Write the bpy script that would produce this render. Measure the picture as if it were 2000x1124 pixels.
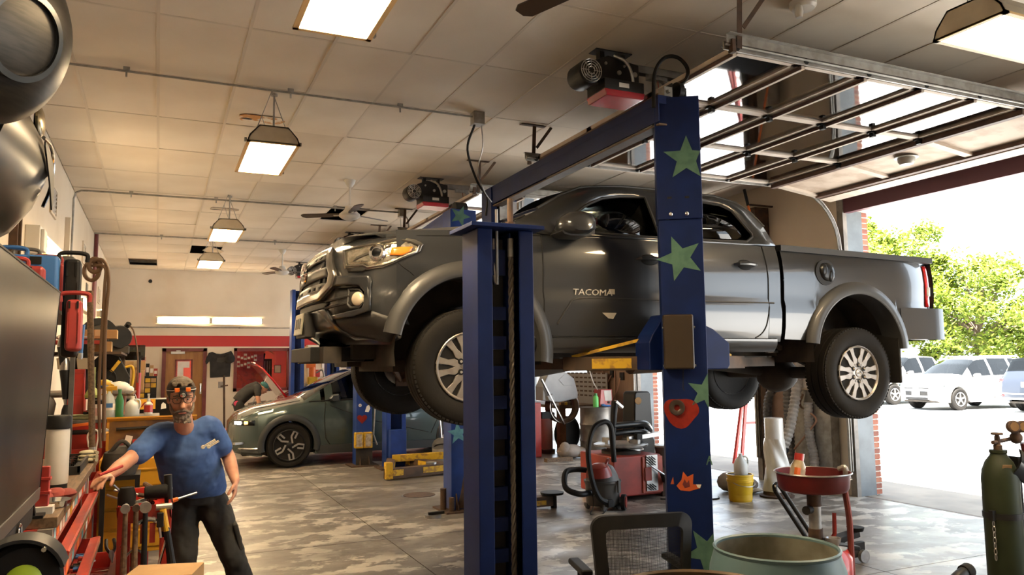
import bpy, bmesh, math, random
from mathutils import Vector, Matrix, Euler
random.seed(7)
V = Vector; R = math.radians; pi = math.pi
sc = bpy.context.scene; col = sc.collection
for o in list(bpy.data.objects): bpy.data.objects.remove(o)

# ---------------------------------------------------------------- camera, sky, sun, exposure
cam = bpy.data.cameras.new('camera'); camo = bpy.data.objects.new('camera', cam); col.objects.link(camo)
_y, _p, _r = 0.426825, 0.0989246, -0.0118583
FW = V((math.sin(_y)*math.cos(_p), math.cos(_y)*math.cos(_p), math.sin(_p)))
_rt = V((math.cos(_y), -math.sin(_y), 0)); _up = _rt.cross(FW)
RT = _rt*math.cos(_r) + _up*math.sin(_r); UP = -_rt*math.sin(_r) + _up*math.cos(_r)
camo.matrix_world = Matrix(((RT.x, UP.x, -FW.x, 0), (RT.y, UP.y, -FW.y, 0), (RT.z, UP.z, -FW.z, 1.62), (0, 0, 0, 1)))
cam.sensor_width = 36; cam.lens = 36*1520.4/2000; cam.clip_start = .05; cam.clip_end = 500
sc.camera = camo
sc.view_settings.view_transform = 'Standard'; sc.view_settings.look = 'None'
sc.view_settings.gamma = 1; sc.view_settings.use_curve_mapping = False; sc.view_settings.exposure = 2.1
sc.cycles.max_bounces = 10; sc.cycles.diffuse_bounces = 8; sc.cycles.glossy_bounces = 4; sc.cycles.transmission_bounces = 4
sc.cycles.transparent_max_bounces = 12; sc.cycles.caustics_reflective = False; sc.cycles.caustics_refractive = False
sc.cycles.sample_clamp_indirect = 12; sc.cycles.use_denoising = True
w = bpy.data.worlds.new('sky'); sc.world = w; w.use_nodes = True
_bg = w.node_tree.nodes['Background']; _bg.inputs[0].default_value = (.78, .89, 1, 1); _bg.inputs[1].default_value = 1.25
sun = bpy.data.lights.new('sun', 'SUN'); suno = bpy.data.objects.new('sun', sun); col.objects.link(suno)
sun.energy = 21.0; sun.angle = R(.6); sun.color = (1, .96, .88)
suno.rotation_euler = V((.17, .32, -1)).to_track_quat('-Z', 'Y').to_euler()
LENS = 25      # strength of the ceiling light lenses

# ---------------------------------------------------------------- materials
class Mats(dict):
    __getattr__ = dict.__getitem__
MATS = Mats()
def mat(name, c, rough=.5, metal=0., c2=None, scale=6, bump=0., coat=0., emit=0., spec=.5, lo=.4, hi=.62, detail=5, alpha=1., stretch=None, bscale=None, c3=None):
    """procedural principled material: base colour c broken up by noise towards c2"""
    m = bpy.data.materials.new(name); m.use_nodes = True; nt = m.node_tree; b = nt.nodes['Principled BSDF']
    I = b.inputs; I['Base Color'].default_value = (*c, 1); I['Roughness'].default_value = rough; I['Metallic'].default_value = metal
    I['Coat Weight'].default_value = coat; I['Coat Roughness'].default_value = .06; I['Specular IOR Level'].default_value = spec; I['Alpha'].default_value = alpha
    if emit: I['Emission Color'].default_value = (*c, 1); I['Emission Strength'].default_value = emit
    if c2 is not None or bump:
        tc = nt.nodes.new('ShaderNodeTexCoord'); mp = nt.nodes.new('ShaderNodeMapping')
        nt.links.new(tc.outputs['Object'], mp.inputs[0])
        if stretch: mp.inputs['Scale'].default_value = stretch
        nz = nt.nodes.new('ShaderNodeTexNoise'); nz.inputs['Scale'].default_value = scale; nz.inputs['Detail'].default_value = detail
        nt.links.new(mp.outputs[0], nz.inputs['Vector'])
        if c2 is not None:
            rp = nt.nodes.new('ShaderNodeValToRGB'); e = rp.color_ramp.elements
            e[0].position = lo; e[0].color = (*c, 1); e[1].position = hi; e[1].color = (*c2, 1)
            nt.links.new(nz.outputs[0], rp.inputs[0]); out = rp.outputs[0]
            if c3 is not None:     # a second, larger tone
                n2 = nt.nodes.new('ShaderNodeTexNoise'); n2.inputs['Scale'].default_value = scale*.23; n2.inputs['Detail'].default_value = 3
                nt.links.new(mp.outputs[0], n2.inputs['Vector']); r2 = nt.nodes.new('ShaderNodeValToRGB'); q = r2.color_ramp.elements
                q[0].position = .42; q[0].color = (0, 0, 0, 1); q[1].position = .68; q[1].color = (1, 1, 1, 1)
                nt.links.new(n2.outputs[0], r2.inputs[0]); mx = nt.nodes.new('ShaderNodeMix'); mx.data_type = 'RGBA'
                nt.links.new(r2.outputs[0], mx.inputs[0]); nt.links.new(out, mx.inputs[6]); mx.inputs[7].default_value = (*c3, 1); out = mx.outputs[2]
            nt.links.new(out, I['Base Color'])
        if bump:
            bp = nt.nodes.new('ShaderNodeBump'); bp.inputs['Strength'].default_value = bump; bp.inputs['Distance'].default_value = .01
            if bscale:
                nb = nt.nodes.new('ShaderNodeTexNoise'); nb.inputs['Scale'].default_value = bscale; nt.links.new(mp.outputs[0], nb.inputs['Vector'])
            else: nb = nz
            nt.links.new(nb.outputs[0], bp.inputs['Height']); nt.links.new(bp.outputs[0], I['Normal'])
    MATS[name] = m; return m
def glassmat(name, tint, clear=.8, rough=.03, ior=1.45):
    """a pane: mostly see-through with a fresnel mirror on it"""
    m = bpy.data.materials.new(name); m.use_nodes = True; nt = m.node_tree; nt.nodes.clear()
    o = nt.nodes.new('ShaderNodeOutputMaterial'); t = nt.nodes.new('ShaderNodeBsdfTransparent'); t.inputs[0].default_value = (*[x*clear for x in tint], 1)
    g = nt.nodes.new('ShaderNodeBsdfGlossy'); g.inputs['Roughness'].default_value = rough; g.inputs[0].default_value = (1, 1, 1, 1)
    f = nt.nodes.new('ShaderNodeFresnel'); f.inputs[0].default_value = ior; x = nt.nodes.new('ShaderNodeMixShader')
    nt.links.new(f.outputs[0], x.inputs[0]); nt.links.new(t.outputs[0], x.inputs[1]); nt.links.new(g.outputs[0], x.inputs[2]); nt.links.new(x.outputs[0], o.inputs[0])
    MATS[name] = m; return m

# ---------------------------------------------------------------- mesh helpers
class MB:
    def __init__(s, root=None, off=None):
        s.v = []; s.f = []; s.mi = []; s.cur = 0
        s.o = -root.location if root is not None else V(off or (0, 0, 0))
    def add(s, vs, fs, m=None):
        n = len(s.v)
        s.v += [((m @ V(v)) if m else V(v)) + s.o for v in vs]; s.f += [tuple(i+n for i in f) for f in fs]; s.mi += [s.cur]*len(fs); return s
    def box(s, c, d, r=None):
        x, y, z = d[0]/2, d[1]/2, d[2]/2
        m = Matrix.Translation(V(c))
        if r is not None: m = m @ (r if isinstance(r, Matrix) else Euler([R(a) for a in r]).to_matrix().to_4x4())
        return s.add([(a*x, b*y, e*z) for a in (-1, 1) for b in (-1, 1) for e in (-1, 1)], [(0, 1, 3, 2), (4, 6, 7, 5), (0, 4, 5, 1), (2, 3, 7, 6), (0, 2, 6, 4), (1, 5, 7, 3)], m)
    def bb(s, a, b): return s.box([(a[i]+b[i])/2 for i in range(3)], [abs(b[i]-a[i]) for i in range(3)])
    def bar(s, p, q, wd, h, up=(0, 0, 1)):
        """box of width wd, height h from p to q"""
        p, q = V(p), V(q); d = q-p; L = d.length; d.normalize(); u = V(up); sd = d.cross(u)
        if sd.length < 1e-4: sd = d.cross(V((1, 0, 0)))
        sd.normalize(); u = sd.cross(d); m = Matrix(((d.x, sd.x, u.x), (d.y, sd.y, u.y), (d.z, sd.z, u.z))).to_4x4()
        return s.box((p+q)/2, (L, wd, h), m)
    def cyl(s, p, q, r, r2=None, n=16, caps=True):
        return s.tube([p, q], [r, r if r2 is None else r2], n, caps)
    def tube(s, pts, r, n=8, caps=True, closed=False):
        pts = [V(p) for p in pts]; k = len(pts); rs = r if isinstance(r, (list, tuple)) else [r]*k
        vs = []; fs = []; nrm = None
        for i, p in enumerate(pts):
            a = pts[(i-1) % k] if (closed or i > 0) else p; b = pts[(i+1) % k] if (closed or i < k-1) else p
            t = (b-a)
            if t.length < 1e-9: t = V((0, 0, 1))
            t.normalize()
            if nrm is None: nrm = t.orthogonal().normalized()
            else:
                nrm = nrm - t*nrm.dot(t)
                nrm = nrm.normalized() if nrm.length > 1e-6 else t.orthogonal().normalized()
            bn = t.cross(nrm)
            vs += [p + (nrm*math.cos(2*pi*j/n) + bn*math.sin(2*pi*j/n))*rs[i] for j in range(n)]
        for i in range(k if closed else k-1):
            for j in range(n):
                a = i*n; b = ((i+1) % k)*n; fs.append((a+j, a+(j+1) % n, b+(j+1) % n, b+j))
        if caps and not closed: fs += [tuple(range(n-1, -1, -1)), tuple(range((k-1)*n, k*n))]
        return s.add(vs, fs)
    def lathe(s, prof, c=(0, 0, 0), axis=(0, 0, 1), n=24, closed=False, caps=True):
        """prof: list of (radius, height along the axis)"""
        q = V((0, 0, 1)).rotation_difference(V(axis)).to_matrix().to_4x4(); m = Matrix.Translation(V(c)) @ q; k = len(prof); vs = []; fs = []
        for r, h in prof: vs += [(r*math.cos(2*pi*j/n), r*math.sin(2*pi*j/n), h) for j in range(n)]
        for i in range(k if closed else k-1):
            for j in range(n):
                a = i*n; b = ((i+1) % k)*n; fs.append((a+j, a+(j+1) % n, b+(j+1) % n, b+j))
        if not closed and caps:
            if prof[0][0] > 1e-6: fs.append(tuple(range(n-1, -1, -1)))
            if prof[-1][0] > 1e-6: fs.append(tuple(range((k-1)*n, k*n)))
        return s.add(vs, fs, m)
    def prism(s, poly, h0, h1, ax='z', m=None):
        """polygon swept along an axis; poly holds the other two coordinates in xyz order"""
        def P(a, b, h): return (a, b, h) if ax == 'z' else (a, h, b) if ax == 'y' else (h, a, b)
        n = len(poly); vs = [P(a, b, h0) for a, b in poly] + [P(a, b, h1) for a, b in poly]
        return s.add(vs, [tuple(range(n-1, -1, -1)), tuple(range(n, 2*n))] + [(i, (i+1) % n, n+(i+1) % n, n+i) for i in range(n)], m)
    def loft(s, rings, closed=True, caps=True):
        n = len(rings[0]); vs = [p for r in rings for p in r]; fs = []
        for i in range(len(rings)-1):
            for j in range(n if closed else n-1):
                a = i*n; b = (i+1)*n; fs.append((a+j, a+(j+1) % n, b+(j+1) % n, b+j))
        if caps and closed: fs += [tuple(range(n-1, -1, -1)), tuple(range((len(rings)-1)*n, len(rings)*n))]
        return s.add(vs, fs)
    def grid(s, rows): return s.loft(rows, closed=False, caps=False)
    def ball(s, c, r, n=12, m=None):
        r = r if isinstance(r, (tuple, list)) else (r, r, r); k = max(4, n//2); vs = []; fs = []
        for i in range(k+1):
            t = pi*i/k
            vs += [(r[0]*math.sin(t)*math.cos(2*pi*j/n), r[1]*math.sin(t)*math.sin(2*pi*j/n), r[2]*math.cos(t)) for j in range(n)]
        for i in range(k):
            for j in range(n): fs.append((i*n+j, (i+1)*n+j, (i+1)*n+(j+1) % n, i*n+(j+1) % n))
        return s.add(vs, fs, Matrix.Translation(V(c)) @ (m or Matrix()))
def B(name, mb, m, parent=None, bev=0, sm=1, smooth=35, seg=2, solid=0, sub=0, recalc=True):
    me = bpy.data.meshes.new(name); me.from_pydata(mb.v, [], mb.f)
    for x in (m if isinstance(m, (list, tuple)) else [m]): me.materials.append(x)
    if any(mb.mi): me.polygons.foreach_set('material_index', mb.mi)
    if recalc:
        b = bmesh.new(); b.from_mesh(me); bmesh.ops.remove_doubles(b, verts=b.verts, dist=1e-5); bmesh.ops.recalc_face_normals(b, faces=b.faces); b.to_mesh(me); b.free()
    if smooth and sm: me.shade_smooth(); me.set_sharp_from_angle(angle=R(smooth))
    o = bpy.data.objects.new(name, me); col.objects.link(o)
    if parent is not None: o.parent = parent
    if solid: q = o.modifiers.new('solid', 'SOLIDIFY'); q.thickness = solid; q.offset = 0
    if bev: q = o.modifiers.new('bevel', 'BEVEL'); q.width = bev; q.segments = seg; q.limit_method = 'ANGLE'; q.angle_limit = R(40); q.harden_normals = True
    if sub: q = o.modifiers.new('sub', 'SUBSURF'); q.levels = q.render_levels = sub
    return o
def sep(name, mb, m, parent, **k):
    """every solid added to mb becomes an object of its own"""
    out = []
    for vs, fs in mb.pieces():
        q = MB(); q.add(vs, fs); out.append(B(name, q, m, parent, **k))
    return out
def _pieces(s):
    # split by connectivity of the faces
    key = {}; can = [key.setdefault((round(v.x, 4), round(v.y, 4), round(v.z, 4)), i) for i, v in enumerate(s.v)]; s.f = [tuple(can[i] for i in f_) for f_ in s.f]
    n = len(s.v); p = list(range(n))
    def f(i):
        while p[i] != i: p[i] = p[p[i]]; i = p[i]
        return i
    for fc in s.f:
        for i in fc[1:]: p[f(i)] = f(fc[0])
    g = {}
    for fc in s.f: g.setdefault(f(fc[0]), []).append(fc)
    for fs in g.values():
        ids = sorted({i for fc in fs for i in fc}); mp_ = {a: i for i, a in enumerate(ids)}
        yield [s.v[i] for i in ids], [tuple(mp_[i] for i in fc) for fc in fs]
MB.pieces = _pieces
def thing(name, label, cat, loc=(0, 0, 0), group=None):
    o = bpy.data.objects.new(name, None); col.objects.link(o); o.location = loc; o.empty_display_size = .05
    o['label'] = label; o['category'] = cat
    if group: o['group'] = group
    return o
def tag(o, label, cat, group=None):
    o['label'] = label; o['category'] = cat
    if group: o['group'] = group
    return o
def solo(name, label, cat, mb, m, group=None, **k): return tag(B(name, mb, m, **k), label, cat, group)
def struct(name, mb, m, parent=None, **k):
    o = B(name, mb, m, parent, **k)
    if parent is None: o['kind'] = 'structure'
    return o
def copyobj(o, parent=None):
    c = o.copy(); col.objects.link(c)
    if parent is not None: c.parent = parent; c.matrix_parent_inverse = o.matrix_parent_inverse.copy()
    return c
def dup(root, loc, rz=0, label=None):
    c = copyobj(root); c.location = loc; c.rotation_euler = (0, 0, rz)
    if label: c['label'] = label
    for ch in list(root.children):
        d = copyobj(ch, c)
        for g in list(ch.children): copyobj(g, d)
    return c
def text(name, s, size, parent, loc, rot, m, depth=.002, ax='CENTER', shear=0):
    cu = bpy.data.curves.new(name, 'FONT'); cu.body = s; cu.size = size; cu.extrude = depth; cu.align_x = ax; cu.align_y = 'CENTER'; cu.resolution_u = 2; cu.shear = shear
    o = bpy.data.objects.new(name, cu); col.objects.link(o); o.data.materials.append(m); o.rotation_euler = rot if isinstance(rot, Euler) else [R(a) for a in rot]
    me = bpy.data.meshes.new_from_object(o.evaluated_get(bpy.context.evaluated_depsgraph_get())); n = bpy.data.objects.new(name, me); col.objects.link(n); n.rotation_euler = o.rotation_euler; bpy.data.objects.remove(o); o = n; o.location = loc
    if parent is not None: o.parent = parent; o.location = V(loc) - (parent.location if parent.type == 'EMPTY' else V((0, 0, 0)))
    return o
def arc(c, r, a0, a1, n, plane='xz', h=0.):
    out = []
    for i in range(n+1):
        a = R(a0+(a1-a0)*i/n); p, q = c[0]+r*math.cos(a), c[1]+r*math.sin(a)
        out.append((p, h, q) if plane == 'xz' else (h, p, q) if plane == 'yz' else (p, q, h))
    return out
def smoothpath(pts, k=6):
    """Catmull-Rom through points"""
    P = [V(p) for p in pts]; P = [P[0]*2-P[1]] + P + [P[-1]*2-P[-2]]; out = []
    for i in range(1, len(P)-2):
        a, b, c, d = P[i-1], P[i], P[i+1], P[i+2]
        for j in range(k):
            t = j/k; out.append(.5*((2*b)+(c-a)*t+(2*a-5*b+4*c-d)*t*t+(3*b-a-3*c+d)*t**3))
    out.append(P[-2]); return out
def interp(tab, x):
    if x <= tab[0][0]: return tab[0][1]
    for (a, p), (b, q) in zip(tab, tab[1:]):
        if x <= b: return p+(q-p)*(x-a)/(b-a)
    return tab[-1][1]

mat('white_paint', (.70, .62, .50), .7, c2=(.60, .51, .39), scale=1.2, lo=.45, hi=.8, c3=(.60, .51, .39))
mat('ceiling_tile', (.70, .63, .53), .75, c2=(.62, .54, .44), scale=1.1, lo=.4, hi=.75, bump=.1, bscale=160)
mat('tile_b', (.67, .60, .50), .75, c2=(.57, .49, .39), scale=.9, lo=.4, hi=.75, bump=.1, bscale=160)
mat('tile_c', (.72, .65, .55), .75, c2=(.64, .56, .455), scale=1.6, lo=.35, hi=.7, bump=.1, bscale=160)
mat('tee', (.58, .51, .42), .6)
mat('red_stripe', (.50, .022, .02), .5, c2=(.42, .03, .03), scale=.8)
mat('maroon', (.17, .03, .03), .45, c2=(.12, .02, .02), scale=5)
mat('oak', (.36, .165, .045), .4, c2=(.27, .11, .028), scale=9, stretch=(1, 1, .12), coat=.2)
mat('steel', (.42, .42, .42), .35, .9, c2=(.28, .27, .26), scale=14, lo=.4, hi=.7)
mat('galv', (.36, .345, .32), .48, .6, c2=(.26, .245, .22), scale=11)
mat('chrome', (.75, .74, .72), .12, 1.)
mat('alu', (.47, .45, .43), .3, .85)
mat('black', (.009, .009, .010), .5, spec=.25, c2=(.016, .015, .014), scale=8)
mat('black_gloss', (.006, .006, .006), .30, spec=.3)
ORD = 'first second third fourth fifth sixth seventh eighth ninth tenth eleventh twelfth'.split()
mat('rubber', (.010, .009, .008), .7, spec=.15, c2=(.018, .0155, .013), scale=5, lo=.35, hi=.75, bump=.08, bscale=60)
mat('blackplastic', (.015, .0145, .014), .5, spec=.3, c2=(.022, .021, .02), scale=7)
mat('greyplastic', (.11, .105, .10), .5, c2=(.085, .08, .075), scale=9)
mat('dirt', (.028, .024, .02), .85, c2=(.055, .043, .033), scale=6, lo=.4, hi=.7)
mat('rust', (.085, .045, .025), .8, c2=(.05, .03, .02), scale=12)
mat('whiteplastic', (.62, .60, .56), .4, c2=(.55, .53, .49), scale=4)
mat('fixture', (.55, .47, .34), .5, c2=(.47, .39, .27), scale=5)
mat('yellow', (.62, .37, .02), .5, c2=(.48, .26, .02), scale=10, lo=.45, hi=.65)
mat('red', (.42, .025, .018), .35, c2=(.32, .02, .015), scale=7, coat=.25)
mat('red_worn', (.36, .028, .02), .45, c2=(.22, .02, .016), scale=14, lo=.48, hi=.7)
mat('orange', (.75, .16, .02), .4)
mat('cardboard', (.42, .26, .12), .8, c2=(.36, .215, .095), scale=5)
mat('wood', (.17, .105, .055), .65, c2=(.10, .058, .03), scale=9, stretch=(6, .7, 6))
mat('paper', (.72, .70, .66), .8, c2=(.66, .63, .58), scale=6)
mat('green', (.03, .17, .05), .4); mat('bluep', (.05, .16, .42), .4, c2=(.04, .13, .35), scale=6); mat('cyan', (.12, .42, .55), .25)
mat('lens', (1, .75, .44), .5, emit=LENS); mat('lens_white', (1, .77, .46), .5, emit=10)
mat('pane_dirty', (.5, .48, .44), .4, alpha=.18)
glassmat('glass', (1, 1, 1), .92, .02); glassmat('glass_tint', (.55, .6, .58), .55, .02); glassmat('glass_dark', (.22, .24, .24), .5, .02); glassmat('door_glass', (.93, .94, .92), .9, .04, 2.3)
M = MATS
# ================================================================ the room
XL, XR, YF, YB, ZC = -1.12, 7.70, -2.8, 21.2, 4.08
# floor: concrete slabs with saw-cut joints over a sub-base
mc = bpy.data.materials.new('concrete'); mc.use_nodes = True; nt = mc.node_tree; b = nt.nodes['Principled BSDF']; N = nt.nodes.new; L = nt.links.new
geo = N('ShaderNodeNewGeometry'); mp = N('ShaderNodeMapping'); L(geo.outputs['Position'], mp.inputs[0]); mp.inputs['Scale'].default_value = (1, 1.35, 1)
def nz(s, d=5): n = N('ShaderNodeTexNoise'); n.inputs['Scale'].default_value = s; n.inputs['Detail'].default_value = d; n.inputs['Roughness'].default_value = .62; L(mp.outputs[0], n.inputs['Vector']); return n.outputs[0]
def ramp(i, a, b_, ca, cb): r = N('ShaderNodeValToRGB'); e = r.color_ramp.elements; e[0].position = a; e[0].color = (*ca, 1); e[1].position = b_; e[1].color = (*cb, 1); L(i, r.inputs[0]); return r.outputs[0]
def mix(f, a, c): x = N('ShaderNodeMix'); x.data_type = 'RGBA'; L(f, x.inputs[0]); L(a, x.inputs[6]); L(c, x.inputs[7]); return x.outputs[2]
base = ramp(nz(2.2), .35, .7, (.17, .15, .13), (.095, .083, .072))
big = ramp(nz(.5, 3), .40, .54, (0, 0, 0), (1, 1, 1)); flake = ramp(nz(2.6, 9), .505, .545, (0, 0, 0), (1, 1, 1))
mm = N('ShaderNodeMath'); mm.operation = 'MULTIPLY'; L(big, mm.inputs[0]); L(flake, mm.inputs[1])
paint = ramp(nz(9), .3, .7, (.42, .39, .345), (.32, .295, .26)); c1 = mix(mm.outputs[0], base, paint)
oil = ramp(nz(1.1, 6), .60, .70, (0, 0, 0), (.7, .7, .7)); dk = N('ShaderNodeRGB'); dk.outputs[0].default_value = (.05, .042, .036, 1)
L(mix(oil, c1, dk.outputs[0]), b.inputs['Base Color']); L(ramp(nz(1.6), .35, .7, (.30,)*3, (.52,)*3), b.inputs['Roughness'])
bp = N('ShaderNodeBump'); bp.inputs['Strength'].default_value = .18; bp.inputs['Distance'].default_value = .01; L(nz(7), bp.inputs['Height']); L(bp.outputs[0], b.inputs['Normal'])
fl = struct('floor', MB().bb((XL-.3, YF-.3, -.25), (XR+.05, YB+.3, -.012)), M.dirt, sm=0)
xs = [XL-.3, 2.02, 5.15, XR+.05]; ys = [YF-.3, 1.2, 4.45, 7.35, 10.6, 13.9, 17.2, YB+.3]
for i in range(3):
    for j in range(7): B('slab', MB().bb((xs[i]+.004, ys[j]+.004, -.012), (xs[i+1]-.004, ys[j+1]-.004, 0)), mc, fl, sm=0)
struct('threshold_strip', MB().bb((XR+.05, YF, -.2), (XR+.13, YB, -.004)), mat('threshold', (.13, .095, .07), .8, c2=(.07, .05, .04), scale=20), sm=0)
map_ = mat('apron', (.23, .20, .165), .8, c2=(.15, .13, .11), scale=1.4, c3=(.19, .17, .145), bump=.15, bscale=25)
struct('ground', MB().bb((XR+.13, -12, -.2), (9.3, 26, -.008)).bb((9.31, -60, -.2), (90, 120, -.03)), [map_], sm=0).name = 'ground'
bpy.data.objects['ground'].data.materials.append(mat('asphalt', (.42, .415, .41), .85, c2=(.36, .355, .35), scale=3)); bpy.data.objects['ground'].data.polygons.foreach_set('material_index', [0]*6+[1]*6)
# walls
wl = struct('wall_left', MB().bb((XL-.3, YF-.3, 0), (XL, YB+.3, 4.5)), M.white_paint, sm=0)
wf = struct('wall_front', MB().bb((XL, YF-.3, 0), (XR+.4, YF, 4.5)), M.white_paint, sm=0)
DX0, DX1, WZ0, DZ1 = .10, 1.14, 1.02, 2.13
wb = MB()
for a, c in (((XL, YB, 2.13), (XR+.4, YB+.25, 4.5)), ((XL, YB, 0), (DX0, YB+.25, 2.13)), ((DX1, YB, 0), (1.78, YB+.25, 2.13)), ((1.78, YB, 0), (3.2, YB+.25, WZ0)), ((3.2, YB, 0), (XR+.4, YB+.25, 2.13))): wb.bb(a, c)
wbo = struct('wall_back', wb, M.white_paint, sm=0)
B('stripe', MB().bb((XL+.01, YB-.006, 2.17), (XR, YB+.001, 2.44)), M.red_stripe, wbo, sm=0)
B('pipe_hole', MB().lathe([(.045, 0), (.045, .01), (.028, .012), (.028, .001)], (-.22, YB-.012, 3.79), (0, 1, 0), 16), M.black, wbo)
DOORS = [-.68, 3.97, 8.6, 13.25, 17.9]; DW = 2.98; DH = 3.60; XO = 8.07
wr = MB(); prev = YF-.3
for d in DOORS+[YB+.3]:
    wr.bb((XR, prev, -.01), (XO-.10, d, 4.5)); prev = d+DW
for d in DOORS: wr.bb((XR, d, DH), (XO, d+DW, 4.5))
wro = struct('wall_right', wr, M.white_paint, sm=0)
jm = mat('jamb_steel', (.13, .15, .165), .5, .1, c2=(.09, .105, .115), scale=3.5, bump=.05); hm = mat('header_red', (.10, .025, .035), .6)
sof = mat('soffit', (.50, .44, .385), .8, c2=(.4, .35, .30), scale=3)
for d in DOORS:
    for y0, y1, s in ((d-.005, d+.012, 1), (d+DW-.012, d+DW+.005, -1)):
        B('jamb', MB().bb((XR+.015, y0, 0), (XO-.10, y1, DH)), jm, wro, sm=0)
        B('jamb_post', MB().bb((XR-.05, y0-.03*s-.03, 0), (XR+.015, y0-.03*s+.06, DH+.1)), mat('post', (.16, .14, .12), .6, c2=(.25, .22, .19), scale=8) if 'post' not in M else M.post, wro, sm=0)
    B('header_beam', MB().bb((XR-.03, d, DH-.16), (XR+.06, d+DW, DH+.06)).bb((XR-.02, d, DH+.06), (XR+.03, d+DW, DH+.2)), hm, wro, sm=0)
    B('soffit', MB().bb((XR+.06, d, DH-.13), (XO+.35, d+DW, DH-.02)), sof, wro, sm=0)
# bricks at the outer corners of the far jambs
bm_ = [mat('brick_a', (.33, .115, .07), .85, c2=(.25, .085, .055), scale=14, bump=.3), mat('brick_b', (.26, .09, .06), .85, c2=(.17, .065, .05), scale=14, bump=.3), mat('brick_c', (.38, .15, .09), .85, c2=(.28, .1, .06), scale=14, bump=.3)]
bk = [B('brick', MB().bb((-.055, -.004, 0), (.055, .20, .057)), q, wro, bev=.004, seg=1, sm=0) for q in bm_]
mt = MB()
for d in DOORS: mt.bb((XO-.10, d+DW+.004, 0), (XO-.006, d+DW+1.67 if d < 17 else YB+.3, 4.5))
mo = B('mortar', mt, mat('mortar', (.50, .45, .39), .9), wro, sm=0)
for d in (DOORS[1], DOORS[2]):
    for k in range(52):
        for jj in range(1):
            o = bk[k*7 % 3].copy(); col.objects.link(o); o.parent = wro; o.location = (XO-.045+random.uniform(-.004, .004), d+DW+.003, k*.0695+.006)
for o in bk: bpy.data.objects.remove(o)
# ceiling: plenum slab, tee grid and drop-in tiles
ce = struct('ceiling', MB().bb((XL-.3, YF-.3, 4.5), (XR+.4, YB+.3, 4.6)), M.dirt, sm=0)
B('ceiling_board', MB().bb((XL, YF, ZC), (XR, -.34, ZC+.03)), M.ceiling_tile, ce, sm=0)
GX = [XL]+[-.067+.612*k for k in range(-1, 13)]+[XR]; GY = [-.36+1.22*k for k in range(18)]; GY = [g for g in GY if g < YB]+[YB]
HOLES = {(5, 10), (6, 10), (2, 14), (3, 14), (1, 16)}
def cell(v, g): return max(i for i in range(len(g)-1) if g[i] <= v)
HOLES = {(cell(2.72, GX), cell(12.5, GY)), (cell(.86, GX), cell(17.4, GY)), (cell(-.4, GX), cell(20.3, GY))}
tm = {}
for i in range(len(GX)-1):
    for j in range(len(GY)-1):
        if (i, j) in HOLES: continue
        wx, wy = GX[i+1]-GX[i], GY[j+1]-GY[j]; ma = random.choice(['ceiling_tile', 'ceiling_tile', 'tile_b', 'tile_c']); k = (round(wx, 3), round(wy, 3), ma)
        if k not in tm:
            o = B('ceiling_tile', MB().box((0, 0, .008), (wx-.016, wy-.016, .016)), M[ma], ce, sm=0); tm[k] = o.data
        else: o = bpy.data.objects.new('ceiling_tile', tm[k]); col.objects.link(o); o.parent = ce
        o.location = ((GX[i]+GX[i+1])/2, (GY[j]+GY[j+1])/2, ZC+random.uniform(-.002, .004)); o.rotation_euler = (random.uniform(-.003, .003), random.uniform(-.004, .004), 0)
for x in GX[1:-1]: B('tee_bar', MB().bb((x-.012, GY[0], ZC-.003), (x+.012, YB, ZC+.012)), M.tee, ce, sm=0)
for y in GY: B('tee_bar', MB().bb((XL, y-.012, ZC-.002), (XR, y+.012, ZC+.012)), M.tee, ce, sm=0)
# torn, water-stained patches where the hangers were fixed
tp = mat('torn_board', (.52, .26, .09), .9, c2=(.72, .66, .56), scale=9, lo=.45, hi=.55); tpl = mat('torn_pale', (.50, .42, .33), .9, c2=(.33, .25, .18), scale=9)
for (x, y, w_, d_, m_) in ((.86, 7.86, .44, .20, tp), (.87, 12.68, .42, .2, tpl)):
    pts = [(x+w_/2*math.cos(a)*(1+.0*a)*random.uniform(.9, 1.08)*min(1, 1.25), y+d_/2*(1 if math.sin(a) > 0 else -1)*min(1, abs(math.sin(a))*2.2)*random.uniform(.85, 1.1)) for a in [2*pi*k/22 for k in range(22)]]
    B('torn_patch', MB().prism(pts, ZC-.010, ZC-.003), m_, ce, sm=0)
    B('hole_in_patch', MB().prism([(x-w_*.3+.05*math.cos(a)*random.uniform(.7, 1.3), y+.02+.022*math.sin(a)*random.uniform(.7, 1.3)) for a in [2*pi*k/11 for k in range(11)]], ZC-.013, ZC-.009), M.black, ce, sm=0)
# pipe and duct seen up in the missing tiles
B('plenum_joist', MB().bb((.55, 17.2, 4.25), (1.2, 17.3, 4.42)).bb((-.72, 20.2, 4.2), (0, 20.32, 4.42)), M.wood, ce, sm=0)
B('hanging_board', MB().box((1.0, 17.5, 4.10), (.3, .7, .012), (0, 18, 8)), M.tile_b, ce, sm=0)
B('plenum_duct', MB().bb((-.72, 20.5, 4.16), (.1, 20.9, 4.4)).bb((2.3, 12.5, 4.3), (3.2, 12.62, 4.45)), M.galv, ce, sm=0)
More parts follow.
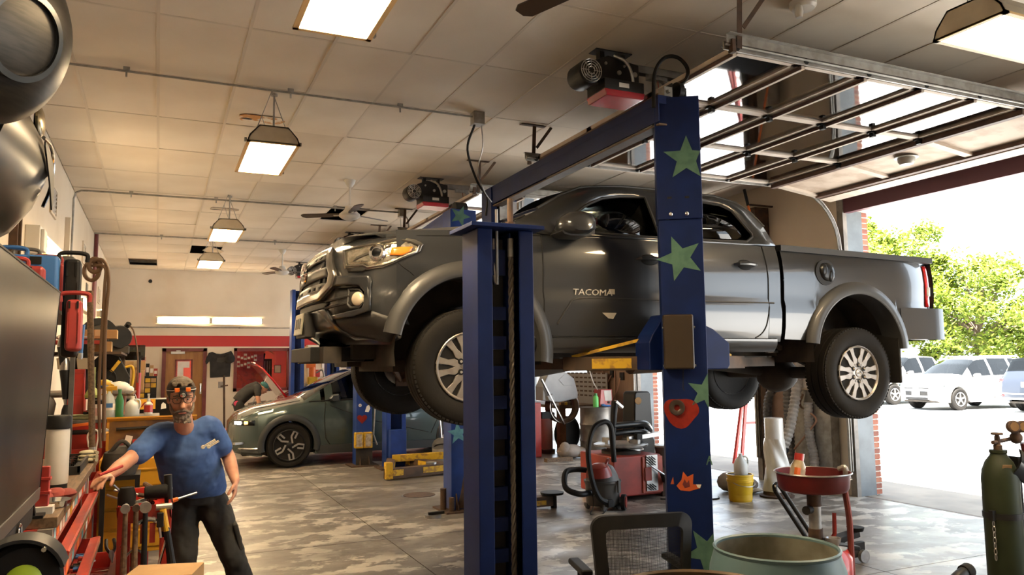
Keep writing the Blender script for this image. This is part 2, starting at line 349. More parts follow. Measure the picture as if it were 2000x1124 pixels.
# office door in the back wall
dr = struct('door_1', MB().bb((DX0+.09, YB+.05, 0), (DX1-.09, YB+.09, 1.12)).bb((DX0+.09, YB+.05, 1.85), (DX1-.09, YB+.09, 2.06)).bb((DX0+.09, YB+.05, 1.12), (DX0+.3, YB+.09, 1.85)).bb((DX1-.33, YB+.05, 1.12), (DX1-.09, YB+.09, 1.85)), M.oak, sm=0)
B('door_frame', MB().bb((DX0, YB-.02, 0), (DX0+.09, YB+.15, 2.13)).bb((DX1-.09, YB-.02, 0), (DX1, YB+.15, 2.13)).bb((DX0, YB-.02, 2.05), (DX1, YB+.15, 2.13)), M.maroon, dr, sm=0)
B('door_light_frame', MB().bb((DX0+.3, YB+.035, 1.12), (DX0+.34, YB+.1, 1.85)).bb((DX1-.37, YB+.035, 1.12), (DX1-.33, YB+.1, 1.85)).bb((DX0+.3, YB+.035, 1.81), (DX1-.33, YB+.1, 1.85)).bb((DX0+.3, YB+.035, 1.12), (DX1-.33, YB+.1, 1.16)), M.maroon, dr, sm=0)
B('door_pane', MB().bb((DX0+.34, YB+.065, 1.16), (DX1-.37, YB+.07, 1.81)), M.glass, dr, sm=0)
B('door_notice', MB().bb((.46, YB+.056, 1.3), (.60, YB+.06, 1.66)).bb((.46, YB+.055, 1.64), (.74, YB+.062, 1.80)), M.paper, dr, sm=0)
B('door_closer', MB().bb((.30, YB-.03, 1.985), (.62, YB+.045, 2.045)).bb((.42, YB-.04, 2.05), (.52, YB+.0, 2.075)), M.whiteplastic, dr, bev=.006)
B('door_handle', MB().bb((.985, YB+.03, .98), (1.03, YB+.05, 1.25)).tube([(1.0, YB+.03, 1.05), (1.0, YB-.03, 1.05), (1.0, YB-.03, 1.2), (1.0, YB+.03, 1.2)], .010), M.chrome, dr)
# shop window into the office
wi = struct('window_1', MB().bb((1.78, YB-.02, WZ0), (1.86, YB+.15, 2.13)).bb((3.12, YB-.02, WZ0), (3.2, YB+.15, 2.13)).bb((1.78, YB-.02, 2.05), (3.2, YB+.15, 2.13)).bb((1.78, YB-.02, WZ0), (3.2, YB+.15, WZ0+.08)), M.maroon, sm=0)
B('window_pane', MB().bb((1.86, YB+.06, WZ0+.08), (3.12, YB+.066, 2.05)), M.glass, wi, sm=0)
# the office behind: a red-walled room with shelves of stock
of = MB()
for a, c in (((-.5, 24.2, 0), (4.2, 24.3, 2.6)), ((-.6, YB+.25, 0), (-.5, 24.3, 2.6)), ((4.1, YB+.25, 0), (4.2, 24.3, 2.6))): of.bb(a, c)
struct('wall_office', of, mat('office_red', (.30, .03, .025), .7), sm=0)
struct('floor_office', MB().bb((-.6, YB+.3, -.1), (4.2, 24.3, 0)), M.dirt, sm=0)
struct('ceiling_office', MB().bb((-.6, YB+.25, 2.6), (4.2, 24.3, 2.7)), M.white_paint, sm=0)

t = thing('added_office_lamp', 'added lamp panel lighting the office, unseen behind the shop window', 'lamp', (1.6, 22.9, 2.58)); B('lamp_frame', MB().bb((-.6, -.3, -.03), (.6, .3, .02)), M.fixture, t, sm=0); B('lens', MB().bb((-.56, -.26, -.036), (.56, .26, -.031)), M.lens, t, sm=0)  # added emissive panel, out of view, to light the closed office
for k in range(7):
    x = 1.86+.085*k; z = 1.66+.03*(k % 2)
    for j in range(2):
        t = thing('oil_pack', ORD[k]+' packet from the left in the '+('upper' if j else 'lower')+' row behind the shop window', 'packet', (x, 21.75, z+j*.19-.05), ('upper' if j else 'lower')+' row packets behind the window'); B('packet', MB().bb((-.037, -.02, 0), (.037, .02, .165)), M['paper' if (k+j) % 3 == 1 else 'red'], t, sm=0); B('packet_panel', MB().bb((-.03, -.022, .05), (.03, -.02, .11)), M['red' if (k+j) % 3 == 1 else 'paper'], t, sm=0)
t = thing('packet_shelf', 'shelf behind the shop window carrying red packets', 'shelf', (2.1, 21.75, 0)); B('shelf_board', MB().bb((-.4, -.1, 1.59), (.5, .2, 1.61)).bb((-.4, .18, 0), (.5, .2, 2.2)), M.red_worn, t, sm=0)
t = thing('office_cooler', 'tall black ribbed cabinet behind the shop window', 'cabinet', (2.62, 22.3, 0)); B('cooler_body', MB().bb((-.25, 0, 0), (.25, .5, 1.86)), M.black, t, bev=.01, sm=0)
for k in range(7): B('cooler_rib', MB().bb((-.23+.068*k, -.015, .1), (-.2+.068*k, 0, 1.8)), M.greyplastic, t, sm=0)
t = thing('framed_picture', 'small pale framed picture inside the office window', 'picture', (2.98, 22.0, 1.58)); B('picture_frame', MB().bb((-.09, -.01, -.11), (.09, .01, .11)), M.black, t, sm=0); B('picture_sheet', MB().bb((-.075, -.012, -.095), (.075, -.01, .095)), M.paper, t, sm=0)
t = thing('office_plant', 'green plant on the cabinet behind the shop window', 'plant', (2.62, 22.5, 1.86)); B('pot', MB().lathe([(0, 0), (.08, 0), (.1, .15), (0, .15)], n=16), M.black, t)
for k in range(14): a = k*2.4; B('leaf', MB().add([(0, 0, .14), (.16*math.cos(a)-.03*math.sin(a), .16*math.sin(a)+.03*math.cos(a), .26), (.40*math.cos(a), .40*math.sin(a), .10+.05*(k % 4)), (.16*math.cos(a)+.03*math.sin(a), .16*math.sin(a)-.03*math.cos(a), .26)], [(0, 1, 2, 3)]), mat('leaf_green', (.05, .14, .03), .6) if 'leaf_green' not in M else M.leaf_green, t, sm=0)
# ================================================================ ceiling: lamps, fans, doors, openers, pipes
def ceiling_light(label, c, rot, patch=True, cord=True):
    """fluorescent box hung on wires; c = centre of the lens"""
    t = thing('hanging_light', label, 'ceiling light', c, 'hanging fluorescent lights'); t.rotation_euler = (0, 0, rot)
    w_, l_ = .44, 1.16; b_ = MB()
    for y in (-l_/2, l_/2-.012): b_.prism([(-w_/2, 0), (w_/2, 0), (w_/2-.02, .06), (w_/2-.10, .15), (-w_/2+.10, .15), (-w_/2+.02, .06)], y, y+.012, 'y')
    b_.prism([(-w_/2, 0), (-w_/2+.02, .06), (-w_/2+.10, .15), (w_/2-.10, .15), (w_/2-.02, .06), (w_/2, 0), (w_/2-.012, 0), (w_/2-.03, .055), (w_/2-.105, .14), (-w_/2+.105, .14), (-w_/2+.03, .055), (-w_/2+.012, 0)], -l_/2, l_/2, 'y')
    B('housing', b_, M.fixture, t, sm=0)
    B('lens', MB().bb((-w_/2+.03, -l_/2+.03, .006), (w_/2-.03, l_/2-.03, .012)), M.lens, t, sm=0)
    B('lens_frame', MB().bb((-w_/2, -l_/2, -.004), (-w_/2+.03, l_/2, .01)).bb((w_/2-.03, -l_/2, -.004), (w_/2, l_/2, .01)).bb((-w_/2, -l_/2, -.004), (w_/2, -l_/2+.03, .01)).bb((-w_/2, l_/2-.03, -.004), (w_/2, l_/2, .01)), mat('lens_edge', (.75, .5, .22), .5) if 'lens_edge' not in M else M.lens_edge, t, sm=0)
    h = ZC-c[2]; q = MB()
    for y in (-.42, .42):
        q.tube([(-.13, y, .15), (0, y*.9, h-.01)], .0035, 5).tube([(.13, y, .15), (0, y*.9, h-.01)], .0035, 5)
    sep('hanger_wire', q, M.steel, t)
    B('conduit_stem', MB().tube([(.03, -.3, .15), (.03, -.3, h)], .009, 8).lathe([(.03, 0), (.03, .02)], (.03, -.3, h-.03), n=12), M.galv, t)
    sep('latch', MB().box((w_/2+.008, -l_/2+.05, .02), (.02, .03, .03)).box((w_/2+.008, l_/2-.05, .02), (.02, .03, .03)).box((-w_/2-.008, -l_/2+.05, .02), (.02, .03, .03)), M.galv, t, sm=0)
    return t
ceiling_light('nearest hanging fluorescent light, cut off by the top edge of the photo', (.85, 3.72, 3.5), 0)
ceiling_light('hanging fluorescent light below the torn orange ceiling patch', (.855, 7.36, 3.54), 0)
ceiling_light('third hanging fluorescent light along the row, under a pale torn patch', (.845, 11.93, 3.54), 0)
ceiling_light('farthest and smallest hanging fluorescent light near the back wall', (.83, 15.42, 3.54), 0)
ceiling_light('hanging fluorescent light crosswise beside the near overhead door track', (4.72, 2.80, 3.5), pi/2)
def wall_light(name, label, a, b_, n, up=(0, 0, 1)):
    """strip light on a wall: a, b_ ends, n = direction into the room"""
    a, b_, n = V(a), V(b_), V(n); t = thing(name, label, 'wall light', (a+b_)/2, 'fluorescent strips on the walls'); c = t.location; d = (b_-a).normalized(); u = V((0, 0, 1))
    q = MB(t); q.bar(a+n*.03, b_+n*.03, .06, .11).bar(a+n*.035+u*.10, b_+n*.075+u*.10, .09, .006).bar(a+n*.035-u*.10, b_+n*.075-u*.10, .09, .006)
    B('reflector', q, M.fixture, t, sm=0)
    for s in (-1, 1): B('tube_lamp', MB(t).tube([a+n*.085+u*.04*s+d*.03, b_+n*.085+u*.04*s-d*.03], .019, 10), M.lens_white, t)
    B('end_cap', MB(t).box(a+n*.07, V((.03, .03, .14))).box(b_+n*.07, V((.03, .03, .14))), M.galv, t, sm=0)
    return t
wall_light('strip_light', 'left strip light of the pair above the red stripe', (-.05, YB, 2.82), (1.19, YB, 2.82), (0, -1, 0))
wall_light('strip_light', 'right strip light of the pair above the red stripe', (1.22, YB, 2.82), (2.46, YB, 2.82), (0, -1, 0))
wall_light('strip_light', 'nearest strip light on the left wall above the tool cases', (XL, 8.9, 2.86), (XL, 10.4, 2.86), (1, 0, 0))
wall_light('strip_light', 'left wall strip light above the brake drum shelf', (XL, 13.2, 2.62), (XL, 14.5, 2.62), (1, 0, 0))
wall_light('strip_light', 'farthest left wall strip light near the back corner', (XL, 17.4, 2.72), (XL, 18.6, 2.72), (1, 0, 0))
# ceiling fans
def fan(label, c, angs, drop=.48):
    t = thing('ceiling_fan', label, 'ceiling fan', c, 'ceiling fans')
    B('canopy', MB().lathe([(.075, 0), (.07, -.03), (.035, -.09), (.02, -.10)], n=20), M.whiteplastic, t)
    B('rod', MB().cyl((0, 0, -.08), (0, 0, -drop+.1), .014, n=10), M.whiteplastic, t)
    B('motor', MB().lathe([(.0, -drop+.14), (.055, -drop+.13), (.07, -drop+.08), (.10, -drop+.05), (.135, -drop+.02), (.14, -drop-.01), (.10, -drop-.04), (.06, -drop-.055), (0, -drop-.06)], n=24), M.whiteplastic, t)
    for a in angs:
        m = Matrix.Translation((0, 0, -drop+.02)) @ Matrix.Rotation(R(a), 4, 'Z') @ Matrix.Rotation(R(11), 4, 'X')
        bl = B('blade', MB().add(*(lambda q: (q.v, q.f))(MB().prism([(.12, -.04), (.24, -.06), (.62, -.062), (.66, -.03), (.66, .035), (.62, .06), (.24, .05), (.12, .03)], -.005, .005)), m), mat('fan_blade', (.055, .033, .022), .4) if 'fan_blade' not in M else M.fan_blade, t, sm=0)
        B('blade_iron', MB().add(*(lambda q: (q.v, q.f))(MB().box((.14, 0, -.008), (.16, .03, .008))), m), M.whiteplastic, bl, sm=0)
    return t
fan('white ceiling fan with dark blades over the truck hood', (2.25, 10.09, ZC), [28, 148, 268])
fan('farther white ceiling fan with dark blades beside the truck grille', (2.32, 16.7, ZC), [5, 118, 245])
fan('near ceiling fan of which one dark blade shows at the top edge', (2.042, 3.203, ZC), [111, 231, 351], .50)
# overhead doors, rolled up under the ceiling
pane_n = 0
def overhead_door(y0, label, det=True):
    t = thing('garage_door', label, 'garage door', (4.9, y0+DW/2, 3.72), 'open overhead doors')
    z = 3.72; xs_ = [3.46, 4.07, 4.68, 5.29, 5.90, 6.51]; ys_ = [y0+.03, y0+.98, y0+1.93, y0+2.88, y0+DW-.02]; ys_ = [y0+.02, y0+.985, y0+1.945, y0+DW-.02]
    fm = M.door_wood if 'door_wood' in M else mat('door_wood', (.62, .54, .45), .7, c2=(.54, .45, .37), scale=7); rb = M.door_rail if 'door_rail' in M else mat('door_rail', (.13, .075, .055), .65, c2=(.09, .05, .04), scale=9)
    gp = None
    for i in range(5):
        a, c = xs_[i]+.006, xs_[i+1]-.006; q = MB(t)
        for x in (a, c-.055): q.bb((x, ys_[0], z-.02), (x+.055, ys_[3], z+.02))
        for k, y in enumerate(ys_): q.bb((a, y-(.04 if k else 0), z-.02), (c, y+(.04 if k < 3 else 0), z+.02))
        sec = B('door_section', q, fm, t, sm=0)
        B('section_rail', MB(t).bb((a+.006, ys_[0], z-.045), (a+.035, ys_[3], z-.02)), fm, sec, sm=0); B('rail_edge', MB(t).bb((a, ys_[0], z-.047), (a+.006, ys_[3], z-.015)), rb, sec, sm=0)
        for k in range(3):
            p = B('pane', MB(t).bb((a+.05, ys_[k]+.035, z-.004), (c-.05, ys_[k+1]-.035, z+.002)), M.door_glass, sec, sm=0)
        if det:
            for y in ys_[1:3]: B('hinge', MB(t).box((c, y, z-.03), (.09, .05, .012)).box((c, y, z-.05), (.035, .045, .035)), M.black, sec, sm=0)
    # solid bottom section, tilting down towards the opening
    m = Matrix.Translation((6.52, 0, z)) @ Matrix.Rotation(R(7), 4, 'Y') @ Matrix.Translation((-6.52, 0, -z))
    q = MB(t)
    def bbm(mb, a, b_): p = MB().bb(a, b_); mb.add([v for v in p.v], p.f, m)
    bbm(q, (6.52, ys_[0], z), (7.44, ys_[3], z+.02))
    sec = B('bottom_section', q, mat('door_board', (.55, .45, .36), .75, c2=(.44, .34, .26), scale=5, lo=.45, hi=.62) if 'door_board' not in M else M.door_board, t, sm=0)
    q = MB(t)
    for y in ys_: bbm(q, (6.52, y-.04, z-.03), (7.44, y+.04, z))
    B('stile', q, fm, sec, sm=0)
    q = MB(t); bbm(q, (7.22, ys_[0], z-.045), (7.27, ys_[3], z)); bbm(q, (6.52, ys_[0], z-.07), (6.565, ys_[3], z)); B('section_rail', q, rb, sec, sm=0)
    q = MB(t); bbm(q, (7.29, ys_[0], z-.05), (7.46, ys_[3], z)); B('bottom_rail', q, fm, sec, sm=0)
    # tracks with rollers and the angle hangers
    for y, s in ((y0-.03, -1), (y0+DW+.03, 1)):
        path = [(3.35, y, z-.01), (6.9, y, z-.01)] + [(6.9+.72*math.sin(R(a)), y, z-.01-.72+.72*math.cos(R(a))) for a in range(10, 91, 10)] + [(7.62, y, .3)]
        q = MB(t)
        for dy, hh in ((-.022, .05), (.022, .05)):
            q.tube([(p[0], p[1]+dy, p[2]) for p in path], .008, 6)
        for p, r_ in zip(path, path[1:]): q.bar(p, r_, .012 if abs(p[2]-r_[2]) < 2.5 else .03, .055, up=(0, 1, 0) if False else (0, 0, 1) if abs(p[2]-r_[2]) < .3 else (1, 0, 0))
        tr = B('track', q, M.galv, t)
        B('track_angle', MB(t).bb((3.35, y+.03*s, z), (6.9, y+.034*s, z+.06)).bb((3.35, y+.03*s, z+.056), (6.9, y+.07*s, z+.06)), M.galv, tr, sm=0)
        for x in (3.45,):
            h = MB(t).bar((x, y+.04*s, z-.03), (x+.02, y+.04*s, ZC), .04, .005, up=(0, 1, 0)).bar((x+.04, y+.04*s, z+.12), (x+.22, y+.05*s, ZC), .03, .005, up=(0, 1, 0)).bar((x-.14, y+.04*s, ZC-.01), (x+.14, y+.04*s, ZC-.01), .05, .006)
            h.box((x-.05, y+.03*s, z-.02), (.03, .04, .09))
            B('perforated_hanger', h, M.rust, tr, sm=0)
        for x in xs_: B('roller', MB(t).cyl((x, y-.04*s*0, z-.012), (x, y-.07*s, z-.012), .012, n=8).cyl((x, y-.01, z-.012), (x, y+.01, z-.012), .022, n=10), M.black, tr)
    return t
overhead_door(DOORS[0], 'open glazed overhead door of the nearest bay, its track at top right')
g1 = overhead_door(DOORS[1], 'large open glazed overhead door above the raised truck')
overhead_door(DOORS[2], 'open glazed overhead door partly hidden behind the lift beam', False)
overhead_door(DOORS[3], 'open overhead door beyond the second blue column', False)
B('door_lamp', MB(g1).lathe([(.11, .0), (.115, -.008), (.085, -.012), (.08, -.05), (.06, -.075), (.0, -.085)], (6.86, 5.38, 3.67), n=20), mat('lamp_dirty', (.34, .32, .28), .4), g1)
B('notice', MB(g1).box((4.93, 5.2, 3.722+.004), (.26, .2, .002), (0, 0, 12)), M.paper, g1, sm=0)
# garage door openers
def opener(label, c, det=True):
    x, y, z = c; t = thing('door_opener', label, 'door opener', (x, y, z), 'garage door openers on the ceiling')
    bp_ = mat('opener_black', (.018, .017, .018), .45, .3) if 'opener_black' not in M else M.opener_black
    B('gear_case', MB(t).prism([(x-.22, z-.10), (x-.20, z+.04), (x-.06, z+.10), (x+.22, z+.06), (x+.22, z-.12), (x+.05, z-.16), (x-.12, z-.16)], y-.09, y+.09, 'y'), bp_, t, bev=.008, sm=0)
    B('ceiling_bracket', MB(t).bb((x-.10, y-.03, z+.05), (x-.06, y+.03, ZC)).bb((x+.10, y-.03, z+.05), (x+.13, y+.03, ZC)).bb((x-.15, y-.06, ZC-.008), (x+.18, y+.06, ZC)), bp_, t, sm=0)
    mo_ = B('motor', MB(t).lathe([(.0, 0), (.06, .0), (.095, .02), (.10, .05), (.10, .20), (.085, .23), (0, .235)], (x-.26, y-.16, z-.075), (0, 1, 0), 24), M.blackplastic, t)
    q = MB(t)
    for rr in (.03, .05, .07, .088): q.tube([(x-.26+rr*math.cos(a), y-.165, z-.075+rr*math.sin(a)) for a in [2*pi*k/18 for k in range(18)]], .004, 5, closed=True)
    for k in range(8): a = pi*k/4; q.tube([(x-.26+.02*math.cos(a), y-.165, z-.075+.02*math.sin(a)), (x-.26+.09*math.cos(a), y-.165, z-.075+.09*math.sin(a))], .003, 5)
    B('motor_grille', q, M.alu, mo_)
    lb = B('light_box', MB(t).bb((x-.15, y-.17, z-.20), (x+.21, y+.10, z-.115)), bp_, t, bev=.006, sm=0)
    B('red_lens', MB(t).prism([(x-.14, z-.255), (x+.20, z-.255), (x+.215, z-.20), (x-.155, z-.20)], y-.175, y+.105, 'y'), mat('red_lens', (.35, .02, .03), .2, coat=.6) if 'red_lens' not in M else M.red_lens, t, bev=.008, sm=0)
    B('rating_plate', MB(t).bb((x-.02, y-.172, z-.175), (x+.07, y-.169, z-.14)), M.paper, lb, sm=0)
    B('flex_conduit', MB(t).tube(smoothpath([(x-.02, y-.1, z+.10), (x+.06, y-.14, z+.05), (x+.10, y-.16, z-.04), (x+.12, y-.15, z-.13)]), .014, 8), M.steel, t)
    B('rail', MB(t).bb((x+.2, y-.035, z+.03), (XR-.02, y-.028, z+.09)).bb((x+.2, y+.028, z+.03), (XR-.02, y+.035, z+.09)).bb((x+.2, y-.035, z+.084), (XR-.02, y+.035, z+.09)), M.galv, t, sm=0)
    B('trolley', MB(t).box((x+.45, y, z+.02), (.18, .05, .05)).bar((x+.5, y, z+.01), (x+.78, y+.03, z-.20), .03, .03), M.steel, t, sm=0)
    B('release_cord', MB(t).tube(smoothpath([(x+.46, y, z), (x+.50, y, z-.3), (x+.48, y, z-.62), (x+.44, y-.02, z-.74)]), .004, 5), M.red_worn, t)
    B('bolt', MB(t).cyl((x+.03, y-.09, z-.03), (x+.03, y-.105, z-.03), .018, n=8).cyl((x-.09, y-.09, z+.03), (x-.09, y-.102, z+.03), .012, n=8).cyl((x+.17, y-.09, z-.03), (x+.17, y-.11, z-.03), .022, n=12).cyl((x+.08, y-.09, z+.03), (x+.08, y-.102, z+.03), .01, n=8), M.alu, t)
    return t
opener('large black door opener with red lens box in front of the glazed door', (3.20, 5.12, 3.92))
opener('black door opener with red lens box right of the near ceiling fan', (3.20, 9.62, 3.93))
opener('black door opener just above the front of the truck hood', (3.22, 14.1, 3.94))
opener('farthest black door opener beside the truck grille', (3.05, 18.6, 3.94))
# conduits and cables
def conduit(name, label, pts, r, boxes, clips, drops=(), x=None):
    t = thing(name, label, 'pipe', pts[0], 'conduits across the ceiling')
    for p in pts[1:] and [pts]: B('pipe', MB(t).tube(p, r, 8), M.galv, t)
    for c in boxes: B('junction_box', MB(t).box(c, (.11, .11, .12)).box((c[0], c[1], c[2]-.062), (.12, .12, .006)), M.galv, t, bev=.004, sm=0)
    for c in clips: B('clip', MB(t).box((c[0], c[1], c[2]+.02), (.05, .02, .03)).cyl((c[0], c[1], c[2]-.05), (c[0], c[1], c[2]), .008, n=6), M.steel, t, sm=0)
    for d in drops: B('cable', MB(t).tube(smoothpath(d[0]), d[1], 8), d[2], t)
    return t
z_ = ZC-.045
conduit('ceiling_conduit', 'nearest pair of thin pipes crossing the ceiling to a grey box', [(-1.1, 6.86, z_), (2.75, 6.88, z_)], .010, [(2.78, 6.88, ZC-.06)], [(-.3, 6.86, z_), (1.0, 6.87, z_), (2.0, 6.88, z_)],
    [([(2.75, 6.88, ZC-.12), (2.70, 6.95, 3.72), (2.86, 7.1, 3.45), (3.03, 7.25, 3.33), (3.12, 7.5, 3.2)], .012, M.black), ([(2.82, 6.88, ZC-.12), (2.84, 6.9, 3.75), (2.83, 7.0, 3.55), (2.95, 7.15, 3.38), (3.1, 7.3, 3.3)], .006, M.steel), ([(-1.1, 6.9, z_+.012), (2.75, 6.92, z_+.012)], .007, M.galv)])
conduit('ceiling_conduit', 'middle ceiling pipe that bends down the left wall', [(XL+.03, 11.8, 2.6), (XL+.03, 11.8, z_-.12), (XL+.05, 11.8, z_-.04), (XL+.11, 11.8, z_-.005), (XL+.2, 11.8, z_), (3.4, 11.75, z_)], .013, [(3.45, 11.75, ZC-.05)], [(-.4, 11.8, z_), (.7, 11.78, z_), (2.4, 11.76, z_)],
    [([(3.47, 11.75, ZC-.1), (3.53, 11.75, 3.95), (3.56, 11.75, 3.8), (3.56, 11.75, 3.4)], .012, M.galv), ([(3.42, 11.75, ZC-.1), (3.44, 11.78, 3.7), (3.4, 11.8, 3.4)], .005, M.whiteplastic)])
conduit('ceiling_conduit', 'farthest ceiling pipe running to a box above the truck hood', [(XL+.03, 15.5, z_), (3.4, 15.4, z_)], .014, [(3.44, 15.4, ZC-.05)], [(0, 15.5, z_), (2.0, 15.45, z_)], [([(3.44, 15.4, ZC-.1), (3.44, 15.42, 3.7)], .008, M.black)])
solo('wall_pipe', 'dark vertical pipe on the left wall below the farthest conduit', 'pipe', MB().tube([(XL+.04, 15.9, 1.2), (XL+.04, 15.9, ZC)], .035, 10).tube([(XL+.04, 15.75, 1.6), (XL+.04, 15.75, 3.5)], .025, 10), M.maroon)
solo('wall_conduit', 'thin pipe along the back wall just below the strip lights', 'pipe', MB().tube([(-.9, YB-.02, 2.645), (XR, YB-.02, 2.66)], .012, 8).box((1.9, YB-.02, 2.65), (.04, .04, .04)), M.galv)
# small things on the ceiling and walls
t = thing('smoke_detector', 'white smoke detector on the ceiling at the top edge', 'detector', (3.97, 3.84, ZC))
B('detector_body', MB().lathe([(.0, 0), (.09, 0), (.09, -.03), (.075, -.05), (.03, -.06), (0, -.062)], n=24), M.whiteplastic, t); B('horn', MB().lathe([(.02, 0), (.03, -.05), (.022, -.09), (0, -.092)], (-.06, -.02, -.04), n=12), M.whiteplastic, t)
for k, (y, z, lab) in enumerate(((9.9, 3.5, 'nearest wall vent panel high on the left wall'), (13.9, 3.45, 'second wall vent panel high on the left wall'), (17.6, 3.1, 'third small vent panel near the back corner'))):
    t = thing('wall_vent', lab, 'vent', (XL, y, z), 'vent panels on the left wall'); s_ = (.22, .14) if k < 2 else (.2, .13)
    B('vent_frame', MB().bb((0, -s_[0]-.03, -s_[1]-.03), (.02, s_[0]+.03, -s_[1])).bb((0, -s_[0]-.03, s_[1]), (.02, s_[0]+.03, s_[1]+.03)).bb((0, -s_[0]-.03, -s_[1]), (.02, -s_[0], s_[1])).bb((0, s_[0], -s_[1]), (.02, s_[0]+.03, s_[1])), M.white_paint, t, sm=0)
    for j in range(6): B('louver', MB().box((.008, 0, -s_[1]+(j+.5)*s_[1]/3), (.006, s_[0]*2, s_[1]/3*.9), (0, 25, 0)), M.galv, t, sm=0)
t = thing('electrical_box', 'cream electrical box on the left wall above the tool cases', 'electrical box', (XL, 8.25, 2.80))
B('box_body', MB().bb((0, -.16, -.13), (.12, .10, .13)), M.whiteplastic, t, bev=.008); B('box_cover', MB().bb((.12, -.12, -.10), (.15, .06, .10)), M.whiteplastic, t, bev=.005); B('cable', MB().tube([(.05, -.05, -.13), (.04, -.05, -.5)], .012, 6), M.black, t)
solo('wall_panel', 'tall pale board on the left wall behind the bent pipe', 'panel', MB().bb((XL, 11.2, 2.5), (XL+.03, 11.42, 3.55)).bb((XL+.03, 11.2, 2.5), (XL+.06, 11.23, 3.55)), M.white_paint, sm=0)
solo('wall_post', 'dark brown upright post on the left wall above the tool cases', 'post', MB().bb((XL, 7.3, 1.9), (XL+.06, 7.42, 3.2)).bb((XL+.06, 7.34, 1.9), (XL+.08, 7.38, 3.2)), M.rust, sm=0)
solo('wall_notice', 'small grey plate on the left wall near the far corner', 'sign', MB().bb((XL, 14.6, 2.86), (XL+.012, 14.95, 3.06)).bb((XL+.012, 14.63, 2.89), (XL+.014, 14.92, 3.03)), M.greyplastic, sm=0)
solo('wall_outlet', 'grey outlet plate on the back wall below the hanging shirt', 'outlet', MB().bb((1.42, YB-.015, 1.12), (1.57, YB, 1.28)).bb((1.45, YB-.02, 1.15), (1.54, YB-.015, 1.25)), M.galv, sm=0)
# black T-shirt pinned to the back wall
def shirt_surf():
    q = MB(); out = [(-.24, 0), (-.25, .34), (-.26, .42), (-.33, .33), (-.36, .41), (-.33, .52), (-.28, .63), (-.2, .655), (-.1, .61), (0, .60), (.1, .62), (.20, .66), (.25, .68), (.30, .60), (.35, .47), (.33, .40), (.25, .36), (.25, .30), (.235, .02)]
    q.prism(out, -.012, .012, 'y'); return q
t = thing('hanging_shirt', 'black T-shirt pinned to the back wall right of the door', 'shirt', (1.46, YB-.025, 1.38))
B('shirt_body', shirt_surf(), mat('black_cloth', (.016, .015, .015), .9, c2=(.028, .026, .024), scale=6, bump=.3), t, bev=.008, sm=0)
B('print', MB().add([(x*1., -.016, z) for x, z in ((-.08, .5), (.1, .52), (.12, .42), (.02, .38), (-.1, .4))], [(0, 1, 2, 3, 4)]), mat('faint_print', (.05, .045, .04), .9), t, sm=0)
B('bunched_sleeve', MB().ball((.22, -.04, .48), (.13, .04, .12), 12), M.black_cloth, t)
# ================================================================ two-post lifts
mat('lift_blue', (.003, .014, .085), .48, spec=.22, c2=(.0025, .011, .064), scale=4, bump=.03, bscale=12)
mat('lift_blue_worn', (.015, .045, .22), .42, c2=(.011, .03, .14), scale=3, spec=.35)
mat('star_green', (.085, .175, .13), .6, spec=.2, c2=(.065, .14, .105), scale=14); mat('star_cyan', (.12, .33, .40), .6, c2=(.08, .24, .32), scale=14)
mat('poppy', (.24, .018, .010), .6, spec=.2, c2=(.18, .012, .008), scale=12); mat('fox_orange', (.50, .085, .015), .6)
mat('arm_brown', (.055, .032, .018), .6, c2=(.09, .05, .025), scale=9); mat('arm_yellow', (.62, .38, .02), .55, c2=(.36, .2, .03), scale=16, lo=.5, hi=.6)
mat('cover_brown', (.025, .016, .009), .28, c2=(.035, .023, .012), scale=3, coat=.2)
def cchan(mb, x0, x1, y0, y1, z0, z1, open_='+y', lip=.07, th=.012):
    """C-shaped column: open on the +y or -y side"""
    if open_ == '+y': P = [(x0, y0), (x1, y0), (x1, y1), (x1-lip, y1), (x1-lip, y1-th), (x1-th, y1-th), (x1-th, y0+th), (x0+th, y0+th), (x0+th, y1-th), (x0+lip, y1-th), (x0+lip, y1), (x0, y1)]
    else: P = [(x0, y1), (x0, y0), (x0+lip, y0), (x0+lip, y0+th), (x0+th, y0+th), (x0+th, y1-th), (x1-th, y1-th), (x1-th, y0+th), (x1-lip, y0+th), (x1-lip, y0), (x1, y0), (x1, y1)]
    mb.prism(P, z0, z1, 'z'); return mb
def star(cx, cz, r, rot, y, t, m, lab=None, clip=None):
    P = []
    for k in range(10):
        a = R(rot+36*k); q = r*(1, .42)[k % 2]; P.append((cx+q*math.cos(a), cz+q*math.sin(a)))
    if clip: P = [(min(p[0], clip), p[1]) for p in P]
    o = B('painted_star', MB(t).prism(P, y-.0015, y, 'y'), m, t, sm=0)
    return o
# --- lift of the bay the camera stands in: its far column, open side to the camera
t = thing('lift_column', 'blue lift column with open channel and steel cable before the truck', 'lift column', (1.67, 3.86, 0))
B('column', cchan(MB(t), 1.51, 1.835, 3.75, 3.98, .012, 2.34, '-y', .085, .014), M.lift_blue, t, bev=.006, seg=2, smooth=30)
B('top_plate', MB(t).bb((1.455, 3.69, 2.34), (1.875, 4.03, 2.362)), M.lift_blue, t, bev=.003, sm=0)
B('base_plate', MB(t).bb((1.4, 3.65, 0), (1.95, 4.1, .012)), M.lift_blue_worn, t, sm=0)
lb = B('lock_ladder', MB(t).bb((1.60, 3.855, .1), (1.70, 3.86, 2.3)), M.black, t, sm=0)
q = MB(t); q.bb((1.60, 3.82, 2.10), (1.70, 3.855, 2.24))
for k in range(15): q.bb((1.60, 3.82, 1.86-.158*k), (1.70, 3.855, 1.93-.158*k)) if 1.86-.158*k > .05 else 0
sep('lock_rung', q, M.lift_blue, t, sm=0)
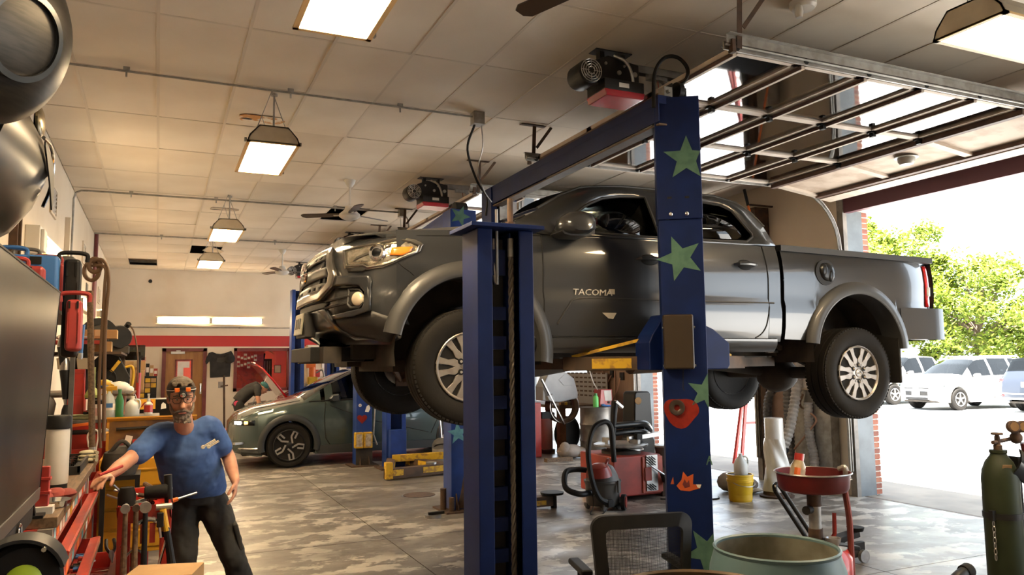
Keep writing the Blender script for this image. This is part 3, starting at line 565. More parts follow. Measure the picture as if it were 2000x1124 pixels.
B('inner_web', MB(t).bb((1.715, 3.80, .02), (1.722, 3.96, 2.33)), M.lift_blue, t, sm=0)
cb = MB(t)
for k in range(3):
    cb.tube([(1.722+.008*math.cos(z*42+k*2.094), 3.80+.008*math.sin(z*42+k*2.094), z) for z in [.03+2.27*i/150 for i in range(151)]], .0085, 5)
ob = B('steel_cable', cb, mat('cable', (.14, .12, .10), .45, .5), t); ob['kind'] = 'stuff'
B('cable_ferrule', MB(t).cyl((1.722, 3.80, 2.20), (1.722, 3.80, 2.30), .017, n=12), M.galv, t)
B('cable_stud', MB(t).cyl((1.722, 3.80, 2.36), (1.722, 3.80, 2.52), .016, n=10).cyl((1.722, 3.80, 2.362), (1.722, 3.80, 2.39), .028, n=6), M.rust, t)
B('threaded_rod', MB(t).cyl((1.65, 3.82, 2.05), (1.65, 3.82, 2.46), .009, n=8).cyl((1.65, 3.82, 2.362), (1.65, 3.82, 2.38), .022, n=6), M.steel, t)
B('wrapped_hose', MB(t).tube(smoothpath([(1.64, 3.84, 2.30), (1.635, 3.83, 2.15), (1.645, 3.83, 2.06), (1.655, 3.83, 2.14), (1.65, 3.84, 2.29)]), .011, 8), M.steel, t)
# --- lifts with an overhead beam
def lift(label, x0, x1, y0, yf, loc, body, xf=None, top=3.5, seam=2.62, beam=True, faces='+y'):
    t = thing('two_post_lift', label, 'car lift', loc, 'two-post lifts'); xf = xf if xf is not None else x0
    q = cchan(MB(t), x0, x1, y0, y0+.27, .02, seam or top, '+y'); B('column', q, body, t, bev=.008, seg=2, smooth=30)
    if seam: B('column_extension', cchan(MB(t), x0-.008, x1+.004, y0-.010, y0+.26, seam, top, '+y'), body, t, bev=.005, smooth=30)
    B('column', cchan(MB(t), xf, xf+x1-x0, yf-.27, yf, .02, top, '-y'), body, t, bev=.008, smooth=30)
    sep('base_plate', MB(t).bb((x0-.1, y0-.12, 0), (x1+.1, y0+.36, .02)).bb((xf-.1, yf-.36, 0), (xf+x1-x0+.1, yf+.1, .02)), M.rust, t, sm=0)
    for s in (0, 1):
        yy = (y0, yf)[s]; xx = (x0, xf)[s]; sg = (-1, 1)[s]
        sep('gusset', MB(t).prism([(yy, .02), (yy+sg*.09, .02), (yy, .2)], xx+.05, xx+.062, 'x').prism([(yy, .02), (yy+sg*.09, .02), (yy, .2)], xx+x1-x0-.062, xx+x1-x0-.05, 'x'), M.rust, t, sm=0)
    if beam:
        xa = x0+.02; xb = xf+.02
        ys = [y0+.03, yf-.03]
        q = MB(t); q.bar((xa+.05, ys[0], top-.02), (xb+.05, ys[1], top-.02), .11, .06); q.bar((xa+.0, ys[0], top-.09), (xb+.0, ys[1], top-.09), .008, .18); q.bar((xa+.10, ys[0], top-.12), (xb+.10, ys[1], top-.12), .008, .14)
        bo = B('overhead_beam', q, body, t, sm=0)
        B('beam_lip', MB(t).bar((xa+.05, ys[0], top-.20), (xb+.05, ys[1], top-.20), .10, .012), M.arm_brown, bo, sm=0)
        B('beam_cover', MB(t).bar((xa+.02, ys[0]+.1, top-.135), (xb+.02, ys[0]+(ys[1]-ys[0])*.55, top-.135), .02, .10), M.galv, bo, sm=0)
    return t
# the truck's lift
TL = lift('blue lift painted with stars and a poppy, holding the truck', 3.15, 3.45, 4.40, 7.75, (3.3, 4.4, 0), M.lift_blue, 3.17)
yf_ = 4.40
star(3.355, 3.05, .165, 17, yf_-.010, TL, M.star_green, clip=3.452); star(3.29, 2.345, .165, 38, yf_, TL, M.star_green); star(3.43, 1.42, .13, 80, yf_, TL, M.star_green, clip=3.449); star(3.40, .36, .16, 50, yf_, TL, M.star_green, clip=3.449)
pq = MB(TL).prism([(3.26+(.115+.012*math.sin(3*a+.6))*math.cos(a), 1.285+(.10+.014*math.sin(3*a))*math.sin(a)) for a in [2*pi*k/28 for k in range(28)]], yf_-.0015, yf_, 'y')
B('painted_poppy', pq, M.poppy, TL, sm=0)
B('poppy_hub', MB(TL).lathe([(.02, 0), (.02, .012), (.034, .02), (.05, .02), (.055, .0)], (3.235, yf_, 1.315), (0, -1, 0), 20), mat('dark_rim', (.07, .05, .04), .4, .5), TL)
fx = B('painted_fox', MB(TL).prism([(3.215, .79), (3.25, .83), (3.262, .885), (3.29, .85), (3.33, .87), (3.325, .80), (3.38, .80), (3.37, .775), (3.30, .755), (3.24, .76)], yf_-.0015, yf_, 'y'), M.fox_orange, TL, sm=0)
B('fox_ear', MB(TL).prism([(3.175, .80), (3.195, .85), (3.20, .80)], yf_-.0015, yf_, 'y'), M.fox_orange, TL, sm=0)
B('fox_mask', MB(TL).prism([(3.255, .80), (3.27, .835), (3.285, .81), (3.30, .83), (3.305, .785), (3.27, .775)], yf_-.0025, yf_-.0015, 'y'), M.maroon, fx, sm=0)
B('fox_tip', MB(TL).prism([(3.345, .80), (3.38, .80), (3.37, .775), (3.355, .78)], yf_-.0025, yf_-.0015, 'y'), M.paper, fx, sm=0)
B('painted_letter', MB(TL).bar((3.42, yf_-.001, .93), (3.44, yf_-.001, .99), .002, .008, (0, 0, 1)).bar((3.44, yf_-.001, .99), (3.455, yf_-.001, .93), .002, .008).bar((3.425, yf_-.001, .955), (3.45, yf_-.001, .96), .002, .006), M.star_green, TL, sm=0)
sep('column_bolt', MB(TL).ball((3.235, yf_-.012, 2.655), (.016, .012, .016), 10).ball((3.345, yf_-.012, 2.655), (.016, .012, .016), 10), M.chrome, TL)
sep('slot', MB(TL).bb((3.215, yf_-.012, 2.765), (3.245, yf_-.0095, 2.78)).bb((3.335, yf_-.012, 2.765), (3.365, yf_-.0095, 2.78)), M.black, TL, sm=0)
B('lock_cover', MB(TL).bb((3.155, yf_-.075, 1.575), (3.36, yf_, 1.95)), M.cover_brown, TL, bev=.015, seg=3, sm=0)
sep('cover_screw', MB(TL).cyl((3.15, yf_-.05, 1.60), (3.37, yf_-.05, 1.60), .008, n=8).cyl((3.15, yf_-.05, 1.86), (3.37, yf_-.05, 1.86), .008, n=8), M.steel, TL)
B('release_wire', MB(TL).tube([(3.285, yf_-.006, 1.575), (3.28, yf_-.005, 1.45), (3.287, yf_-.008, 1.43)], .003, 5), M.black, TL)
for o in list(TL.children):      # the near column stands turned towards the truck's nose
    if o.location.length == 0 and o.name.split('.')[0] not in ('overhead_beam', 'base_plate', 'gusset') and min(v.co.y for v in o.data.vertices) < .1: o.rotation_euler.z = R(-33)
# power-unit bits on top of the column
B('hose_loop', MB(TL).tube(smoothpath([(3.14, 4.45, 3.42), (3.15, 4.44, 3.66), (3.22, 4.42, 3.78), (3.33, 4.41, 3.80), (3.42, 4.42, 3.74), (3.42, 4.44, 3.66), (3.33, 4.48, 3.58), (3.25, 4.52, 3.52)]), .014, 8), M.rubber, TL)
B('cable_sheave', MB(TL).cyl((3.35, 4.48, 3.57), (3.39, 4.48, 3.57), .07, n=16).bb((3.3, 4.45, 3.5), (3.31, 4.52, 3.62)).bb((3.42, 4.45, 3.5), (3.43, 4.52, 3.6)), M.black, TL)
B('valve_block', MB(TL).bb((3.22, 4.43, 3.5), (3.29, 4.5, 3.58)).cyl((3.25, 4.40, 3.54), (3.25, 4.43, 3.54), .014, n=8), M.galv, TL, sm=0)
B('limit_switch', MB(TL).bb((3.49, 7.42, 3.46), (3.58, 7.5, 3.56)), M.black, TL, sm=0); B('switch_label', MB(TL).bb((3.505, 7.415, 3.48), (3.565, 7.42, 3.54)), M.yellow, TL, sm=0)
B('mount_plate', MB(TL).bb((3.26, 7.46, 3.12), (3.46, 7.475, 3.36)), M.steel, TL, sm=0)
sep('roller_pack', MB(TL).bb((3.20, 7.42, 2.75), (3.26, 7.47, 3.1)).bb((3.38, 7.42, 2.75), (3.44, 7.47, 3.05)), M.black, TL, sm=0)
# carriages and telescopic arms under the truck
CZ = 1.60
for y, s in ((4.62, 1), (7.53, -1)):
    xo = 3.3 if s > 0 else 3.345
    B('carriage', MB(TL).prism([(xo-.20, CZ-.03), (xo+.48-.0, CZ-.03), (xo+.50, CZ+.0), (xo+.50, CZ+.16), (xo+.36, CZ+.26), (xo+.10, CZ+.36), (xo-.06, CZ+.36), (xo-.17, CZ+.22), (xo-.20, CZ+.16)] if s > 0 else [(xo-.2, CZ-.03), (xo+.2, CZ-.03), (xo+.2, CZ+.26), (xo-.2, CZ+.26)], y-.09, y+.09, 'y'), M.lift_blue, TL, bev=.01, sm=0)
    for (px_, py_, lab) in ((2.28, 5.28, 0), (4.86, 5.28, 1)):
        py2 = py_ if s > 0 else 2*5.76-py_; a = V((xo-.12 if not lab else xo+.30, y+.08*s, CZ+.02)); b_ = V((px_, py2, CZ+.02)); m_ = a.lerp(b_, .55)
        ar = B('lift_arm', MB(TL).bar(a, m_, .11, .10), M.arm_brown, TL, bev=.005, sm=0)
        B('inner_arm', MB(TL).bar(m_, b_, .085, .075), M.arm_brown, ar, sm=0)
        B('arm_pad', MB(TL).lathe([(.0, 0), (.075, 0), (.075, .02), (.02, .022), (.02, -.05), (0, -.05)], b_+V((0, 0, .075)), n=20), M.steel, ar)
        d = (b_-a).normalized(); sd = d.cross(V((0, 0, 1)))
        B('yellow_paint', MB(TL).bar(a+d*.10+sd*.057*(1 if (s > 0) == (lab == 0) else -1)*-1, a+d*.38+sd*.057*(1 if (s > 0) == (lab == 0) else -1)*-1, .003, .07), M.arm_yellow, ar, sm=0)
        B('arm_guard', MB(TL).bar(a+V((0, -.05*s, .18)), a+d*.55+V((0, -.05*s, .05)), .012, .022).bar(a+V((0, -.05*s, -.04)), a+V((0, -.05*s, .19)), .02, .03), M.arm_yellow, ar, sm=0)
# the empty lift behind it, arms lowered to the floor
EL = lift('blue lift with yellow arms lowered to the floor, empty', 3.02, 3.34, 8.33, 12.45, (3.2, 8.33, 0), M.lift_blue_worn, 3.33, 3.42, None)
star(3.14, 3.34, .13, 70, 8.33, EL, M.star_green); star(3.10, .86, .13, 95, 8.33, EL, M.star_cyan); star(3.50, 1.13, .13, -50, 12.178, EL, M.star_cyan)
B('rust_patch', MB(EL).prism([(3.08, .03), (3.30, .03), (3.32, .42), (3.26, .52), (3.18, .45), (3.13, .2)], 8.3275, 8.33, 'y'), M.rust, EL, sm=0)
sep('hydraulic_can', MB(EL).cyl((2.955, 8.42, .02), (2.955, 8.42, .25), .035, n=14).cyl((3.21, 8.27, .02), (3.21, 8.27, .16), .03, n=12).cyl((3.0, 8.27, .02), (3.0, 8.27, .17), .03, n=12), M.rust, EL)
B('cable_drum', MB(EL).cyl((3.1, 8.42, 3.44), (3.24, 8.42, 3.44), .08, n=16), M.black, EL)
B('inner_carriage', MB(EL).bb((3.36, 12.05, .05), (3.62, 12.2, .62)), M.lift_blue_worn, EL, bev=.01, sm=0)
B('carriage_shoe', MB(EL).bb((3.43, 12.0, .10), (3.63, 12.06, .24)), M.lift_blue, EL, bev=.01, sm=0)
for a, b_ in (((3.35, 11.98, .13), (3.05, 11.05, .09)), ((3.62, 11.98, .13), (4.0, 11.3, .09)), ((3.05, 11.05, .09), (4.5, 11.35, .09)), ((3.35, 11.9, .2), (4.15, 11.75, .22))):
    a, b_ = V(a), V(b_); d = (b_-a); d.normalize(); sd = d.cross(V((0, 0, 1))); sd *= (1 if sd.y < 0 else -1)
    ar = B('lift_arm', MB(EL).bar(a, b_, .13, .14 if b_.z < .2 else .10), M.arm_brown if b_.z < .2 else M.arm_yellow, EL, bev=.006, sm=0)
    L_ = (b_-a).length
    for f0, f1 in ((.03, .14), (.36, .62), (.8, .97)): B('yellow_paint', MB(EL).bar(a+d*L_*f0+sd*.068+V((0, 0, .012)), a+d*L_*f1+sd*.068+V((0, 0, .012)), .004, .085), M.arm_yellow, ar, sm=0)
B('arm_post', MB(EL).bb((3.0, 10.98, .02), (3.10, 11.1, .25)), M.arm_yellow, EL, sm=0)
sep('arm_pad', MB(EL).lathe([(0, 0), (.08, 0), (.08, .03), (0, .03)], (3.75, 11.22, .165), n=16).lathe([(0, 0), (.08, 0), (.08, .03), (0, .03)], (4.2, 11.33, .165), n=16), M.steel, EL)
# the lift of the grey car, and one more by the back wall
HL = lift('blue lift with a red heart and yellow boxes beside the grey car', 2.99, 3.25, 12.78, 16.5, (3.1, 12.78, 0), M.lift_blue_worn, 2.46, 3.2, None, False)
hp = []
for k in range(30):
    a = 2*pi*k/30; hp.append((3.085+.0052*16*math.sin(a)**3, .765+.0052*(13*math.cos(a)-5*math.cos(2*a)-2*math.cos(3*a)-math.cos(4*a))))
B('painted_heart', MB(HL).prism(hp, 12.7775, 12.78, 'y'), M.poppy, HL, sm=0)
B('painted_ring', MB(HL).lathe([(.012, 0), (.012, .002), (.026, .002), (.026, 0)], (3.05, 12.78, .985), (0, -1, 0), 16), M.paper, HL)
B('painted_paw', MB(HL).prism([(3.13, .88), (3.16, .97), (3.2, .99), (3.22, .93), (3.19, .87)], 12.7775, 12.78, 'y'), M.paper, HL, sm=0)
for x in (2.95, 3.10):
    bx_ = B('yellow_box', MB(HL).bb((x, 12.68, .30), (x+.135, 12.78, .55)), M.arm_yellow, HL, bev=.006, sm=0); B('dirty_panel', MB(HL).bb((x+.02, 12.676, .325), (x+.115, 12.68, .525)), mat('dirty_white', (.5, .44, .36), .7, c2=(.3, .24, .17), scale=20) if 'dirty_white' not in M else M.dirty_white, bx_, sm=0)
B('kick_plate', MB(HL).bb((2.985, 12.76, .02), (3.255, 12.78, .29)), M.dirt, HL, sm=0)
B('side_hose', MB(HL).tube([(3.29, 12.8, 1.9), (3.30, 12.8, .9), (3.28, 12.8, .5), (3.34, 12.8, .33)], .014, 6), M.galv, HL)
t = thing('lift_column', 'blue lift column beyond the grey car, right of the red car', 'lift column', (3.5, 17.2, 0))
B('column', cchan(MB(t), 3.35, 3.62, 17.1, 17.4, .02, 3.2, '-y'), M.lift_blue_worn, t, sm=0); B('base_plate', MB(t).bb((3.25, 17.0, 0), (3.72, 17.5, .02)), M.rust, t, sm=0); B('chain_guard', MB(t).bb((3.46, 17.12, .1), (3.5, 17.16, 3.0)), M.black, t, sm=0)
t = thing('lift_column', 'second blue lift column beyond the grey car, by the red post', 'lift column', (3.98, 17.2, 0))
B('column', cchan(MB(t), 3.84, 4.1, 17.1, 17.4, .02, 3.2, '-y'), M.lift_blue_worn, t, sm=0); B('base_plate', MB(t).bb((3.74, 17.0, 0), (4.2, 17.5, .02)), M.rust, t, sm=0)
# ================================================================ the pickup truck on the lift
TX, TY = .962, 5.76
paint = mat('truck_paint', (.034, .036, .039), .31, .38, coat=.9); seamm = mat('seam', (.004, .004, .004), .8)
trim_dark = mat('trim_dark', (.025, .024, .023), .55); chromed = mat('grey_chrome', (.24, .225, .205), .26, .85); flarep = mat('flare_paint', (.045, .045, .045), .5, .25, coat=.15)
TR = thing('pickup_truck', 'dark grey four-door pickup truck raised on the blue lift', 'pickup truck', (TX+2.7, TY, 1.14))
FZ = [(1.80, .16), (1.86, .06), (1.92, .03), (2.0, .02), (2.1, .025), (2.3, .045), (2.40, .085), (2.46, .15), (2.5, .24), (2.53, .30)]
SZ = [(1.72, .88), (1.80, .915), (1.9, .935), (2.05, .945), (2.08, .945), (2.095, .932), (2.12, .931), (2.3, .94), (2.42, .93), (2.50, .912), (2.54, .90), (3.0, .67)]
def SF(u, z, off=0., s=-1):
    """front and side skin: u 0..1 runs from the nose centre round the corner, then 1+(metres back)"""
    def raw(u):
        W = interp(SZ, z); f0 = interp(FZ, z)
        if u <= 1:
            a = max(0, u)*pi/2; return V((f0+.46*(1-max(0, math.cos(a))**.8), W*math.sin(a)**.8, z))
        return V((f0+.46+(u-1), W, z))
    p = raw(u)
    if off:
        e = .01; d = raw(min(u, 3)+e)-raw(max(0, u-e)); n = V((-d.y, d.x, 0)); n.normalize(); p = p+V((n.x, n.y, 0))*off
    return V((TX+p.x, TY+s*p.y, p.z))
def TW(x): return .085*max(0, (x-5.0)/.46)**2
def SYf(x, z, off=0., s=-1): return V((TX+x, TY+s*(interp(SZ, z)+off-TW(x)), z))
def patch(name, loop, mapf, m, parent, cuts=3, th=.006, holes=(), root=TR, smooth=40):
    """filled outline in surface coordinates, draped on a surface"""
    b = bmesh.new(); es = []
    for lp in [loop]+list(holes):
        vs = [b.verts.new((p[0], p[1], 0)) for p in lp]; es += [b.edges.new((vs[i], vs[(i+1) % len(vs)])) for i in range(len(vs))]
    bmesh.ops.triangle_fill(b, use_beauty=True, use_dissolve=False, edges=es)
    if cuts: bmesh.ops.subdivide_edges(b, edges=b.edges[:], cuts=cuts, use_grid_fill=True)
    b.verts.index_update(); q = MB(root); q.add([mapf(v.co.x, v.co.y) for v in b.verts], [tuple(v.index for v in f.verts) for f in b.faces]); b.free()
    return B(name, q, m, parent, solid=th, smooth=smooth)
def line(name, pts, mapf, r, m, parent, root=TR, k=4): return B(name, MB(root).tube([mapf(*p[:2]) for p in ([(v.x, v.y) for v in smoothpath([(a, b, 0) for a, b in pts], k)] if k else pts)], r, 6), m, parent)
AF, AR = (.93, 1.71, .50), (4.465, 1.70, .49)      # wheel arches: x, z, radius
def arch_z(x, z0):
    z = z0
    for cx, cz, r in (AF, AR):
        if abs(x-cx) < r: z = max(z, cz+math.sqrt(r*r-(x-cx)**2))
    return z
def stations(a, b):
    xs = set([a, b]); x = a
    while x < b: xs.add(round(x, 3)); x += .08
    for cx, cz, r in (AF, AR):
        for k in range(25):
            v = cx+r*.9999*math.cos(pi*k/24)
            if a < v < b: xs.add(round(v, 4))
        for e in (-1, 1):
            for v in (cx+e*r*1.0002,):
                if a < v < b: xs.add(round(v, 4))
    return sorted(xs)
def side_panel(name, a, b, zlo, zhi, m, s, off=0):
    xs = stations(a, b); rows = []
    for x in xs:
        l = arch_z(x, zlo(x)); h = zhi(x); zz = [l+(h-l)*j/14 for j in range(15)]
        if l < 2.06: zz[0:] = sorted([l]+[z for z in (1.8, 1.86, 1.92, 2.0, 2.05, 2.078, 2.092, 2.12) if l < z < h][:8]+[h]+[2.2+(h-2.2)*j/6 for j in range(6)]) if False else zz
        rows.append([SYf(x, z, off, s) for z in zz])
    return B(name, MB(TR).grid(rows), m, TR, smooth=60)
rock = lambda x: 1.775 if x > 1.3 else 1.80
for s in (-1, 1):
    side_panel('front_fender', .42, 1.47, lambda x: interp([(.42, 1.86), (.44, 1.80), (1.3, 1.775)], x), lambda x: interp([(.42, 2.50), (.6, 2.51), (.9, 2.53), (1.47, 2.585)], x), paint, s)
    fd = side_panel('front_door', 1.478, 2.55, lambda x: 1.815, lambda x: interp([(1.47, 2.53), (1.6, 2.535), (2.55, 2.55)], x), paint, s)
    rd = side_panel('rear_door', 2.556, 3.49, lambda x: 1.80, lambda x: 2.555, paint, s)
    B('cab_corner', MB(TR).grid([[SYf(x, z, 0, s) for z in [1.78+(zt-1.78)*j/10 for j in range(11)]] for x, zt in ((3.494, 2.56), (3.56, 2.57), (3.60, 2.57), (3.625, 2.57))]), paint, TR, smooth=60)
    B('rocker', MB(TR).loft([[V((TX+x, TY+s*y, z)) for y, z in ((.90, 1.82), (.925, 1.80), (.92, 1.745), (.88, 1.70), (.7, 1.70), (.7, 1.8))] for x in (1.40, 1.44, 3.5, 3.58)]), paint, TR, smooth=50)
    bd = side_panel('bed_side', 3.665, 5.46, lambda x: interp([(3.66, 1.80), (4.0, 1.79), (5.0, 1.80), (5.46, 1.80)], x), lambda x: interp([(3.66, 2.55), (5.46, 2.515)], x), paint, s)
    # rounded tail corner
    B('tail_corner', MB(TR).grid([[V((TX+5.46+.075*math.sin(a), TY+s*(interp(SZ, z)-.085-.10*(1-math.cos(a))), z)) for z in [2.085+.43*j/8 for j in range(9)]] for a in [R(12*k) for k in range(9)]]), paint, TR, smooth=60)
    # flares
    for cx, cz, r in ((.93, 1.71, .505), (4.465, 1.70, .49)):
        a0, a1 = (168, -8) if cx < 2 else (173, 2); rows = []
        for k in range(33):
            a = R(a0+(a1-a0)*k/32); c, n = math.cos(a), math.sin(a); rows.append([V((TX+cx+rr*c, TY+s*yy, cz+rr*n)) for rr, yy in ((r+.105, .930), (r+.095, .958), (r+.05, .975), (r+.012, .985), (r-.005, .975), (r-.012, .93), (r-.005, .78))])
        B('fender_flare', MB(TR).grid(rows), flarep, TR, smooth=50)
        B('wheel_well', MB(TR).grid([[V((TX+cx+(r+.02)*math.cos(R(a)), TY+s*yy, cz+(r+.02)*math.sin(R(a)))) for yy in (.93, .75, .45)] for a in range(-10, 191, 10)]).prism([(TX+cx+(r+.02)*math.cos(R(a)), cz+(r+.02)*math.sin(R(a))) for a in range(-10, 191, 10)], TY+s*.44, TY+s*.45, 'y'), M.dirt, TR, smooth=40)
    # greenhouse side with window openings
    G = lambda x, z, o=0., s=s: V((TX+x, TY+s*(.900-.50*(z-2.54)+o), z))
    outer = [(1.22, 2.585), (1.45, 2.70), (1.70, 2.845), (1.90, 2.935), (2.05, 2.968), (2.30, 2.985), (2.80, 2.99), (3.18, 2.98), (3.38, 2.94), (3.50, 2.86), (3.58, 2.74), (3.63, 2.56), (2.5, 2.545), (1.5, 2.535), (1.3, 2.55)]
    w1 = [(1.63, 2.575), (1.75, 2.685), (1.92, 2.80), (2.08, 2.872), (2.25, 2.905), (2.49, 2.918), (2.50, 2.60), (2.50, 2.565)]
    w2 = [(2.64, 2.57), (2.64, 2.92), (3.02, 2.925), (3.22, 2.91), (3.32, 2.865), (3.43, 2.66), (3.42, 2.63), (3.34, 2.585)]
    patch('cab_side', outer, lambda x, z: G(x, z), paint, TR, 1, .02, (w1, w2), smooth=60)
    for nm, w_ in (('front_side_window', w1), ('rear_side_window', w2)):
        g_ = patch(nm, w_, lambda x, z: G(x, z, -.012), M.glass_tint if nm[0] == 'f' else M.glass_dark, TR, 0, .004)
        B('window_seal', MB(TR).tube([G(x, z, .004) for x, z in w_], .012, 6, closed=True), trim_dark, g_)
    B('drip_rail', MB(TR).tube([G(x, z, .004) for x, z in ((1.50, 2.745), (1.72, 2.87), (1.92, 2.955), (2.3, 2.998), (2.8, 3.0), (3.2, 2.99), (3.4, 2.945), (3.52, 2.86), (3.6, 2.74))], .010, 6), trim_dark, TR)
    # seams and trim on the side
    L_ = lambda x, z, s=s: SYf(x, z, .001, s)
    line('door_seam', [(1.474, 2.53), (1.472, 2.2), (1.478, 1.95), (1.50, 1.86), (1.55, 1.815), (1.7, 1.808), (3.25, 1.80), (3.36, 1.81), (3.45, 1.88), (3.492, 2.05), (3.497, 2.3), (3.48, 2.55)], L_, .005, seamm, TR)
    line('door_seam', [(2.553, 1.81), (2.553, 2.2), (2.553, 2.55)], L_, .005, seamm, TR)
    line('body_crease', [(1.58, 1.90), (1.66, 2.02), (1.75, 2.083), (2.2, 2.087), (3.0, 2.087), (3.55, 2.09)], lambda x, z, s=s: SYf(x, z, .0005, s), .007, trim_dark, TR)
    for x0, par in ((2.36, fd), (3.27, rd)):
        dh = B('door_handle', MB(TR).tube([SYf(x0+dx, 2.39+dz, o, s) for dx, dz, o in ((-.12, -.002, .01), (-.09, 0, .04), (0, .003, .048), (.08, 0, .04), (.11, -.002, .01))], [.008, .016, .018, .016, .008], 8), paint, par)
        B('handle_cup', MB(TR).ball(SYf(x0, 2.385, -.012, s), (.085, .028, .048), 16), seamm, dh)
    # mirror
    mp_ = [(-.02, 0), (.0, .06), (.05, .10), (.13, .115), (.20, .105), (.24, .05), (.235, -.01), (.18, -.045), (.05, -.05), (.0, -.035)]
    mi = B('mirror', MB(TR).loft([[V((TX+1.55+(x-.1)*f+.1, TY+s*(1.02+o), 2.56+z*f)) for x, z in mp_] for o, f in ((-.06, .7), (-.03, .95), (.02, 1.05), (.09, 1.03), (.14, .9), (.17, .62))]), paint, TR, smooth=50)
    B('mirror_base', MB(TR).loft([[V((TX+1.55+x, TY+s*(1.02+o), 2.525+z*.5)) for x, z in mp_] for o in (-.08, .10)]), trim_dark, mi, smooth=50)
    B('mirror_arm', MB(TR).bar(V((TX+1.62, TY+s*.86, 2.55)), V((TX+1.62, TY+s*1.0, 2.53)), .10, .05), trim_dark, mi, bev=.01, sm=0)
    # rear lamp
    tl = B('tail_lamp', MB(TR).grid([[V((TX+5.40+.155*f, TY+s*(interp(SZ, z)+.006-TW(5.40+.06*f)-.085*max(0, f-.35)*1.4), z)) for z in (2.10, 2.19, 2.28, 2.37, 2.44, 2.475)] for f in (.0, .35, .7, 1.0, 1.15, 1.3)]), mat('tail_red', (.55, .012, .012), .15, coat=1., emit=.05) if 'tail_red' not in M else M.tail_red, TR, smooth=40, solid=.006)
    B('reverse_lens', MB(TR).grid([[V((TX+5.42+.14*f, TY+s*(interp(SZ, z)+.011-TW(5.42+.04*f)-.085*max(0, f-.35)*1.4), z)) for z in (2.20, 2.28)] for f in (.0, .35, .7, 1.0)]), M.whiteplastic, tl, solid=.004)
    B('mud_flap', MB(TR).bb((TX+4.93, TY+s*.64, 1.42), (TX+4.955, TY+s*.95, 1.86)), M.blackplastic, TR, bev=.01, sm=0)
# fuel filler opening and badge on the near side
B('fuel_recess', MB(TR).lathe([(.0, 0), (.09, 0), (.11, .004), (.11, .012), (.095, .014), (0, .006)], SYf(4.12, 2.36, -.003), (0, -1, 0), 20), M.black, TR)
B('fuel_bag', MB(TR).ball(SYf(4.14, 2.365, .008), (.085, .02, .08), 12).ball(SYf(4.10, 2.38, .012), (.05, .02, .06), 10).ball(SYf(4.17, 2.34, .01), (.045, .02, .06), 10), M.black_gloss, TR)
text('lettering', 'TACOMA', .062, TR, SYf(1.865, 2.128, .006), (90, 0, 0), mat('letter_silver', (.62, .60, .56), .3, .3), .003, shear=.12).scale = (1.25, 1, 1)
sep('badge', MB(TR).box(SYf(3.52, 2.58, .004)+V((0, .01, .012)), (.06, .003, .016)).box(SYf(3.59, 2.575, .004)+V((0, .01, .008)), (.06, .003, .018)), M.letter_silver, TR, sm=0)
B('door_tape', MB(TR).box(SYf(2.03, 2.128, .001), (.05, .001, .11)), mat('tape', (.45, .42, .36), .6), TR, sm=0); B('door_tape', MB(TR).prism([(TX+1.94, 1.985), (TX+2.06, 1.985), (TX+2.03, 1.94), (TX+1.99, 1.945)], SYf(2, 1.96, .003).y, SYf(2, 1.96, .001).y, 'y'), M.tape, TR, sm=0)
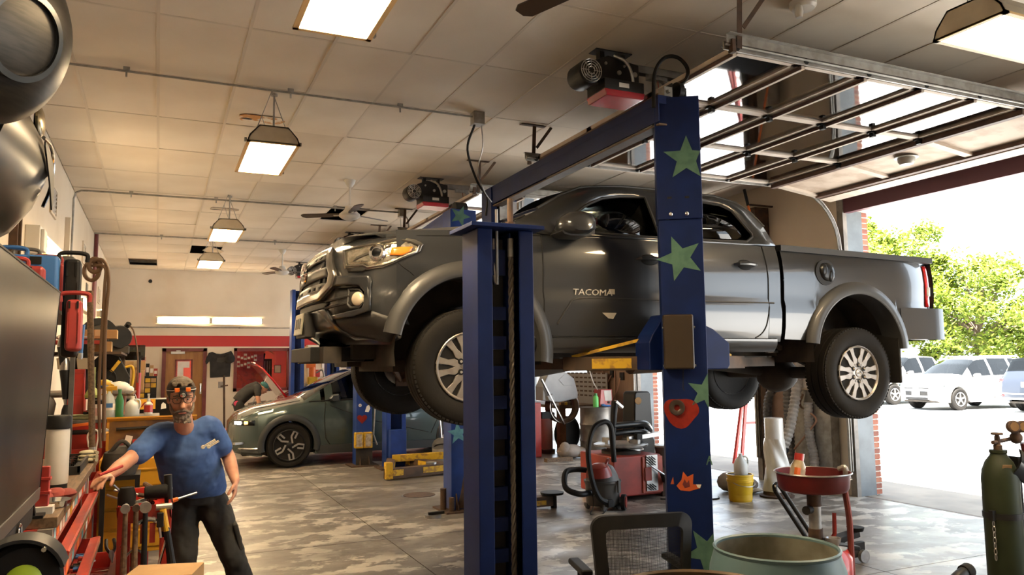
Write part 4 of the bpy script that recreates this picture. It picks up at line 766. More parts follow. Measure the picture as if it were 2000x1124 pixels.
# front skin: nose from the bumper's lower lip to the hood edge
def zbot(u): return interp([(0, 1.83), (.2, 1.79), (.3, 1.768), (.74, 1.758), (.86, 1.81), (.97, 1.90), (1.0, 1.88)], u)
def ztop(u): return interp([(0, 2.475), (.3, 2.475), (.6, 2.48), (1, 2.50)], u)
for s in (-1, 1):
    us = [i/30 for i in range(31)]; rows = [[SF(u, zbot(u)+(ztop(u)-zbot(u))*j/24, 0, s) for j in range(25)] for u in us]
    B('front_bumper', MB(TR).grid(rows), paint, TR, smooth=70)
    # headlamp: surround, reflector bowl, clear lens, amber
    F = lambda u, z, o=0., s=s: SF(u, z, o, s)
    hl = [(.42, 2.387), (.57, 2.400), (.72, 2.412), (.84, 2.437), (.95, 2.425), (1.02, 2.401), (1.02, 2.36), (.95, 2.316), (.9, 2.29), (.82, 2.263), (.70, 2.253), (.66, 2.270), (.5, 2.271)]
    ce_ = (.74, 2.345); sur = [(ce_[0]+(a-ce_[0])*1.09, ce_[1]+(b-ce_[1])*1.17) for a, b in hl]
    h_ = patch('headlamp', sur, lambda u, z: F(u, z, .004), chromed, TR, 3, .010, (hl,))
    B('chrome_rim', MB(TR).tube([F(u, z, .010) for u, z in hl], .008, 6, closed=True), chromed, h_)
    patch('reflector', hl, lambda u, z: F(u, z, .005), mat('reflector', (.72, .66, .55), .18, .85, c2=(.40, .36, .28), scale=16, lo=.4, hi=.6, bump=.9) if 'reflector' not in M else M.reflector, h_, 3, .004)
    B('projector', MB(TR).lathe([(.0, .012), (.03, .018), (.042, .014), (.055, .02), (.06, .004)], F(.755, 2.345, .008), (-.75, s*.66, 0), 20), M.chrome, h_)
    patch('amber_lens', [(.85, 2.380), (.99, 2.390), (.99, 2.358), (.945, 2.328), (.86, 2.330)], lambda u, z: F(u, z, .014), mat('amber', (.75, .20, .02), .2, coat=.8) if 'amber' not in M else M.amber, h_, 2, .006)
    patch('lens_bar', [(.56, 2.30), (.58, 2.33), (.84, 2.40), (.84, 2.388), (.6, 2.318)], lambda u, z: F(u, z, .012), chromed, h_, 2, .004)
    patch('lamp_recess', [(.50, 2.262), (.66, 2.262), (.70, 2.247), (.66, 2.228), (.52, 2.232)], lambda u, z: F(u, z, .006), trim_dark, h_, 2, .004)
    # fog lamp pocket under a raised brow
    fp = patch('fog_pocket', [(.40, 2.139), (.55, 2.132), (.65, 2.124), (.685, 2.10), (.69, 2.02), (.66, 1.992), (.6, 1.984), (.40, 1.955)], lambda u, z: F(u, z, .004), trim_dark, TR, 2, .006)
    B('fog_rim', MB(TR).tube([F(u, z, .010) for u, z in ((.555, 2.118), (.65, 2.112), (.676, 2.095), (.68, 2.02), (.655, 1.998), (.58, 1.995), (.55, 2.02))], .010, 6, closed=True), trim_dark, fp)
    B('fog_lamp', MB(TR).lathe([(0, .02), (.035, .014), (.046, .004), (.05, -.01)], F(.635, 2.05, .012), (-.8, s*.6, 0), 20), mat('fog_lens', (.7, .62, .48), .15, .3, coat=1.) if 'fog_lens' not in M else M.fog_lens, fp)
    for zz in (2.075, 2.03): B('pocket_slat', MB(TR).tube([F(u, zz-(.55-u)*.08, .010) for u in (.30, .40, .50, .56)], .008, 6), trim_dark, fp)
    patch('bumper_brow', [(.42, 2.213), (.58, 2.205), (.73, 2.196), (.752, 2.16), (.755, 1.975), (.60, 1.94), (.42, 1.93), (.40, 1.955), (.60, 1.978), (.69, 1.99), (.705, 2.02), (.70, 2.10), (.66, 2.135), (.55, 2.145), (.40, 2.152)], lambda u, z: F(u, z, .018), paint, TR, 3, .028, smooth=30)
    patch('bumper_blade', [(.20, 2.0), (.25, 1.985), (.36, 1.89), (.43, 1.80), (.62, 1.79), (.62, 1.80), (.46, 1.815), (.40, 1.905), (.34, 1.985), (.30, 2.005)], lambda u, z: F(u, z, .012), chromed if False else paint, TR, 3, .02, smooth=30)
    patch('lower_valance', [(.42, 1.93), (.755, 1.972), (.9, 1.93), (.95, 1.90), (.86, 1.83), (.74, 1.775), (.62, 1.79), (.46, 1.815), (.40, 1.905)], lambda u, z: F(u, z, .004), trim_dark, TR, 3, .01)
    line('fender_seam', [(1.02, 2.29), (1.10, 2.24), (1.18, 2.17)] if False else [(.93, 2.285), (.98, 2.25), (1.04, 2.204)], lambda u, z, s=s: SF(u, z, .001, s), .004, seamm, TR)
    line('hood_seam', [(.30, 2.455), (.45, 2.455), (.62, 2.45), (.85, 2.463), (1.0, 2.475), (1.3, 2.495), (1.8, 2.53)], lambda u, z, s=s: SF(u, z, .001, s), .004, seamm, TR)
# grille across the nose (one piece, both halves)
def FF(u, z, o=0.): return SF(abs(u), z, o, -1 if u < 0 else 1)
hexo = [(-.26, 2.425), (-.42, 2.22), (-.40, 2.15), (-.25, 2.065), (.25, 2.065), (.40, 2.15), (.42, 2.22), (.26, 2.425)]
hexi = [(-.235, 2.405), (-.355, 2.235), (-.345, 2.18), (-.24, 2.125), (.24, 2.125), (.345, 2.18), (.355, 2.235), (.235, 2.405)]
gr = patch('grille_surround', hexo, lambda u, z: FF(u, z, .022), chromed, TR, 3, .04, (hexi,), smooth=25)
patch('grille_back', hexi, lambda u, z: FF(u, z, .003), M.black, gr, 3, .004)
def hexw(z): return interp([(2.10, .21), (2.125, .24), (2.18, .345), (2.235, .355), (2.405, .235)], z)
for zc, hh in ((2.375, .022), (2.255, .034), (2.155, .028)):
    w_ = hexw(zc)-.01; patch('grille_bar', [(-w_, zc-hh), (-w_/2, zc-hh), (0, zc-hh), (w_/2, zc-hh), (w_, zc-hh), (w_, zc+hh), (w_/2, zc+hh), (0, zc+hh), (-w_/2, zc+hh), (-w_, zc+hh)], lambda u, z: FF(u, z, .018), mat('grille_grey', (.10, .095, .09), .4, .3) if 'grille_grey' not in M else M.grille_grey, gr, 2, .02)
for zc in (2.375, 2.155):
    for u in (-.24, -.15, .15, .24, .07, -.07):
        if abs(u) < hexw(zc)-.03: patch('grille_slot', [(u-.025, zc-.010), (u+.025, zc-.010), (u+.025, zc+.010), (u-.025, zc+.010)], lambda a, z: FF(a, z, .030), M.black, gr, 1, .004)
for zc in (2.315, 2.205):
    for u in (-.27, -.2, .2, .27): patch('grille_rib', [(u-.012, zc-.03), (u+.012, zc-.03), (u+.012, zc+.03), (u-.012, zc+.03)], lambda a, z: FF(a, z, .012), trim_dark, gr, 1, .01)
for rx, rz, cz in ((.10, .068, 0), (.042, .064, 0), (.062, .024, .038)):
    q = MB(TR).tube([FF(0, 2.295, .05)+V((0, rx*math.cos(a), cz+rz*math.sin(a))) for a in [2*pi*k/28 for k in range(28)]], .010, 6, closed=True); em = B('emblem_ring', q, M.chrome, gr)
patch('lower_intake', [(-.34, 2.045), (-.28, 2.005), (.28, 2.005), (.34, 2.045), (.25, 2.06), (-.25, 2.06)], lambda u, z: FF(u, z, .006), M.black, TR, 3, .008)
pl = B('number_plate', MB(TR).box((TX-.035, TY+.02, 1.925), (.012, .31, .155), (0, 6, 0)), mat('plate', (.45, .43, .34), .4, c2=(.36, .36, .27), scale=14), TR, bev=.006, sm=0)
B('plate_bracket', MB(TR).bb((TX-.026, TY-.18, 1.83), (TX+.05, TY+.2, 2.0)), trim_dark, TR, bev=.006, sm=0)
sep('plate_mark', MB(TR).box((TX-.0425, TY-.06, 1.93), (.003, .04, .075), (8, 6, 0)).box((TX-.0425, TY+.02, 1.93), (.003, .05, .07), (-10, 6, 0)).box((TX-.0425, TY+.1, 1.93), (.003, .04, .075), (0, 6, 0)), M.greyplastic, pl, sm=0)
# hood, windscreen, roof, rear cab wall
def hoodz(x, y): return interp([(.12, 2.455), (.2, 2.485), (.35, 2.51), (.7, 2.545), (1.0, 2.575), (1.35, 2.61)], x)+.035*(1-(y/.9)**2)-(.035 if abs(y) > .86 else 0)
rows = []
for x in (.16, .2, .26, .35, .5, .7, .9, 1.1, 1.3):
    u0 = x; rows.append([V((TX+x+.30*max(0, (abs(y)-.45)/.45)**2.2*max(0, (1.0-x)), TY+y, hoodz(x, y))) for y in [-.895+1.79*j/20 for j in range(21)]])
B('hood', MB(TR).grid(rows), paint, TR, smooth=60)
B('hood_lip', MB(TR).grid([[SF(abs(u), ztop(abs(u)), 0, -1 if u < 0 else 1)*(1-f)+V((TX+.30*max(0, (abs(yy)-.45)/.45)**2.2*.84+.17, TY+yy, hoodz(.17, yy)))*f for f in (0, .5, 1)] for u in [-1+i/15 for i in range(31)] for yy in ((SF(abs(u), 2.45, 0, -1 if u < 0 else 1).y-TY)*.955,)]), paint, TR, smooth=60)
B('cowl', MB(TR).grid([[V((TX+x, TY+y, z+.03*(1-(y/.88)**2))) for y in [-.88+1.76*j/10 for j in range(11)]] for x, z in ((1.28, 2.60), (1.36, 2.585), (1.42, 2.60))]), trim_dark, TR)
B('windscreen', MB(TR).grid([[V((TX+interp([(0, 1.30), (1, 1.97)], f)-.10*(1-(g)**2)*(1-f*.4), TY+g*interp([(0, .86), (1, .70)], f), interp([(0, 2.60), (.5, 2.79), (1, 2.955)], f))) for g in [-1+2*j/10 for j in range(11)]] for f in [i/8 for i in range(9)]]), M.glass_tint, TR, smooth=60)
B('roof', MB(TR).grid([[V((TX+x-.08*(1-g*g)*(1 if x < 2 else 0), TY+g*hw, z+.025*(1-g*g))) for g in [-1+2*j/12 for j in range(13)]] for x, z, hw in ((1.95, 2.955, .70), (2.15, 2.978, .685), (2.5, 2.992, .677), (2.9, 2.992, .677), (3.2, 2.98, .683), (3.38, 2.942, .70), (3.44, 2.90, .725))]), paint, TR, smooth=60)
B('rear_wall', MB(TR).grid([[V((TX+x, TY+g*hw, z)) for g in [-1+.25*j for j in range(9)]] for x, z, hw in ((3.44, 2.90, .725), (3.50, 2.86, .74), (3.6, 2.6, .87), (3.625, 2.5, .905), (3.625, 1.9, .92))]), paint, TR, smooth=50)
B('rear_window', MB(TR).grid([[V((TX+x+.006, TY+g*.62, z)) for g in (-1, 0, 1)] for x, z in ((3.505, 2.85), (3.60, 2.62))]), M.glass_dark, TR)
for y in (-.28, .3): B('wiper', MB(TR).tube([V((TX+1.36, TY+y, 2.645)), V((TX+1.33, TY+y-.2, 2.665)), V((TX+1.42, TY+y-.48, 2.69))], .008, 6), M.black, TR)
# cabin
ci = mat('cabin', (.03, .028, .026), .8)
B('cab_floor', MB(TR).bb((TX+1.3, TY-.86, 1.80), (TX+3.6, TY+.86, 1.84)), ci, TR, sm=0)
B('dashboard', MB(TR).prism([(TX+1.42, 2.2), (TX+1.36, 2.56), (TX+1.55, 2.62), (TX+1.75, 2.58), (TX+1.80, 2.45), (TX+1.7, 2.2)], TY-.84, TY+.84, 'y'), ci, TR, bev=.02, sm=0)
B('steering_wheel', MB(TR).tube([V((TX+1.92+.19*.45*math.sin(a), TY-.38+.19*math.cos(a), 2.46+.19*.9*math.sin(a))) for a in [2*pi*k/24 for k in range(24)]], .016, 8, closed=True).cyl((TX+1.75, TY-.38, 2.38), (TX+1.92, TY-.38, 2.46), .05), ci, TR)
for x, y in ((2.55, -.40), (2.55, .40), (3.3, -.40), (3.3, .40)):
    st = B('seat', MB(TR).loft([[V((TX+x+dx+(zz-2.2)*.22, TY+y+hw*c, zz)) for dx, c in ((0, -1), (-.06, -.6), (-.07, 0), (-.06, .6), (0, 1), (.08, .8), (.09, 0), (.08, -.8))] for zz, hw in ((2.0, .25), (2.2, .27), (2.4, .26), (2.55, .22), (2.60, .16))]).prism([(TX+x-.5, 1.95), (TX+x-.5, 2.1), (TX+x-.1, 2.12), (TX+x, 2.0), (TX+x, 1.95)], TY+y-.26, TY+y+.26, 'y'), ci, TR, smooth=50)
    B('headrest', MB(TR).loft([[V((TX+x+.12+dx, TY+y+hw*c, zz)) for dx, c in ((-.05, -.8), (-.075, 0), (-.05, .8), (.02, 1), (.05, .6), (.05, -.6), (.02, -1))] for zz, hw in ((2.655, .10), (2.69, .135), (2.76, .145), (2.82, .13), (2.85, .08))]), ci, st, smooth=60)
    sep('headrest_post', MB(TR).cyl((TX+x+.11, TY+y-.06, 2.55), (TX+x+.12, TY+y-.06, 2.68), .008, n=8).cyl((TX+x+.11, TY+y+.06, 2.55), (TX+x+.12, TY+y+.06, 2.68), .008, n=8), M.chrome, st)
# bed: cover, rails, tailgate, rear bumper
B('bed_cover', MB(TR).bb((TX+3.68, TY-.87, 2.545), (TX+4.55, TY+.87, 2.565)).bb((TX+4.56, TY-.87, 2.535), (TX+5.44, TY+.87, 2.555)), M.blackplastic, TR, bev=.006, sm=0)
for s in (-1, 1): B('bed_rail_cap', MB(TR).loft([[V((TX+x, TY+s*y, z+dz)) for y, dz in ((.925, -.03), (.925, .018), (.86, .022), (.86, -.03))] for x, z in ((3.66, 2.555), (5.46, 2.525))]), trim_dark, TR, sm=0)
B('bed_front_wall', MB(TR).bb((TX+3.665, TY-.90, 1.85), (TX+3.69, TY+.90, 2.54)), M.black, TR, sm=0)
B('tailgate', MB(TR).grid([[V((TX+5.52+.02*math.sin(z*9), TY+g*.86, z)) for g in (-1, -.5, 0, .5, 1)] for z in (2.09, 2.2, 2.35, 2.48, 2.515)]), paint, TR)
B('rear_bumper', MB(TR).grid([[V((TX+5.54-.62*max(0, abs(g)-.80)/.20*1.0*(1 if True else 0)*.9 if abs(g) > .8 else TX+5.54+.0, TY+(g/abs(g) if g else 0)*min(.95, .95*abs(g)/.8 if abs(g) < .8 else .95), z)) for g in [-1, -.95, -.9, -.85, -.82, -.79, -.5, 0, .5, .79, .82, .85, .9, .95, 1]] for z in (1.80, 1.84, 1.95, 2.06, 2.08)]), paint, TR, smooth=50)
B('bumper_end', MB(TR).loft([[V((TX+x, TY+y, z)) for x, z in ((5.47, 1.80), (5.56, 1.84), (5.575, 1.95), (5.56, 2.08), (5.47, 2.085))] for y in (-.90, -.86, .86, .90)]), paint, TR, smooth=30)
# underside: frame rails, engine, drivetrain, suspension
und = M.dirt
for s in (-1, 1): B('frame_rail', MB(TR).bar((TX+.25, TY+s*.42, 1.74), (TX+5.3, TY+s*.48, 1.74), .09, .14), und, TR, sm=0)
B('front_crossmember', MB(TR).bar((TX+.10, TY-.52, 1.70), (TX+.10, TY+.52, 1.70), .12, .11).bar((TX+.62, TY-.5, 1.62), (TX+.62, TY+.5, 1.62), .2, .08), und, TR, sm=0)
B('winch_mount', MB(TR).bb((TX-.02, TY-.38, 1.655), (TX+.35, TY+.45, 1.755)), M.black, TR, bev=.005, sm=0)
B('skid_plate', MB(TR).bar((TX+.3, TY, 1.76), (TX+1.25, TY, 1.60), .9, .012).bb((TX+.6, TY-.35, 1.60), (TX+1.9, TY+.35, 1.85)), und, TR, sm=0)
B('transmission', MB(TR).loft([[V((TX+x, TY+r_*math.cos(a), 1.72+r_*math.sin(a))) for a in [2*pi*k/12 for k in range(12)]] for x, r_ in ((1.5, .22), (1.9, .2), (2.3, .14), (2.7, .13), (2.8, .06))]), und, TR)
B('drive_shaft', MB(TR).cyl((TX+2.8, TY, 1.68), (TX+4.4, TY+.05, 1.52), .045, n=12), und, TR)
B('fuel_tank', MB(TR).bb((TX+2.6, TY-.36, 1.60), (TX+3.6, TY-.08, 1.82)), M.black, TR, bev=.03, sm=0)
B('exhaust_pipe', MB(TR).tube(smoothpath([(TX+1.8, TY+.3, 1.66), (TX+2.8, TY+.28, 1.63), (TX+3.4, TY+.25, 1.66), (TX+3.9, TY+.3, 1.85), (TX+4.6, TY+.5, 1.88), (TX+5.2, TY+.6, 1.72)]), .035, 10), M.rust, TR)
B('muffler', MB(TR).tube([(TX+2.9, TY+.28, 1.64), (TX+2.95, TY+.28, 1.64), (TX+3.55, TY+.27, 1.66), (TX+3.6, TY+.27, 1.67)], [.05, .12, .12, .05], 14), M.rust, TR)
ax = B('rear_axle', MB(TR).cyl((TX+4.46, TY-.78, 1.516), (TX+4.46, TY+.78, 1.516), .055, n=14).ball((TX+4.44, TY+.02, 1.50), (.19, .2, .17), 16), und, TR)
for s in (-1, 1):
    sp_ = B('leaf_spring', MB(TR).tube(smoothpath([(TX+3.85, TY+s*.55, 1.80), (TX+4.2, TY+s*.55, 1.62), (TX+4.46, TY+s*.55, 1.575), (TX+4.8, TY+s*.55, 1.68), (TX+5.1, TY+s*.55, 1.86)]), .028, 6), und, TR)
    B('shock', MB(TR).cyl((TX+4.62, TY+s*.62, 1.50), (TX+4.40, TY+s*.5, 2.05), .035, n=10), und, TR)
    B('control_arm', MB(TR).tube([(TX+.75, TY+s*.4, 1.66), (TX+.93, TY+s*.72, 1.50), (TX+1.15, TY+s*.4, 1.66)], .035, 8).tube([(TX+.80, TY+s*.45, 1.92), (TX+.95, TY+s*.72, 1.80), (TX+1.1, TY+s*.45, 1.92)], .028, 8).bb((TX+.88, TY+s*.72-.04, 1.45), (TX+.98, TY+s*.72+.04, 1.82)), M.rust, TR)
    q = MB(TR); ctr = V((TX+.93, TY+s*.62, 1.62))
    q.tube([ctr+V((.065*math.cos(a), .065*math.sin(a), a*.011)) for a in [k*.42 for k in range(90)]], .014, 6); B('coil_spring', q, M.black, TR)
    B('brake_disc', MB(TR).cyl((TX+.93, TY+s*.70, 1.61), (TX+.93, TY+s*.73, 1.61), .15, n=24), M.steel, TR)
B('spare_tyre', MB(TR).lathe([(.16, -.1), (.34, -.1), (.38, -.05), (.38, .05), (.34, .1), (.16, .1)], (TX+5.1, TY, 1.86), (0, 0, 1), 28), M.rubber, TR)
B('brake_line', MB(TR).tube(smoothpath([(TX+3.6, TY-.5, 1.78), (TX+4.0, TY-.45, 1.66), (TX+4.3, TY-.3, 1.62), (TX+4.46, TY-.1, 1.64)]), .012, 6), M.black, TR)
# wheels
def tyre_profile(R_, w, ri): return [(ri, -w*.40), (ri+.02, -w*.44), (ri+(R_-ri)*.45, -w*.5), (ri+(R_-ri)*.75, -w*.49), (R_-.018, -w*.44), (R_, -w*.36), (R_, -w*.17), (R_-.010, -w*.165), (R_-.010, -w*.13), (R_, -w*.125), (R_, w*.125), (R_-.010, w*.13), (R_-.010, w*.165), (R_, w*.17), (R_, w*.36), (R_-.018, w*.44), (ri+(R_-ri)*.75, w*.49), (ri+(R_-ri)*.45, w*.5), (ri+.02, w*.44), (ri, w*.40)]
spoke_m = mat('wheel_alloy', (.40, .37, .34), .35, .75, c2=(.33, .30, .27), scale=20); wheel_in = mat('wheel_inner', (.05, .046, .042), .5, .4)
def truck_wheel(x, z, s, steer=0):
    root = bpy.data.objects.new('wheel', None); col.objects.link(root); root.parent = TR; root.location = V((TX+x, TY+s*.805, z))-TR.location
    root.rotation_euler = (0, 0, (0 if s < 0 else pi)+steer)
    A = (0, -1, 0); ty = B('tyre', MB().lathe(tyre_profile(.388, .255, .225), (0, 0, 0), A, 64), M.rubber, root, smooth=40)
    q = MB()
    for k in range(76):
        a = 2*pi*k/76
        for yy in (-.094, .094):
            m_ = Matrix.Rotation(-a, 4, 'Y') @ Matrix.Translation((0, yy, .3725)); b_ = MB().box((0, 0, 0), (.022, .034, .022)); q.add(b_.v, b_.f, m_)
    tb = B('tread_blocks', q, M.rubber, root, sm=0); tb['kind'] = 'stuff'
    B('rim', MB().lathe([(.228, -.11), (.222, -.10), (.20, -.06), (.195, .06), (.212, .10), (.226, .112), (.232, .118), (.226, .121), (.214, .112), (.203, .06), (.205, -.06)], (0, 0, 0), A, 48, closed=True), spoke_m, root)
    B('rim_well', MB().lathe([(.0, .02), (.20, .02), (.20, -.08)], (0, 0, 0), A, 32), wheel_in, root)
    for k in range(6):
        q = MB()
        for e in (-1, 1):
            P = [(.018*e*.2, .05), (.046*e, .06), (.060*e, .13), (.098*e, .212), (.046*e, .222), (.030*e, .15), (.004*e, .115)]
            pts = P if e > 0 else P[::-1]; b_ = MB().prism([(a, b) for a, b in pts], -.112, -.07, 'y')
            q.add(b_.v, b_.f, Matrix.Rotation(R(60*k), 4, 'Y'))
        B('spoke', q, spoke_m, root, bev=.004, seg=1, sm=0)
    hb = B('hub', MB().lathe([(.0, .108), (.05, .108), (.075, .10), (.085, .07)], (0, 0, 0), A, 24), spoke_m, root)
    B('centre_cap', MB().lathe([(0, .118), (.03, .117), (.036, .108)], (0, 0, 0), A, 24), M.alu, root)
    B('cap_emblem', MB().tube([(.022*math.cos(a), -.119, .015*math.sin(a)) for a in [2*pi*k/18 for k in range(18)]], .0028, 5, closed=True).tube([(.009*math.cos(a), -.119, .0145*math.sin(a)) for a in [2*pi*k/18 for k in range(18)]], .0028, 5, closed=True), M.chrome, root)
    for k in range(6):
        a = R(60*k); c_ = (.0695*math.sin(a), 0, .0695*math.cos(a))
        B('lug_nut', MB().cyl((c_[0], -.10, c_[2]), (c_[0], -.124, c_[2]), .0125, .010, 6), M.chrome, root); B('lug_hole', MB().lathe([(.015, .1135), (.021, .1135), (.021, .100)], (c_[0], 0, c_[2]), A, 12), M.black, root)
for x, z, s, st_ in ((.93, 1.61, -1, -.05), (.93, 1.60, 1, -.05), (4.465, 1.516, -1, 0), (4.465, 1.516, 1, 0)): truck_wheel(x, z, s, st_)
# ================================================================ other vehicles
def car(name, label, cat, loc, rz, L_, W_, st, pm, wheels, rw, hub=(.62, 'five'), glass=None, ranges=(), wind=(0, 0), rear=(0, 0), bottom=.22, cladding=None, group=None, wtab=None, lod=0):
    """st: (x, z_belt, z_top, half-width of top); nose at x=0; rings lofted nose to tail"""
    t = thing(name, label, cat, (0, 0, 0), group); rings = []; xs = set(); x = 0
    while x < L_: xs.add(round(x, 3)); x += .12
    xs.add(L_)
    for s_ in st: xs.add(s_[0])
    ar = rw+.055
    for cx in wheels:
        for k in range(13): xs.add(round(cx+ar*math.cos(pi*k/12), 3))
    for a, b_ in ranges: xs |= {a, b_}
    xs = sorted(v for v in xs if 0 <= v <= L_); wtab = wtab or [(0, .70), (.12, .84), (.35, .95), (.8, 1), (L_-.6, 1), (L_-.15, .94), (L_, .84)]
    tb = [(s_[0], s_[1]) for s_ in st]; tt = [(s_[0], s_[2]) for s_ in st]; ty = [(s_[0], s_[3]) for s_ in st]
    mi = []; segs = []
    for x in xs:
        w_ = W_/2*interp(wtab, x); zb = bottom + (.10*max(0, .3-x)/.3) + .12*max(0, x-L_+.35)/.35; az = zb
        for cx in wheels:
            if abs(x-cx) < ar: az = max(az, rw+math.sqrt(max(0, ar*ar-(x-cx)**2)))
        be, zt, yt = interp(tb, x), interp(tt, x), interp(ty, x)*interp(wtab, x)
        zm = max(az+.02, zb+(be-zb)*.55)
        h = [(w_-.30, az), (w_*.975, az), (w_*.995, max(az+.01, zb+(be-zb)*.3)), (w_, zm), (w_*.985, max(zm, be-.07)), (w_*.95, be), ((w_*.95+yt)/2+.015, (be+zt-.04)/2), (yt, zt-.04), (yt*.86, zt-.008), (yt*.45, zt+.012), (0, zt+.018)]
        rings.append([V((x, a, b_)) for a, b_ in h] + [V((x, -a, b_)) for a, b_ in h[-2::-1]])
    body, win, ws = MB(), MB(), MB(); n = len(rings[0])
    for i in range(len(rings)-1):
        xm = (xs[i]+xs[i+1])/2
        for j in range(n-1):
            k = min(j, n-2-j); tgt = body
            if k in (5, 6) and any(a <= xm <= b_ for a, b_ in ranges): tgt = win
            elif k >= 7 and wind[0] < xm < wind[1]: tgt = ws
            elif k >= 7 and rear[0] < xm < rear[1]: tgt = ws
            tgt.add([rings[i][j], rings[i][j+1], rings[i+1][j+1], rings[i+1][j]], [(0, 1, 2, 3)])
    for r_ in (rings[0], rings[-1]): body.add(r_, [tuple(range(n))])
    B('body', body, pm, t, smooth=42); g = glass or M.glass_dark
    if win.f: sep('side_window', win, g, t, smooth=42)
    if ws.f: sep('windscreen', ws, M.glass_tint if glass is None else g, t, smooth=42)
    B('floor_pan', MB().bb((.15, -W_/2+.28, bottom), (L_-.15, W_/2-.28, bottom+.06)), M.dirt, t, sm=0)
    B('cabin', MB().bb((wind[0]+.5, -W_/2+.2, bottom+.1), (L_-.5, W_/2-.2, interp(tb, L_/2)-.12)), M.black, t, sm=0)
    for x in (L_*.47, L_*.66):
        for s in (-1, 1): B('seat', MB().box((x, s*.36, interp(tb, L_/2)+.02), (.14, .46, .42), (0, 14, 0)).box((x+.06, s*.36, interp(tb, L_/2)+.30), (.1, .24, .18), (0, 10, 0)), M.black, t, bev=.04, sm=0)
    for cx in wheels:
        for s in (-1, 1):
            r0 = bpy.data.objects.new('wheel', None); col.objects.link(r0); r0.parent = t; r0.location = (cx, s*(W_/2-.125), rw); r0.rotation_euler = (0, 0, 0 if s < 0 else pi); A = (0, -1, 0)
            B('tyre', MB().lathe(tyre_profile(rw, .235, rw*hub[0]), (0, 0, 0), A, 40), M.rubber, r0)
            ri = rw*hub[0]
            B('rim', MB().lathe([(ri, -.1), (ri-.02, 0), (ri-.012, .10), (ri+.004, .112), (ri-.008, .118), (ri-.025, .09), (ri-.035, 0)], (0, 0, 0), A, 32, closed=True).lathe([(0, .03), (ri-.02, .03)], (0, 0, 0), A, 24), hub[2] if len(hub) > 2 else M.black, r0)
            q = MB()
            for k in range(5):
                if hub[1] == 'blade':      # open angular outlines, five around
                    P = [(.05, .03), (.03, ri*.55), (ri*.30, ri*.90), (ri*.52, ri*.80), (ri*.34, ri*.42)]
                    b_ = MB()
                    for a, c in zip(P, P[1:]): b_.bar((a[0], -.105, a[1]), (c[0], -.105, c[1]), .028, .012, (0, 1, 0))
                    q.add(b_.v, b_.f, Matrix.Rotation(R(72*k), 4, 'Y'))
                else:
                    b_ = MB().prism([(-.03, .04), (-.024, ri*.7), (-.04, ri-.005), (.04, ri-.005), (.024, ri*.7), (.03, .04)], -.112, -.085, 'y'); q.add(b_.v, b_.f, Matrix.Rotation(R(72*k), 4, 'Y'))
            sp_ = B('spokes', q, M.alu, r0, sm=0); sp_['kind'] = 'stuff'
            B('hub', MB().lathe([(0, .113), (.035, .112), (.055, .10), (.06, .08)], (0, 0, 0), A, 16), M.black if hub[1] == 'blade' else M.alu, r0)
            if cladding:
                rows = []
                for k in range(21):
                    a = R(-12+204*k/20); rows.append([V((cx+rr*math.cos(a), s*yy, rw+rr*math.sin(a))) for rr, yy in ((ar+.085, W_/2-.002), (ar+.07, W_/2+.016), (ar, W_/2+.02), (ar-.02, W_/2+.005), (ar-.01, W_/2-.12))])
                B('arch_cladding', MB().grid([[v for v in r_] for r_ in rows]), cladding, t, smooth=50)
            B('wheel_well', MB().grid([[V((cx+(ar+.01)*math.cos(R(a)), s*yy, rw+(ar+.01)*math.sin(R(a)))) for yy in (W_/2-.01, W_/2-.3)] for a in range(-15, 196, 15)]), M.dirt, t)
    t.location = loc; t.rotation_euler = (0, 0, rz); t['W'] = W_
    return t
def sidepts(t, name, pts, r, m, s=-1, W_=1.89, bulge=.0): return B(name, MB().tube([(x, s*(W_/2*(f if f else 1)+bulge), z) for x, z, f in pts], r, 6), m, t)
def carmirror(t, x, y, z, m, s=-1):
    mi = B('mirror', MB().loft([[V((x+dx*f, s*(y+o), z+dz*f)) for dx, dz in ((-.05, .0), (0, .06), (.1, .07), (.13, .02), (.12, -.04), (0, -.05))] for o, f in ((-.02, .6), (.03, 1), (.12, 1), (.17, .7))]), m, t, smooth=50)
    B('mirror_stalk', MB().bar((x+.03, s*(y-.12), z-.05), (x+.03, s*y, z-.02), .06, .03), M.black, mi, sm=0)
# --- grey crossover behind the lifts
tealp = mat('teal_paint', (.060, .085, .082), .25, .5, coat=1.); clad = mat('cladding', (.022, .024, .024), .45)
IO = car('crossover_car', 'grey-green crossover car with five-blade wheels behind the blue columns', 'car', (1.145, 14.1, 0), 0, 4.63, 1.89,
    [(0, .70, .74, .72), (.10, .80, .86, .80), (.35, .90, .96, .83), (.8, 1.0, 1.045, .84), (1.05, 1.03, 1.09, .83), (1.5, 1.05, 1.36, .72), (1.95, 1.06, 1.56, .62), (2.4, 1.07, 1.60, .61), (3.2, 1.09, 1.585, .61), (3.7, 1.10, 1.50, .62), (4.2, 1.10, 1.26, .66), (4.45, 1.06, 1.12, .74), (4.63, .9, .96, .76)],
    tealp, (.845, 3.845), .36, (.70, 'blade'), None, ((1.35, 1.42), (1.55, 2.52), (2.62, 3.55)), (1.10, 1.93), (3.75, 4.35), .20, clad)
hd = B('headlamp', MB().grid([[V((x, -w_, z)) for z in (.70, .78)] for x, w_ in ((.02, .60), (.04, .70), (.12, .805), (.22, .87), (.30, .90))]), M.black_gloss, IO, solid=.02)
for x, w_, ww in ((.045, .70, .045), (.085, .775, .045)): B('lamp_cell', MB().box((x-.0, -w_-.012, .74), (.05, .05, .045), (0, 0, -42)), mat('drl', (1, .93, .8), .3, emit=9) if 'drl' not in M else M.drl, hd, bev=.004, sm=0)
B('indicator_lamp', MB().bb((.15, -.875, .72), (.20, -.83, .765)), mat('lit_amber', (1, .40, .04), .3, emit=5), hd, sm=0)
